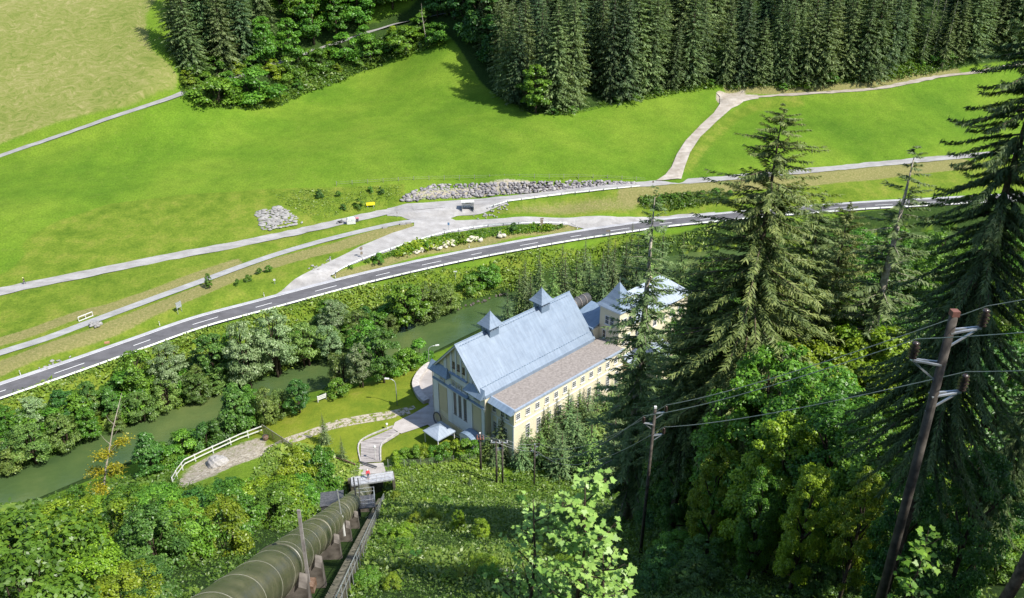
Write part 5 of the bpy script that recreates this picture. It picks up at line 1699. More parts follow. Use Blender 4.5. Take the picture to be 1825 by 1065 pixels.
# ================================================================== overhead line
def pole(label, base_, height, r0, lean=(0, 0), cap=None, arms=True, s=1.0, az=0.0):
    o = thing('utility_pole', label, 'power pole', base_, az, 'wooden poles of the power line')
    mb = MB(); mb.tube([(0, 0, -1), (lean[0] * .5, lean[1] * .5, height * .5), (lean[0], lean[1], height)], [r0, r0 * .88, r0 * .74], 12)
    mb.obj('shaft', M['polewood'], o, True)
    mb = MB(); tp = Vector((lean[0], lean[1], height))
    mb.tube([tp, tp + Vector((0, 0, .12))], [r0 * .95, r0 * .9], 4 if cap else 10); mb.obj('cap', cap or M['steel'], o)
    att = []
    if arms:
        for k, (dz, sd) in enumerate(((-.38 * s, 1), (-1.15 * s, -1), (-1.95 * s, 1))):
            q = tp + Vector((0, 0, dz))
            e = q + Vector((sd * .62 * s, 0, .10 * s))
            mb = MB()
            for yo in (-.07 * s, .07 * s): mb.tube([q + Vector((0, yo, 0)), e + Vector((0, yo * .4, 0))], .028 * s, 4)
            mb.tube([q + Vector((0, 0, -.42 * s)), e], .026 * s, 4)
            ar = mb.obj('bracket', M['steel'], o)
            mb = MB()
            rr = [.03, .10, .05, .11, .05, .115, .05, .11, .05, .09, .03]
            mb.tube([e + Vector((0, 0, s * (.02 + .042 * i))) for i in range(len(rr))], [x * s for x in rr], 10)
            mb.obj('insulator', M['glaze_brown'], ar, True)
            att.append(Vector(base_) + Matrix.Rotation(az, 3, 'Z') @ (e + Vector((0, 0, .5 * s))))
    return o, att


M['polewood'] = surf('pole_wood', (.035, .030, .026), (.105, .092, .078), 3, .85, .15, .01)
M['pole_cap'] = surf('red_cap', (.12, .055, .042), (.20, .095, .075), 4, .7)
LINEPTS = []
Ax, Ay, Az = UY(1700, 562, 14.06)
xb, yb_, zb = UY(1566, 1090, 14.06)
oA, tA = pole('nearest dark wooden power pole with a reddish cap', (xb, 14.06, zb), Az - zb, .118, (Ax - xb, 0), M['pole_cap'])
gB = G(1141, 990)
tb_ = UY(1168, 727, gB.y)
oB, tB = pole('second wooden power pole in the shade in front of the slim spruce', gB, tb_[2] - gB.z, .11, (tb_[0] - gB.x, 0), M['white_paint'])
gC = G(952, 868)
tc_ = UY(953, 792, gC.y)
oC, tC = pole('third small wooden power pole in the dark at the foot of the slope', gC, tc_[2] - gC.z, .14, (tc_[0] - gC.x, 0), M['steel'])
# double pole
gD, gE = G(886, 862), G(895, 863)
m_ = (gD + gE) / 2
o = thing('double_pole', 'wooden double pole with a crossbar at the foot of the slope', 'power pole', m_)
hD = UY(886, 786, m_.y)[2] - m_.z
half = max(.45, abs(gE.x - gD.x) / 2)
for s_ in (-1, 1):
    mb = MB(); mb.tube([(s_ * half, 0, -1), (s_ * half, 0, hD)], [.17, .13], 10); mb.obj('leg', M['polewood'], o, True)
mb = MB(); mb.box((0, 0, hD - .25), (2.6, .14, .14)); mb.box((0, .15, hD - 1.6), (1.4, .1, .5)); mb.obj('crossbar', M['steel'], o)
tD = []
for x in (-1.15, 0, 1.15):
    mb = MB(); rr = [.03, .10, .05, .11, .05, .11, .03]; mb.tube([(x, 0, hD - .18 + .06 * i) for i in range(7)], rr, 8); mb.obj('insulator', M['white_paint'], o, True)
    tD.append(m_ + Vector((x, 0, hD + .2)))
tD = tD[::-1]
gF = G(857, 838)
tF_ = UY(857, 772, gF.y)
oF, tF = pole('stout end pole with a cable head in front of the door canopy', gF, tF_[2] - gF.z, .2, (0, 0), M['white_paint'], arms=False)
mb = MB()
for x in (-.45, 0, .45): mb.tube([(x, -.25, tF_[2] - gF.z - .9), (x, -.25, tF_[2] - gF.z - .1)], [.13, .07], 7)
mb.box((0, -.15, tF_[2] - gF.z - .9), (1.2, .25, .2))
mb.obj('cable_head', surf('red_brown_iron', (.22, .09, .07), (.34, .17, .14), 5, .6), oF)
tF = [gF + Vector((x, -.2, tF_[2] - gF.z)) for x in (.45, 0, -.45)]
tC_ = tC
offs = [Vector(UY(2150, 458, 8.5)), Vector(UY(2150, 560, 8.5)), Vector(UY(2150, 640, 8.5))]


def catenary(a, b_, sag, n=22):
    return [a.lerp(b_, t) - Vector((0, 0, sag * 4 * t * (1 - t))) for t in np.linspace(0, 1, n)]


M['wire'] = surf('wire', (.36, .36, .36), (.48, .48, .48), 5, .5, .5, 0, .3)
for k, lb in enumerate(('top wire of the power line along the dark wood', 'middle wire of the power line along the dark wood', 'lowest wire of the power line along the dark wood')):
    pts_ = catenary(offs[k], tA[k], .05, 8)[:-1] + catenary(tA[k], tB[k], .28)[:-1] + catenary(tB[k], tC[k], 2.6 if k else 2.0)[:-1] + catenary(tC[k], tD[k], .5, 10)[:-1] + catenary(tD[k], tF[k], .3, 8)
    mb = MB()
    rad = [max(.008, min(.022, .0007 * ((p.y * CS + (CAM_H - p.z) * SN)) * .9)) for p in pts_]
    mb.tube(pts_, rad, 5)
    tag(mb.obj('overhead_wire', M['wire'], None, True), lb, 'wire', 'wires of the power line')

# ================================================================== roadside things
def guardrail(label, pts, off, z0=.0, step=4.0, mat='steel', h=.62):
    o = thing('guardrail', label, 'guardrail', pts[len(pts) // 2])
    b0 = pts[len(pts) // 2]
    L = []
    n = len(pts)
    for k, p in enumerate(pts):
        t = (pts[min(k + 1, n - 1)] - pts[max(k - 1, 0)]); t = Vector((t.x, t.y, 0)).normalized()
        L.append(p + Vector((t.y, -t.x, 0)) * off)
    prof = [(0, h - .16), (.05, h - .10), (0, h), (.05, h + .10), (0, h + .16)]
    vs_ = []; fs_ = []
    for k, p in enumerate(L):
        t = (L[min(k + 1, n - 1)] - L[max(k - 1, 0)]); t = Vector((t.x, t.y, 0)).normalized(); r = Vector((t.y, -t.x, 0))
        for d, z in prof: vs_.append(p - b0 - r * d + Vector((0, 0, z + z0)))
        for d, z in prof[::-1]: vs_.append(p - b0 - r * (d - .03) + Vector((0, 0, z + z0)))
    m_ = len(prof) * 2
    for k in range(n - 1):
        for j in range(m_): fs_.append((k * m_ + j, k * m_ + (j + 1) % m_, (k + 1) * m_ + (j + 1) % m_, (k + 1) * m_ + j))
    mb = MB(); mb.add(vs_, fs_); mb.obj('beam', M[mat], o)
    pm = MB().box((0, 0, h / 2 - .1), (.10, .12, h + .42)).mesh('post', M['steel_dark'])
    for p, t in along(L, step, 1.0)[:100]:
        c = link('post', pm, o, p - b0 + Vector((t.y, -t.x, 0)).normalized() * .10 + Vector((0, 0, z0)))
        c.rotation_euler = (0, 0, math.atan2(t.y, t.x))
    return o


M['rail_white'] = surf('pale_galvanised', (.62, .64, .62), (.76, .78, .74), 3, .5, .4, 0, .15)
vis = [p for p in MAIN if -105 < p.x < 175]
guardrail('long pale guardrail between the main road and the river', vis, 3.25, 0, 4.2, 'rail_white')
guardrail('dark guardrail on the lower side of the link road', resample(Gs([(592, 493), (612, 480), (650, 463), (700, 445), (750, 428.5), (800, 415), (860, 405.5), (940, 399.5), (1010, 400)]), 1.5), .1, .05, 4.0, 'steel')
guardrail('guardrail on the lower side of the upper road behind the bus shelter', resample(Gs([(873, 371), (890, 366), (905, 361), (950, 355), (1000, 348.5), (1060, 342), (1140, 334)]), 1.5), .1, .05, 4.0, 'rail_white')

# boulder wall and rock apron
def boulders(name, rows, n, seed, size, mat, label, cat, flat=.75):
    """rows: list of poly-lines (3D) from bottom to top; stones packed between them"""
    r = np.random.default_rng(seed)
    ico = bmesh.new(); bmesh.ops.create_icosphere(ico, subdivisions=2, radius=1)
    IV = np.array([v.co for v in ico.verts]); IF = np.array([[v.index for v in f.verts] for f in ico.faces]); ico.free()
    Vs, Fs, Ts = [], [], []
    c = 0
    for q in rows:
        R_ = r.uniform(.75, 1.25, 3) * r.choice([.75, .9, 1.0, 1.15, 1.3]) * size * np.array([1.1, .8, .9])
        pl = unit(r.normal(size=(9, 3)))
        dd = r.uniform(.42, .78, 9)
        v = IV.copy()
        for a, b_ in zip(pl, dd):
            s_ = np.maximum(v @ a - b_, 0)
            v -= s_[:, None] * a * .95
        v = v * R_ + r.normal(size=v.shape) * .02 * size
        th = r.uniform(0, 6.28); cs_, sn_ = math.cos(th), math.sin(th)
        v = v @ np.array([[cs_, sn_, 0], [-sn_, cs_, 0], [0, 0, 1]])
        v[:, 2] *= flat
        Vs.append(v + np.array(q)); Fs.append(IF + c); c += len(v); Ts.append(np.full(len(v), r.uniform(0, 1)))
    me = npmesh(name, np.concatenate(Vs), 3, mat, np.concatenate(Ts), F=np.concatenate(Fs))
    return tag(link(name, me), label, cat)


def m_boulder():
    m, nt, b = newmat('boulder', .9, .15)
    a = N(nt, 'Attribute', attribute_name='tint')
    pos = N(nt, 'NewGeometry').outputs['Position']
    c = ramp(nt, a.outputs['Fac'], [(0, (.16, .152, .158)), (.5, (.25, .238, .242)), (1, (.34, .325, .315))])
    g = noise(nt, 1.5, 5, .65, vec=pos)
    nt.links.new(mixc(nt, .6, c, ramp(nt, g, [(.3, (.65, .66, .68)), (.7, (1.15, 1.12, 1.1))]), 'MULTIPLY'), b.inputs['Base Color'])
    bump(nt, b, g, .05, .5)
    return m


M['boulder'] = m_boulder()
lo_ = resample(Gs([(716, 358), (760, 355), (830, 351), (905, 346), (1000, 338.5), (1060, 333), (1130, 328)]), .85)
hi_px = [(722, 349), (752, 335), (775, 331), (830, 330), (905, 327), (1000, 325), (1060, 324), (1126, 326)]
hi_ = resample(Gs(hi_px), .5)
rows = []
rs = np.random.default_rng(4)
hs = arc(hi_)
for k, p in enumerate(lo_):
    fr = k / (len(lo_) - 1)
    # upper end above this foot point
    q = min(hi_, key=lambda a: abs(a.x - p.x - (0.0)))
    L = (q - p).length
    nr = max(3, int(L / .62))
    for j in range(nr + 1):
        w_ = p.lerp(q, (j + rs.uniform(-.2, .2)) / nr)
        rows.append((w_.x + rs.uniform(-.4, .4) + (.6 if j % 2 else 0), w_.y + .15, w_.z + .12))
boulders('boulder_wall', rows, 0, 5, .66, M['boulder'], 'long retaining wall of big pale grey boulders under the meadow', 'boulder wall')
AP = Gs([(459, 377), (502, 367), (539, 396), (464, 411)])
rows = []
for a in np.linspace(0, 1, 14):
    for b_ in np.linspace(0, 1, 11):
        p = AP[0].lerp(AP[1], a).lerp(AP[3].lerp(AP[2], a), b_)
        if (a in (0, 1) or b_ in (0, 1)) and rs.uniform() < .45: continue
        rows.append((p.x + rs.uniform(-.3, .3), p.y + rs.uniform(-.3, .3), h1(p.x, p.y) + .05))
M['boulder_pale'] = surf('pale_boulder', (.21, .205, .195), (.33, .32, .305), .9, .9, .1, .02)
boulders('stone_apron', rows, 0, 6, .78, M['boulder_pale'], 'square apron of pale flat stones on the grass bank', 'stone apron', .28)
rows = []
for px0, px1, n_ in (((872, 377), (905, 366), 26), ((885, 383), (845, 386), 14), ((556, 478), (590, 462), 16), ((70, 660), (110, 640), 14)):
    a, b_ = G(*px0), G(*px1)
    for k in range(n_):
        p = a.lerp(b_, rs.uniform(0, 1)); x, y = p.x + rs.normal() * .7, p.y + rs.normal() * .7
        rows.append((x, y, h1(x, y) + .1))
boulders('roadside_stones', rows, 0, 8, .34, M['boulder_pale'], 'loose pale stones strewn along the road verges', 'stones')['kind'] = 'stuff'
rows = []
edge_pts = resample([Vector(U(px, py, WATER_Z)) for px, py in ((690, 588), (740, 571), (785, 559), (830, 547), (900, 524))], .9)
for p in edge_pts:
    for _ in range(2): rows.append((p.x + rs.normal() * .5, p.y + .4 + rs.normal() * .4, WATER_Z + .15 + rs.uniform(0, .3)))
boulders('shore_stones', rows, 0, 9, .5, surf('wet_stone', (.04, .036, .03), (.12, .105, .09), 1, .7, .3), 'line of dark stones along the far edge of the wide river', 'stones')['kind'] = 'stuff'
# pale rock outcrop on the island between link road and main road
M['limestone'] = surf('bright_limestone', (.42, .39, .29), (.60, .56, .46), .8, .9, .1, .05)
for px0, px1, px2, n_, lb in (((722, 456), (780, 444), (772, 438), 18, 'long low limestone outcrop at the left under the ivy of the island'), ((765, 446), (825, 434), (800, 430), 26, 'biggest bright limestone outcrop under the broom bush on the island'), ((828, 433), (860, 428), (840, 423), 16, 'peaked limestone outcrop right of the broom bush'), ((886, 424), (898, 422), (892, 417), 10, 'small limestone lump at the right of the island')):
    a, b_, c_ = G(*px0), G(*px1), G(*px2)
    rows = []
    for k in range(n_):
        u_, w_ = rs.uniform(0, 1), rs.uniform(0, 1) * .9
        p = a.lerp(b_, u_).lerp(c_, w_)
        rows.append((p.x, p.y, h1(p.x, p.y) + .25))
    boulders('rock_outcrop', rows, 0, 10 + n_, .8, M['limestone'], lb, 'rock')

# fence of the meadow above the boulder wall
pts_ = resample(Gs([(600, 330.5), (680, 325), (760, 320.5), (850, 318.5), (950, 317), (1050, 317.5), (1130, 321.5), (1150, 323)]), 1.0)
o = thing('meadow_fence', 'thin wire fence with wooden posts on top of the boulder wall', 'fence', pts_[0])
pm = MB().box((0, 0, .55), (.10, .10, 1.4)).mesh('post', M['grey_wood'])
for p, t in along(pts_, 4.2): link('post', pm, o, p - pts_[0])
mb = MB()
for z in (.5, 1.0): mb.tube([p - pts_[0] + Vector((0, 0, z)) for p in pts_], .02, 4)
mb.obj('wire', M['grey_wood'], o)


def board_fence(label, px, h=1.15, nr=2, step=2.6, inset=0):
    pts_ = Gs(px)
    o = thing('board_fence', label, 'fence', pts_[0])
    b0 = pts_[0]
    L = []
    for a, b_ in zip(pts_, pts_[1:]):
        L += [a.lerp(b_, t) for t in np.linspace(0, 1, max(2, int((b_ - a).length / 1.0)))[:-1]]
    L.append(pts_[-1])
    for j in range(nr):
        z = h - .12 - j * (h - .3) / max(1, nr - 1) * .62
        mb = MB()
        for a, b_ in zip(L, L[1:]):
            d = b_ - a; m_ = (a + b_) / 2 - b0
            mb.prism([a - b0 + Vector((0, 0, z - .11)), b_ - b0 + Vector((0, 0, z - .11)), b_ - b0 + Vector((0, 0, z + .11)), a - b0 + Vector((0, 0, z + .11))], (-.02, -.06, 0))
        mb.obj('rail', M['white_paint'], o)
    pm = MB().box((0, .06, h / 2 - .15), (.14, .12, h + .3)).mesh('post', M['white_paint'])
    for p, t in along(L, step): link('post', pm, o, p - b0)
    return o


board_fence('white board fence curving along the river bank beside the gravel pile', [(309, 864), (318, 848), (331, 831), (362, 816), (395, 801), (430, 785), (468, 771)], 1.5, 2, 3.0)
board_fence('short piece of white three rail fence at the upper edge of the lawn', [(567, 717), (582, 711)], 1.3, 3, 1.6)
# mesh gate
def m_mesh():
    m, nt, b = newmat('wire_mesh', .6, .3)
    b.inputs['Base Color'].default_value = (.22, .26, .15, 1)
    b.inputs['Alpha'].default_value = .42
    return m


M['mesh'] = m_mesh()
a, b_ = G(470, 774), G(523, 808)
o = thing('mesh_gate', 'leaning green wire mesh gate across the dirt track', 'gate', a)
d = b_ - a
mb = MB(); mb.prism([(0, 0, .1), d + Vector((0, 0, .1)), d + Vector((0, 0, 1.9)), (0, 0, 2.1)], (.02, .02, 0)); mb.obj('mesh_panel', M['mesh'], o)
for t in (0, .33, .66, 1.0):
    mb = MB(); q = d * t + Vector((.03, .03, 0)); mb.tube([q - Vector((0, 0, .3)), q + Vector((0, 0, 2.1))], .06, 6); mb.obj('post', M['rust'], o)
mb = MB(); mb.tube([(0, 0, 2.1), d + Vector((0, 0, 1.95))], .045, 5); mb.obj('top_rail', M['grey_wood'], o)
# wire fence in front of the hedge
pts_ = resample(Gs([(692, 832), (720, 832), (760, 830), (800, 826), (850, 820)]), 1.0)
o = thing('wire_fence', 'green wire fence with thin posts in front of the hedge', 'fence', pts_[0])
mb = MB()
for p, q in zip(pts_, pts_[1:]): mb.prism([p - pts_[0] + Vector((0, 0, .05)), q - pts_[0] + Vector((0, 0, .05)), q - pts_[0] + Vector((0, 0, 1.5)), p - pts_[0] + Vector((0, 0, 1.5))], (0, .015, 0))
mt, nt_, bt_ = newmat('thin_mesh', .6, .3); bt_.inputs['Base Color'].default_value = (.25, .3, .2, 1); bt_.inputs['Alpha'].default_value = .16
mb.obj('mesh_panel', mt, o)
pm = MB().tube([(0, 0, -.3), (0, 0, 1.6)], .04, 6).mesh('post', M['steel'])
for p, t in along(pts_, 2.6): link('post', pm, o, p - pts_[0] + Vector((0, -.05, 0)))

# gravel heap, stone pile
def mound(name, c, r_, h, mat, label, cat, seed):
    bm = bmesh.new(); bmesh.ops.create_icosphere(bm, subdivisions=4, radius=1)
    r = np.random.default_rng(seed)
    ph = r.uniform(0, 6, 4)
    for v in bm.verts:
        x, y, z = v.co
        k = 1 + .10 * math.sin(3 * x + ph[0]) * math.cos(4 * y + ph[1]) + .06 * math.sin(9 * x + ph[2]) * math.sin(8 * z + 7 * y + ph[3]) + r.normal() * .012
        v.co = (x * r_ * k, y * r_ * k * .85, max(z, -.15) * h * k)
    me = bpy.data.meshes.new(name); bm.to_mesh(me); bm.free(); me.materials.append(mat)
    o = link(name, me); o.location = c
    return tag(o, label, cat)


mound('gravel_heap', G(389, 826), 1.75, 1.35, surf('pale_gravel', (.28, .265, .25), (.42, .40, .38), 6, .95, .1, .05), 'heap of pale grey gravel inside the bend of the white fence', 'gravel heap', 3)
rows = []
c_ = G(873, 1020)
for k in range(150):
    x, y = c_.x + rs.normal() * .75, c_.y + rs.normal() * .75
    rows.append((x, y, h1(x, y) + rs.uniform(.0, .2)))
boulders('stone_pile', rows, 0, 12, .13, M['boulder_pale'], 'small pile of broken pale stones on the shaded slope', 'stone pile', .8)
# small tub by the gate
p = G(474, 783)
o = thing('metal_tub', 'small round brown tub next to the mesh gate', 'tub', p)
mb = MB(); mb.tube([(0, 0, 0), (0, 0, .7)], [.42, .5], 14, True); mb.obj('body', M['rust'], o, True)
mb = MB(); mb.tube([(.5 * math.cos(t), .5 * math.sin(t), .71) for t in np.linspace(0, 6.283, 15)], .04, 5, False); mb.obj('rim', M['steel_dark'], o)


# street lamps, garden lamps
def street_lamp(label, base_, h, reach, az):
    o = thing('street_lamp', label, 'street lamp', base_, az, 'street lamps by the lawn')
    mb = MB(); mb.tube([(0, 0, -.3), (0, 0, h * .8), (reach * .12, 0, h * .93), (reach * .5, 0, h), (reach, 0, h + .05)], [.09, .07, .06, .05, .045], 8); mb.obj('pole', M['steel'], o, True)
    mb = MB(); mb.prism([(reach - .1, -.14, h), (reach + .65, -.17, h + .03), (reach + .65, .17, h + .03), (reach - .1, .14, h)], (0, 0, .16)); mb.obj('lamp_head', M['white_paint'], o)
    return o


g = G(708, 722); street_lamp('street lamp standing in the shadow on the lawn', g, UY(706, 676, g.y)[2] - g.z, 1.2, R(175))
g = G(765, 651); street_lamp('street lamp behind the hall beside the curved parapet', g, UY(765, 617, g.y)[2] - g.z, 1.5, R(10))
for lb, px, py in (('thin garden lamp with a white globe on the wooden ramp', 670, 821), ('low garden lamp with a white globe at the bend of the ramp', 690, 765)):
    g = G(px, py); hh = 2.6 if px == 670 else .9
    o = thing('garden_lamp', lb, 'garden lamp', g)
    mb = MB(); mb.tube([(0, 0, 0), (0, 0, hh)], .045, 6); mb.obj('pole', M['white_paint'], o)
    mb = MB(); mb.tube([(0, 0, hh + .22 - .22 * math.cos(t)) for t in np.linspace(0.1, 3.04, 9)], [.22 * math.sin(t) for t in np.linspace(0.1, 3.04, 9)], 10); mb.obj('globe', M['white_paint'], o, True)

# bus shelter
g = G(834, 375)
o = thing('bus_shelter', 'grey bus shelter with glass roof standing on the junction paving', 'bus shelter', g, R(5))
mg, ng, bg = newmat('shelter_glass', .1, .5); bg.inputs['Base Color'].default_value = (.62, .66, .70, 1); bg.inputs['Alpha'].default_value = .5
mb = MB(); mb.box((0, 0, 2.62), (3.4, 1.7, .1)); mb.obj('roof', M['white_paint'], o)
for x in (-1.55, 1.55):
    mb = MB(); mb.box((x, .1, 1.35), (.07, 1.3, 2.1)); mb.obj('side_panel', surf('grey_panel', (.20, .21, .23), (.27, .28, .30), 2, .4), o)
    for y in (-.7, .75):
        mb = MB(); mb.box((x, y, 1.28), (.1, .1, 2.56)); mb.obj('post', M['steel'], o)
mb = MB(); mb.box((0, .78, 1.35), (2.9, .05, 1.6)); mb.obj('back_panel', mg, o)
mb = MB(); mb.box((0, .45, .5), (2.4, .4, .07)); mb.box((-.9, .45, .25), (.08, .35, .5)); mb.box((.9, .45, .25), (.08, .35, .5)); mb.obj('bench', M['steel_dark'], o)
mb = MB(); mb.box((.2, .72, 1.9), (1.4, .04, .4)); mb.obj('notice_board', surf('notice', (.3, .3, .33), (.38, .38, .4), 2), o)

# yellow board
g = G(661, 371)
o = thing('yellow_board', 'yellow sign board on short legs beside the upper road', 'sign', g, R(16))
M['yellow'] = surf('sign_yellow', (.78, .62, .02), (.86, .70, .04), 2, .5)
mb = MB(); mb.box((0, 0, 1.3), (2.3, .07, .85)); mb.obj('panel', M['yellow'], o)
for x in (-.8, .8):
    mb = MB(); mb.box((x, .06, .45), (.09, .05, 1.5)); mb.obj('leg', M['steel'], o)
# container, bin and motorbike
g = G(626, 398)
o = thing('recycling_container', 'white recycling container with a pale green lid at the roadside', 'container', g, R(14))
mb = MB(); mb.prism([(-1.1, -.6, .05), (1.1, -.6, .05), (1.1, -.6, 1.15), (.8, -.6, 1.55), (-.8, -.6, 1.55), (-1.1, -.6, 1.15)], (0, 1.25, 0)); mb.obj('body', M['white_paint'], o)
mb = MB(); mb.box((.25, 0, 1.6), (1.0, 1.1, .09)); mb.obj('lid', surf('pale_green', (.42, .62, .52), (.5, .7, .6), 3), o)
mb = MB(); mb.box((-1.13, 0, .75), (.05, 1.0, 1.1)); mb.obj('end_panel', surf('grey_side', (.22, .24, .25), (.3, .31, .32), 3), o)
mb = MB(); mb.box((-.4, -.62, 1.05), (.5, .03, .25)); mb.box((.4, -.62, 1.05), (.5, .03, .25)); mb.obj('hatch', surf('hatch_grey', (.5, .55, .55), (.6, .64, .64), 3), o)
g = G(637, 395)
o = thing('waste_bin', 'dark waste bin with a pink red lid beside the white container', 'bin', g, R(14))
mb = MB(); mb.prism([(-.28, -.3, .08), (.28, -.3, .08), (.36, -.36, 1.05), (-.36, -.36, 1.05)], (0, .62, 0)); mb.obj('body', M['steel_dark'], o)
mb = MB(); mb.prism([(-.4, -.4, 1.05), (.4, -.4, 1.05), (.36, -.4, 1.22), (-.36, -.4, 1.15)], (0, .75, 0)); mb.obj('lid', surf('pink_red', (.55, .16, .2), (.65, .24, .27), 3), o)
g = G(607, 398)
o = thing('motorbike', 'small dark motorbike parked beside the white container', 'motorbike', g, R(25))
for x in (-.65, .65):
    mb = MB(); mb.tube([(x + .30 * math.cos(t), 0, .32 + .30 * math.sin(t)) for t in np.linspace(0, 6.283, 21)], .07, 6, False); wh = mb.obj('wheel', M['steel_dark'], o)
    mb = MB(); mb.tube([(x, -.04, .32), (x, .04, .32)], .16, 10); mb.obj('rim', M['steel'], wh)
mb = MB(); mb.tube([(-.6, 0, .5), (-.1, 0, .62), (.25, 0, .78), (.5, 0, .8)], [.10, .17, .17, .06], 8); mb.box((0, 0, .38), (.5, .28, .35)); mb.obj('body', surf('bike_paint', (.02, .02, .025), (.05, .05, .06), 3, .3, .5), o, True)
mb = MB(); mb.prism([(-.7, -.13, .74), (0, -.13, .72), (0, .13, .72), (-.7, .13, .74)], (0, 0, .1)); mb.obj('saddle', M['steel_dark'], o)
mb = MB(); mb.tube([(.65, 0, .32), (.42, 0, .95)], .045, 5); mb.tube([(.38, -.36, 1.05), (.42, 0, .98), (.38, .36, 1.05)], .03, 5); mb.prism([(.5, -.18, .85), (.5, .18, .85), (.38, .14, 1.35), (.38, -.14, 1.35)], (.03, 0, 0)); mb.obj('fork', M['steel'], o)


def sign(label, base_, h, shape, w, hh, az, mat, plate2=None, name='road_sign', post='steel'):
    o = thing(name, label, 'sign', base_, az)
    mb = MB(); mb.tube([(0, 0, -.3), (0, 0, h)], .045, 6); mb.obj('post', M[post], o)
    mb = MB()
    if shape == 'disc': P_ = [(w / 2 * math.cos(t), -.06, h - w / 2 + w / 2 * math.sin(t)) for t in np.linspace(0, 6.283, 19)[:-1]]
    elif shape == 'arrow': P_ = [(-w / 2, -.06, h - hh), (w / 2, -.06, h - hh), (w / 2 + hh * .5, -.06, h - hh / 2), (w / 2, -.06, h), (-w / 2, -.06, h)]
    elif shape == 'tri': P_ = [(-w / 2, -.06, h - w * .87), (w / 2, -.06, h - w * .87), (0, -.06, h)]
    else: P_ = [(-w / 2, -.06, h - hh), (w / 2, -.06, h - hh), (w / 2, -.06, h), (-w / 2, -.06, h)]
    mb.prism(P_, (0, .03, 0)); mb.obj('plate', mat, o)
    if plate2:
        mb = MB(); mb.box((0, -.05, h - hh - .75), (plate2[0], .03, plate2[1])); mb.obj('plate', mat, o)
    return o


M['sign_back'] = surf('sign_back', (.16, .13, .10), (.26, .22, .17), 4, .7)
M['sign_blue'] = surf('sign_blue', (.10, .20, .36), (.16, .28, .46), 4, .5)
g = G(645, 460); sign('brown backed road sign at the guardrail of the link road', g, 3.0, 'disc', .85, .85, R(35), M['sign_back'], (.6, .7))
g = G(965, 411); sign('tall brown road sign on the island, with its shadow on the link road', g, 3.6, 'arrow', .9, .4, R(20), M['sign_back'], (.8, 1.3), post='sign_back')
g = G(800, 413); sign('small blue sign on a thin pole at the link road', g, 2.6, 'rect', .5, .7, R(0), M['sign_blue'])
g = G(1026, 404); sign('thin pole at the right end of the island', g, 2.4, 'rect', .22, .3, R(10), M['white_paint'], name='marker_pole')
g = G(1083, 424); sign('dark road sign by the long guardrail above the conifers', g, 2.3, 'rect', 1.0, .5, R(8), M['sign_back'])
g = G(490, 506); sign('small white square sign at the mouth of the link road', g, 1.3, 'rect', .5, .45, R(10), M['white_paint'])
g = G(708, 387); sign('short dark post at the tip of the grass between the two paths', g, 1.6, 'rect', .16, .5, R(10), M['sign_back'], name='marker_pole')
g = G(1163, 335); sign('small sign beside the upper road where the gravel track begins', g, 2.2, 'disc', .6, .6, R(10), M['sign_back'])
g = G(812, 500); sign('white marker on a post in the grass above the river', g, 2.6, 'rect', .8, .3, R(10), M['white_paint'], name='marker_pole')
g = G(321, 557)
o = thing('double_post_sign', 'grey sign on two posts in the grass beneath the cycle path', 'sign', g, R(60))
for x in (-.5, .5):
    mb = MB(); mb.tube([(x, 0, -.3), (x, 0, 2.6)], .05, 6); mb.obj('post', M['steel'], o)
mb = MB(); mb.box((0, -.06, 1.9), (1.3, .04, 1.3)); mb.obj('plate', M['steel'], o)
# delineator posts
dl = MB().prism([(-.06, -.05, -.2), (.06, -.05, -.2), (.06, -.05, .88), (-.06, -.05, 1.0)], (0, .1, 0)).mesh('post', M['white_paint'])
db = MB().prism([(-.064, -.054, .62), (.064, -.054, .62), (.064, -.054, .8), (-.064, -.054, .8)], (0, .108, 0)).mesh('reflector_band', M['steel_dark'])
for px, py, lb in ((37, 668, 'white road marker post at the verge on the far left'), (285, 580, 'white road marker post on the verge below the cycle path bridge'), (471, 528, 'white road marker post near the mouth of the link road'), (598, 495, 'white road marker post at the left tip of the island'), (836, 441, 'white road marker post below the limestone outcrop'), (1029, 408, 'white road marker post at the right tip of the island')):
    g = G(px, py)
    o = thing('marker_post', lb, 'road marker', g, R(30), 'white marker posts along the main road')
    link('post', dl, o); link('reflector_band', db, o)
# stone slabs beside the cycle path
for k, (px, py, s_) in enumerate(((686, 406, 1.2), (718, 400, 1.5), (728, 398, 1.3))):
    g = G(px, py); mb = MB(); mb.box((0, 0, .16), (s_, .7, .36), R(20))
    o = mb.obj('stone_block', M['boulder_pale']); o.location = g
    tag(o, ('pale stone block lying by the cycle path, farthest from the junction', 'long pale stone block where the cycle path ends', 'pale stone block nearest the junction paving')[k], 'stone block')
# little bridge of the cycle path: railing and headwall
a, b_ = G(141, 573), G(166, 563)
o = thing('path_railing', 'pale railing of the little cycle path bridge', 'railing', a)
d = b_ - a
mb = MB()
for z in (1.0, .12): mb.tube([Vector((0, 0, z)), d + Vector((0, 0, z))], .09, 5)
mb.obj('rail', M['white_paint'], o)
for t in (0, .5, 1):
    mb = MB(); q = d * t; mb.tube([q - Vector((0, 0, .3)), q + Vector((0, 0, 1.0))], .07, 5); mb.obj('post', M['white_paint'], o)
g = G(169, 580)
rows = [(g.x + rs.uniform(-1, 1), g.y + rs.uniform(-.7, .7), g.z + rs.uniform(.1, .4)) for _ in range(22)]
boulders('stone_headwall', rows, 0, 14, .42, M['boulder_pale'], 'small pale stone headwall under the cycle path bridge', 'headwall')
g = G(191, 611)
mb = MB(); mb.box((0, 0, .12), (.9, .5, .3), R(20)); o = mb.obj('drain_cover', surf('terracotta', (.36, .18, .10), (.46, .26, .16), 4)); o.location = g
tag(o, 'small reddish drain block on the gravel verge of the main road', 'drain')


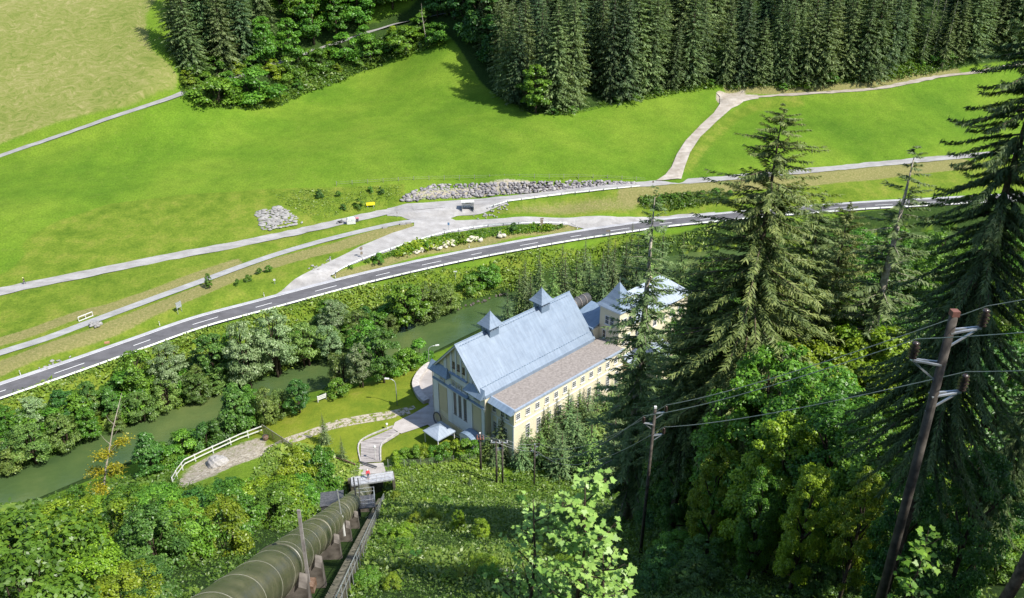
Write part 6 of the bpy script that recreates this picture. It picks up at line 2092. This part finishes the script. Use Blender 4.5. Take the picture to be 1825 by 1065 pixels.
# ================================================================== people
def person(label, base_, h, az, coat, legs, cap, skin, step_=.1, arm=(0.0, 0.0)):
    """one skinned body; jacket, trousers, hair/cap as children"""
    o = thing('person', label, 'person', base_, az)
    k = h / 1.75

    def skinned(name, joints, edges, mat):
        me = bpy.data.meshes.new(name)
        me.from_pydata([tuple(c * k for c in j[:3]) for j in joints], edges, [])
        me.materials.append(mat)
        ob = link(name, me, o)
        sm = ob.modifiers.new('skin', 'SKIN'); ss = ob.modifiers.new('smooth', 'SUBSURF'); ss.levels = ss.render_levels = 1
        for v, j in zip(me.skin_vertices[0].data, joints):
            v.radius = (j[3] * k, j[3] * k)
        me.skin_vertices[0].data[0].use_root = True
        return ob
    # body: pelvis, spine, neck, head, arms with hands and fingers, legs
    J = [(0, 0, .95, .11), (0, 0, 1.15, .115), (0, .0, 1.36, .12), (0, 0, 1.48, .05), (0, -.02, 1.60, .085), (0, -.02, 1.70, .075)]
    E_ = [(0, 1), (1, 2), (2, 3), (3, 4), (4, 5)]
    for s_ in (-1, 1):
        a = len(J)
        sw = arm[0 if s_ < 0 else 1]
        J += [(s_ * .19, 0, 1.42, .055), (s_ * .25, -.05 - sw * .1, 1.16, .045), (s_ * .25, -.15 - sw * .25, .95 + sw * .12, .036), (s_ * .25, -.19 - sw * .28, .88 + sw * .12, .03)]
        E_ += [(2, a), (a, a + 1), (a + 1, a + 2), (a + 2, a + 3)]
        for f in range(5):
            b = len(J)
            J.append((s_ * (.22 + .018 * f), -.23 - sw * .28 - (.02 if f in (2, 3) else 0), .80 + sw * .12 + (.04 if f == 0 else 0), .009))
            E_.append((a + 3, b))
        c = len(J)
        J += [(s_ * .09, 0, .90, .085), (s_ * .10, -step_ * s_ * .5 - .02, .50, .06), (s_ * .10, -step_ * s_, .09, .04), (s_ * .11, -step_ * s_ - .15, .04, .035)]
        E_ += [(0, c), (c, c + 1), (c + 1, c + 2), (c + 2, c + 3)]
    skinned('body', J, E_, skin)
    jk = [(0, 0, .92, .135), (0, 0, 1.15, .14), (0, 0, 1.38, .14), (0, 0, 1.46, .075)]
    je = [(0, 1), (1, 2), (2, 3)]
    for s_ in (-1, 1):
        a = len(jk); sw = arm[0 if s_ < 0 else 1]
        jk += [(s_ * .19, 0, 1.42, .072), (s_ * .25, -.05 - sw * .1, 1.16, .06), (s_ * .25, -.14 - sw * .24, .97 + sw * .12, .05)]
        je += [(2, a), (a, a + 1), (a + 1, a + 2)]
    skinned('jacket', jk, je, coat)
    tr_ = [(0, 0, .95, .125)]; te = []
    for s_ in (-1, 1):
        a = len(tr_)
        tr_ += [(s_ * .09, 0, .88, .10), (s_ * .10, -step_ * s_ * .5 - .02, .50, .075), (s_ * .10, -step_ * s_, .12, .058)]
        te += [(0, a), (a, a + 1), (a + 1, a + 2)]
    skinned('trousers', tr_, te, legs)
    mb = MB(); mb.tube([(0, -.015 * k, (1.66 + .012 * i) * k) for i in range(10)], [x * k for x in (.100, .108, .108, .106, .102, .096, .086, .07, .05, .02)], 10); mb.box((0, -.13 * k, 1.68 * k), (.15 * k, .12 * k, .02 * k)); mb.obj('cap', cap, o, True)
    return o


SKIN = surf('skin', (.45, .27, .19), (.55, .34, .25), 3, .6)
p = (BA + BB) / 2
t = bd.normalized()
base_ = BA.lerp(BB, .40)
q = base_ + Vector((-t.y, t.x, 0)) * .55
person('person in a red jacket and pale cap standing on the footbridge', (q.x, q.y, 5.97), 1.75, R(15), surf('red_cloth', (.62, .03, .05), (.75, .06, .08), 4), surf('blue_cloth', (.06, .07, .11), (.1, .11, .16), 4), surf('pale_cloth', (.7, .6, .58), (.8, .72, .7), 4), SKIN, .05, (.6, .9))
g = G(44.5, 506.5)
person('person in dark clothes with a pale yellow cap walking on the upper road', (g.x, g.y, g.z), 1.7, R(-70), surf('dark_cloth', (.03, .03, .035), (.06, .06, .07), 4), surf('grey_cloth', (.08, .085, .1), (.12, .13, .15), 4), surf('yellow_cap', (.75, .72, .35), (.85, .82, .45), 4), SKIN, .22, (.3, -.2))


# ================================================================== cover of the near slope
def on_slope(x, y):
    return abs(x - (-5.5 - .180 * y)) > 3.6


SL_R = [(-10, 12), (20, 10), (34, 20), (36, 60), (30, 92), (8, 96), (-18, 92), (-14, 50)]
r = np.random.default_rng(21)


def cover(name, n, xr, yr, size, mat, ok, seed, blades=5, tall=1.0, power=1.0):
    """herb tufts scattered over the ground as one mesh"""
    r = np.random.default_rng(seed)
    t = r.uniform(0, 1, n * 2)
    y = yr[0] + (yr[1] - yr[0]) * t ** power
    x = r.uniform(xr[0], xr[1], n * 2) * np.clip((y * .95 + 8) / (yr[1] * .95 + 8), .34, 1)
    m = ok(x, y)
    x, y = x[m][:n], y[m][:n]
    n = len(x)
    z = hgt(x, y)
    clump = fract_noise(x, y, 5, seed) + .6 * fract_noise(x, y, 1.7, seed + 1)
    s = size * np.clip(.85 + .55 * clump, .35, 2) * (.45 + .55 * np.clip(y / 60, .35, 1.2))
    X = np.repeat(x, blades) + r.normal(size=n * blades) * np.repeat(s, blades) * .42
    Y = np.repeat(y, blades) + r.normal(size=n * blades) * np.repeat(s, blades) * .42
    S = np.repeat(s, blades) * r.uniform(.6, 1.3, n * blades)
    hz = r.uniform(.05, 1.0, n * blades) * S * tall
    Zz = np.repeat(z, blades) + hz
    C = np.stack([X, Y, Zz], 1)
    nr = unit(r.normal(size=(len(X), 3)) * .6 + np.array([0, -.25, .8]))
    axs = unit(r.normal(size=(len(X), 3)) + np.array([0, 0, .35 * tall]))
    V = leaves(C, nr, axs, S * .62, S * .34)
    tint = np.clip(.42 + .22 * np.repeat(clump, blades) + .3 * hz / np.maximum(S, .01) - .12 + r.normal(size=len(X)) * .15, 0, 1)
    o = link(name, npmesh(name, V, 4, mat, np.repeat(tint, 4)))
    o['kind'] = 'stuff'
    return o


def okr(x, y):
    d = x - (-5.5 - .180 * y)
    return (d > 2.55) & (x < 62)


def okl(x, y):
    d = x - (-5.5 - .180 * y)
    return (d < -2.4)


cover('undergrowth', 30000, (-30, 62), (7, 96), .46, M['herb'], okr, 31, 5, .8, .85)
cover('undergrowth', 26000, (-30, 62), (7, 96), .36, M['slope_grass'], okr, 33, 4, 1.6, .85)
cover('undergrowth', 16000, (-95, -8), (16, 92), .5, M['herb'], okl, 32, 5, 1.0, .9)
rv = np.array([(p[0], p[1]) for p in RIVER])
bankpoly = Gs([(-60, 740), (0, 712), (124, 670), (354, 592), (561, 532), (751, 486), (930, 450), (1105, 421), (1320, 396), (1320, 420), (1105, 462), (900, 520), (740, 568), (600, 625), (400, 697), (190, 772), (0, 845), (-60, 870)])
bp = np.array([(p.x, p.y) for p in bankpoly])


def scatter_cover(name, poly, n, size, mat, seed, blades=5, tall=1.0):
    P_ = np.array([(p[0], p[1]) for p in poly])
    r = np.random.default_rng(seed)
    lo, hi = P_.min(0), P_.max(0)
    xy = lo + r.uniform(0, 1, (n * 8, 2)) * (hi - lo)
    m = inside(xy[:, 0], xy[:, 1], P_)
    xy = xy[m][:n]
    x, y = xy[:, 0], xy[:, 1]
    z = hgt(x, y)
    clump = fract_noise(x, y, 7, seed) + .5 * fract_noise(x, y, 2, seed + 1)
    n = len(x)
    s = size * np.clip(.9 + .5 * clump, .4, 1.8)
    X = np.repeat(x, blades) + r.normal(size=n * blades) * np.repeat(s, blades) * .5
    Y = np.repeat(y, blades) + r.normal(size=n * blades) * np.repeat(s, blades) * .5
    S = np.repeat(s, blades) * r.uniform(.6, 1.3, n * blades)
    C = np.stack([X, Y, np.repeat(z, blades) + r.uniform(.1, .7, n * blades) * S * tall], 1)
    nr = unit(r.normal(size=(len(X), 3)) * .5 + np.array([.2, -.2, 1.0]))
    axs = unit(r.normal(size=(len(X), 3)) + np.array([0, 0, .6 * tall]))
    V = leaves(C, nr, axs, S * .8, S * .36)
    tint = np.clip(.45 + .22 * np.repeat(clump, blades) + r.normal(size=len(X)) * .16, 0, 1)
    o = link(name, npmesh(name, V, 4, mat, np.repeat(tint, 4)))
    o['kind'] = 'stuff'
    return o


scatter_cover('bank_grass', bankpoly, 9000, .75, M['bankherb'], 41)
scatter_cover('ivy_cover', Gs([(660, 464), (700, 449), (750, 432), (800, 418), (860, 408), (940, 402), (1010, 403), (1000, 408), (920, 417), (860, 424), (800, 436), (720, 454), (680, 463)]), 2400, .8, M['ivy'], 42)
scatter_cover('bank_grass', Gs([(1140, 352), (1290, 336), (1300, 360), (1180, 376), (1140, 372)]), 900, 1.0, M['herb'], 43)
scatter_cover('bank_grass', Gs([(480, 340), (600, 335), (715, 328), (715, 355), (640, 372), (560, 395), (545, 380), (505, 362)]), 1500, .45, M['bankherb'], 44, 4, .5)
scatter_cover('wood_edge_growth', Gs([(310, 110), (335, 180), (400, 195), (470, 195), (560, 160), (640, 130), (700, 105), (790, 82), (780, 50), (690, 60), (560, 100), (420, 140), (340, 120)]), 3800, 1.1, M['herb'], 45)
scatter_cover('wood_edge_growth', Gs([(930, 200), (1000, 206), (1100, 186), (1270, 156), (1270, 145), (1100, 175), (1000, 194), (920, 186)]), 900, .9, M['herb'], 46)
scatter_cover('wood_edge_growth', Gs([(1290, 158), (1400, 158), (1560, 148), (1720, 118), (1720, 100), (1640, 60), (1560, 130), (1400, 148), (1300, 150)]), 2200, 1.0, M['herb'], 47)
scatter_cover('foot_growth', Gs([(690, 838), (860, 815), (900, 850), (900, 880), (690, 880)]), 2600, .6, M['bankherb'], 48)
scatter_cover('foot_growth', Gs([(480, 800), (560, 800), (640, 830), (640, 870), (560, 890), (440, 860)]), 2200, .7, M['bankherb'], 49)
scatter_cover('foot_growth', Gs([(-40, 900), (60, 895), (170, 860), (300, 835), (320, 870), (200, 900), (60, 930), (-40, 950)]), 2500, .8, M['herb'], 50)

# thicket on the left of the pipe: each bush its own
tg = 'bushes of the sunny thicket left of the penstock'
pl = [(-16, 26), (-13, 18), (-32, 16), (-60, 30), (-88, 62), (-92, 82), (-60, 86), (-42, 92), (-28, 90), (-26, 82), (-21, 60)]
pos = scatter(pl, 150, 2.6, 61, lambda x, y: (x - (-5.5 - .180 * y)) < -3.2)
for k, (x, y) in enumerate(pos):
    px, py, dep = proj(x, y, h1(x, y) + 3)
    kd = ('near_bush', 'near_yellow', 'near_bush', 'near_yellow', 'near_bush', 'near_dark', 'near_yellow')[k % 7]
    lb = {'near_bush': 'green bush in the sunny thicket left of the penstock', 'near_yellow': 'yellow green bush in the sunny thicket left of the penstock', 'near_dark': 'dark green bush in the sunny thicket left of the penstock'}[kd]
    hh = random.uniform(3.0, 5.2)
    lim = float(np.interp(px, [0, 80, 180, 250, 320, 420, 560], [915, 905, 880, 868, 872, 850, 815]))
    while hh > 1.2 and proj(x, y, h1(x, y) + hh)[1] < lim: hh -= .3
    if hh <= 1.2 and proj(x, y, h1(x, y) + hh)[1] < lim: continue
    if x > -5.5 - .180 * y - 6: hh = random.uniform(1.4, 2.4)
    if y > 78: hh *= .75
    K[kd].plant(x, y, hh, lb, 'bush', tg, wide=random.uniform(.9, 1.25))
for px, py, Y, kd, lb, w_ in ((262, 905, 74, 'young_spruce', 'dark spruce half hidden behind the pale birch', 1.0), (130, 865, 74, 'near_bush', 'tall willow like bush by the river left of the birch', .7), (70, 912, 74, 'near_dark', 'blue green bush by the river at the lower left', .9), (310, 950, 55, 'near_dark', 'dark spreading tree in the middle of the thicket', 1.2), (300, 975, 46, 'near_dark', 'dark round bush at the lower edge left of the penstock', 1.1), (560, 800, 84, 'near_bush', 'sparse light tree left of the footbridge', .7), (520, 800, 82, 'near_yellow', 'thin yellowish tree below the mesh gate', .7)):
    by_tip(kd, px, py, Y, lb, w_, 0, 1.0, None, 'tree' if 'tree' in lb or 'spruce' in lb else 'bush')
# leaning birch with yellow leaves low down and a bare top
b0 = Vector(UY(178, 905, 72))
gz = h1(b0.x, b0.y)
tpx = Vector(UY(217, 700, 76))
o = thing('birch_tree', 'thin leaning birch with a bare pale top and yellow leaves low down', 'tree', (b0.x, b0.y, gz))
t_ = tpx - Vector((b0.x, b0.y, gz))
mb = MB(); mb.tube([(0, 0, -.5), t_ * .35 + Vector((-.2, 0, 0)), t_ * .7 + Vector((-.25, 0, 0)), t_], [.14, .11, .07, .015], 7); mb.obj('trunk', M['bark_pale'], o, True)
mb = MB()
for s_, dx, dz in ((.55, -1.1, 1.6), (.62, 1.0, 1.5), (.72, -.9, 1.4), (.78, .7, 1.3), (.86, .5, 1.0), (.5, 1.2, 1.2)):
    q = t_ * s_; mb.tube([q, q + Vector((dx * .6, 0, dz * .6)), q + Vector((dx, .2, dz))], [.035, .022, .006], 4)
mb.obj('branch', M['bark_pale'], o)
r = np.random.default_rng(5)
n = 2600
tt = r.uniform(.08, .62, n)
lay = np.floor(r.uniform(0, 9, n))
ang = lay * 2.4 + r.normal(size=n) * .35
rad_ = r.uniform(.2, 1, n) * 2.6 * (1.1 - tt)
C = np.outer(.1 + lay / 9 * .52, np.array(t_)) + np.stack([np.cos(ang) * rad_, np.sin(ang) * rad_, r.normal(size=n) * .22 + .12 * rad_], 1)
V = leaves(C, unit(r.normal(size=(n, 3)) * .45 + [0, 0, 1]), rdirs(r, n), r.uniform(.16, .32, n), r.uniform(.12, .22, n))
link('foliage', npmesh('foliage', V, 4, M['leaf_gold'], np.repeat(r.uniform(0, 1, n), 4)), o)
for px, py0, py1, Y, lb in ((497, 820, 870, 82, 'thin pale bare stem left of the footbridge, the left one'), (528, 845, 893, 80, 'thin pale bare stem left of the footbridge, the right one')):
    a = Vector(UY(px + 5, py1, Y)); b_ = Vector(UY(px, py0, Y))
    o = thing('bare_stem', lb, 'dead tree', (a.x, a.y, h1(a.x, a.y)))
    mb = MB(); mb.tube([(0, 0, -.2), b_ - Vector((a.x, a.y, h1(a.x, a.y)))], [.10, .03], 6); mb.obj('trunk', M['bark_pale'], o)

# saplings and small shrubs on the middle of the slope
for k, (px, py, hh, kd, lb, w_) in enumerate(((735, 862, 2.2, 'young_spruce', 'small green spruce right of the footbridge', .9), (838, 866, 2.4, 'young_spruce', 'small blue dark spruce in front of the end pole', .9), (818, 950, 2.6, 'near_yellow', 'bright yellow green sapling in the middle of the slope', .45), (858, 960, 2.0, 'near_yellow', 'round yellowish sapling right of the brightest one on the slope', .75), (770, 935, 2.0, 'near_yellow', 'bright shrub on the sunny side of the slope', .9),
                                              (705, 890, 1.5, 'near_yellow', 'pale shrub at the top of the stair', 1.0), (690, 960, 1.3, 'near_bush', 'leafy weed beside the stair railing', 1.2), (740, 940, 1.6, 'near_yellow', 'yellow shrub left of the bright sapling', 1.0), (655, 1045, 1.1, 'near_bush', 'bright leafy weed at the lower edge beside the stair', 1.3), (700, 1050, .9, 'near_yellow', 'yellow weed at the lower edge of the slope', 1.2), (795, 900, 1.4, 'near_bush', 'low dark shrub on the upper slope', 1.1), (930, 900, 1.6, 'near_dark', 'dark shrub left of the third power pole', 1.0), (1005, 905, 1.8, 'near_dark', 'dark shrub right of the third power pole', 1.0), (800, 1040, .8, 'near_bush', 'low weed on the shaded lower slope', 1.2), (1160, 1055, 1.6, 'near_dark', 'shrub in shade below the second power pole', 1.0), (1240, 1050, 1.8, 'near_dark', 'shrub in shade at the lower edge right of the second power pole', 1.1), (1450, 1060, 1.8, 'near_dark', 'blue green shrub in shade left of the nearest pole', 1.0), (1500, 1000, 2.2, 'near_dark', 'taller shaded shrub left of the nearest pole', 1.0), (1720, 1058, 1.0, 'near_yellow', 'pale shrub at the lower edge right of the nearest pole', 1.0))):
    p = G(px, py)
    K[kd].plant(p.x, p.y, hh, lb, 'tree' if 'spruce' in kd else 'bush', wide=w_)
for k, (px, py) in enumerate([(random.uniform(690, 1130), random.uniform(870, 1050)) for _ in range(16)]):
    p = G(px, py)
    if not on_slope(p.x, p.y): continue
    K[('near_bush', 'near_yellow', 'near_dark')[k % 3]].plant(p.x, p.y, random.uniform(.7, 1.4), 'low leafy weed clump on the open slope right of the penstock', 'bush', 'weed clumps on the open slope', wide=random.uniform(1.1, 1.6))
for k, (px, py) in enumerate([(random.uniform(1150, 1800), random.uniform(900, 1060)) for _ in range(36)]):
    p = G(px, py)
    K[('near_dark', 'near_bush')[k % 2]].plant(p.x, p.y, random.uniform(1.2, 2.8), 'shaded leafy shrub on the floor of the right hand wood', 'bush', 'shaded shrubs on the floor of the right hand wood', wide=random.uniform(1.0, 1.4))


# sycamore saplings close to the camera, with real lobed leaves
def maple_leaf(c, nrm, ax, L):
    b = np.cross(nrm, ax); b /= np.linalg.norm(b); ax = np.cross(b, nrm)
    pts = [(0, -.02), (.16, -.10), (.30, -.04), (.47, -.06), (.40, .12), (.62, .30), (.44, .34), (.50, .52), (.26, .46), (.24, .60), (.12, .72), (0, 1.0)]
    full = pts + [(-x, y) for x, y in pts[-2:0:-1]]
    V = [c + (b * x + ax * y) * L + nrm * L * (.10 * abs(x) - .16 * y * y) for x, y in full]
    return V


def maple(label, px_top, py_top, Y, nleaf, seed, L=.13, bend=0.3, spread=.7, group=None, leaf_mat='maple', bottom=None):
    r = np.random.default_rng(seed)
    x, y, z = UY(px_top, py_top, Y)
    g = h1(x, y)
    H_ = z - g
    o = thing('sycamore_sapling', label, 'tree', (x, y, g))
    tb = MB()
    tb.tube([(.1, 0, -.3), (-.05, .05, H_ * .35), (.05, -.03, H_ * .7), (0, 0, H_)], [.05, .038, .024, .006], 7)
    Vs = []; Fs = []; Ts = []
    c0 = 0
    nbr = 14
    tips = []
    for k in range(nbr):
        s_ = .20 + .74 * k / nbr
        a = k * 2.4 + r.normal() * .3
        ln = spread * (1.15 - s_) * r.uniform(.8, 1.25) * 1.6 + .15
        p0 = np.array([0, 0, H_ * s_]); d = np.array([math.cos(a), math.sin(a), .75]); d /= np.linalg.norm(d)
        p1 = p0 + d * ln * .6; p2 = p0 + d * ln + np.array([0, 0, .10])
        tb.tube([p0, p1, p2], [.014, .009, .004], 4)
        for q in np.linspace(.3, 1, 5): tips.append((p0 + (p2 - p0) * q, d))
    for q in np.linspace(.55, 1.0, 9): tips.append((np.array([0, 0, H_ * q]), np.array([0, 0, 1.0])))
    for k in range(nleaf):
        p, d = tips[r.integers(len(tips))]
        a = r.uniform(0, 6.28)
        pet = np.array([math.cos(a), math.sin(a), r.uniform(-.1, .5)]) * r.uniform(.06, .17)
        c = p + pet
        ax = np.array([math.cos(a), math.sin(a), r.uniform(-.75, .05)]); ax /= np.linalg.norm(ax)
        nr = np.array([0, 0, 1.0]) + r.normal(size=3) * .32 + np.array([.15, -.15, 0]); nr /= np.linalg.norm(nr)
        V = maple_leaf(c, nr, ax, L * r.uniform(.65, 1.25))
        Vs += V; Fs.append(list(range(c0, c0 + len(V)))); c0 += len(V)
        Ts += [float(np.clip(r.normal(.5, .2) + (.25 if p[2] > H_ * .8 else 0), 0, 1))] * len(V)
        if k % 3 == 0: tb.tube([p, c], [.004, .003], 3)
    tb.obj('trunk', M['bark'], o, True)
    me = npmesh('foliage', np.array(Vs), len(V), M[leaf_mat], np.array(Ts), F=np.array(Fs))
    link('foliage', me, o)
    return o


maple('tallest bright sycamore sapling close in front of the slope', 1043, 848, 9.2, 720, 3, .098, spread=.62)
maple('second shorter sycamore sapling, left of the bright tallest one', 950, 888, 9.6, 300, 4, .088, spread=.55)
maple('third sycamore sapling spreading at the right foot of the tallest one', 1075, 985, 8.4, 260, 6, .098, spread=.62)
maple('shaded sycamore sapling to the right of the nearest power pole', 1655, 945, 15.5, 160, 8, .17, spread=.6, leaf_mat='leaf')
p = Vector(UY(1822, 985, 15))
o = thing('bare_stem', 'pale grey bare trunk in the dark at the lower right corner', 'dead tree', (p.x, p.y, h1(p.x, p.y)))
mb = MB(); mb.tube([(-.5, 0, -.5), (-.1, 0, 1.2), (.15, 0, 3.0), (.25, 0, 6)], [.2, .17, .15, .1], 8); mb.obj('trunk', M['bark_spruce'], o, True)
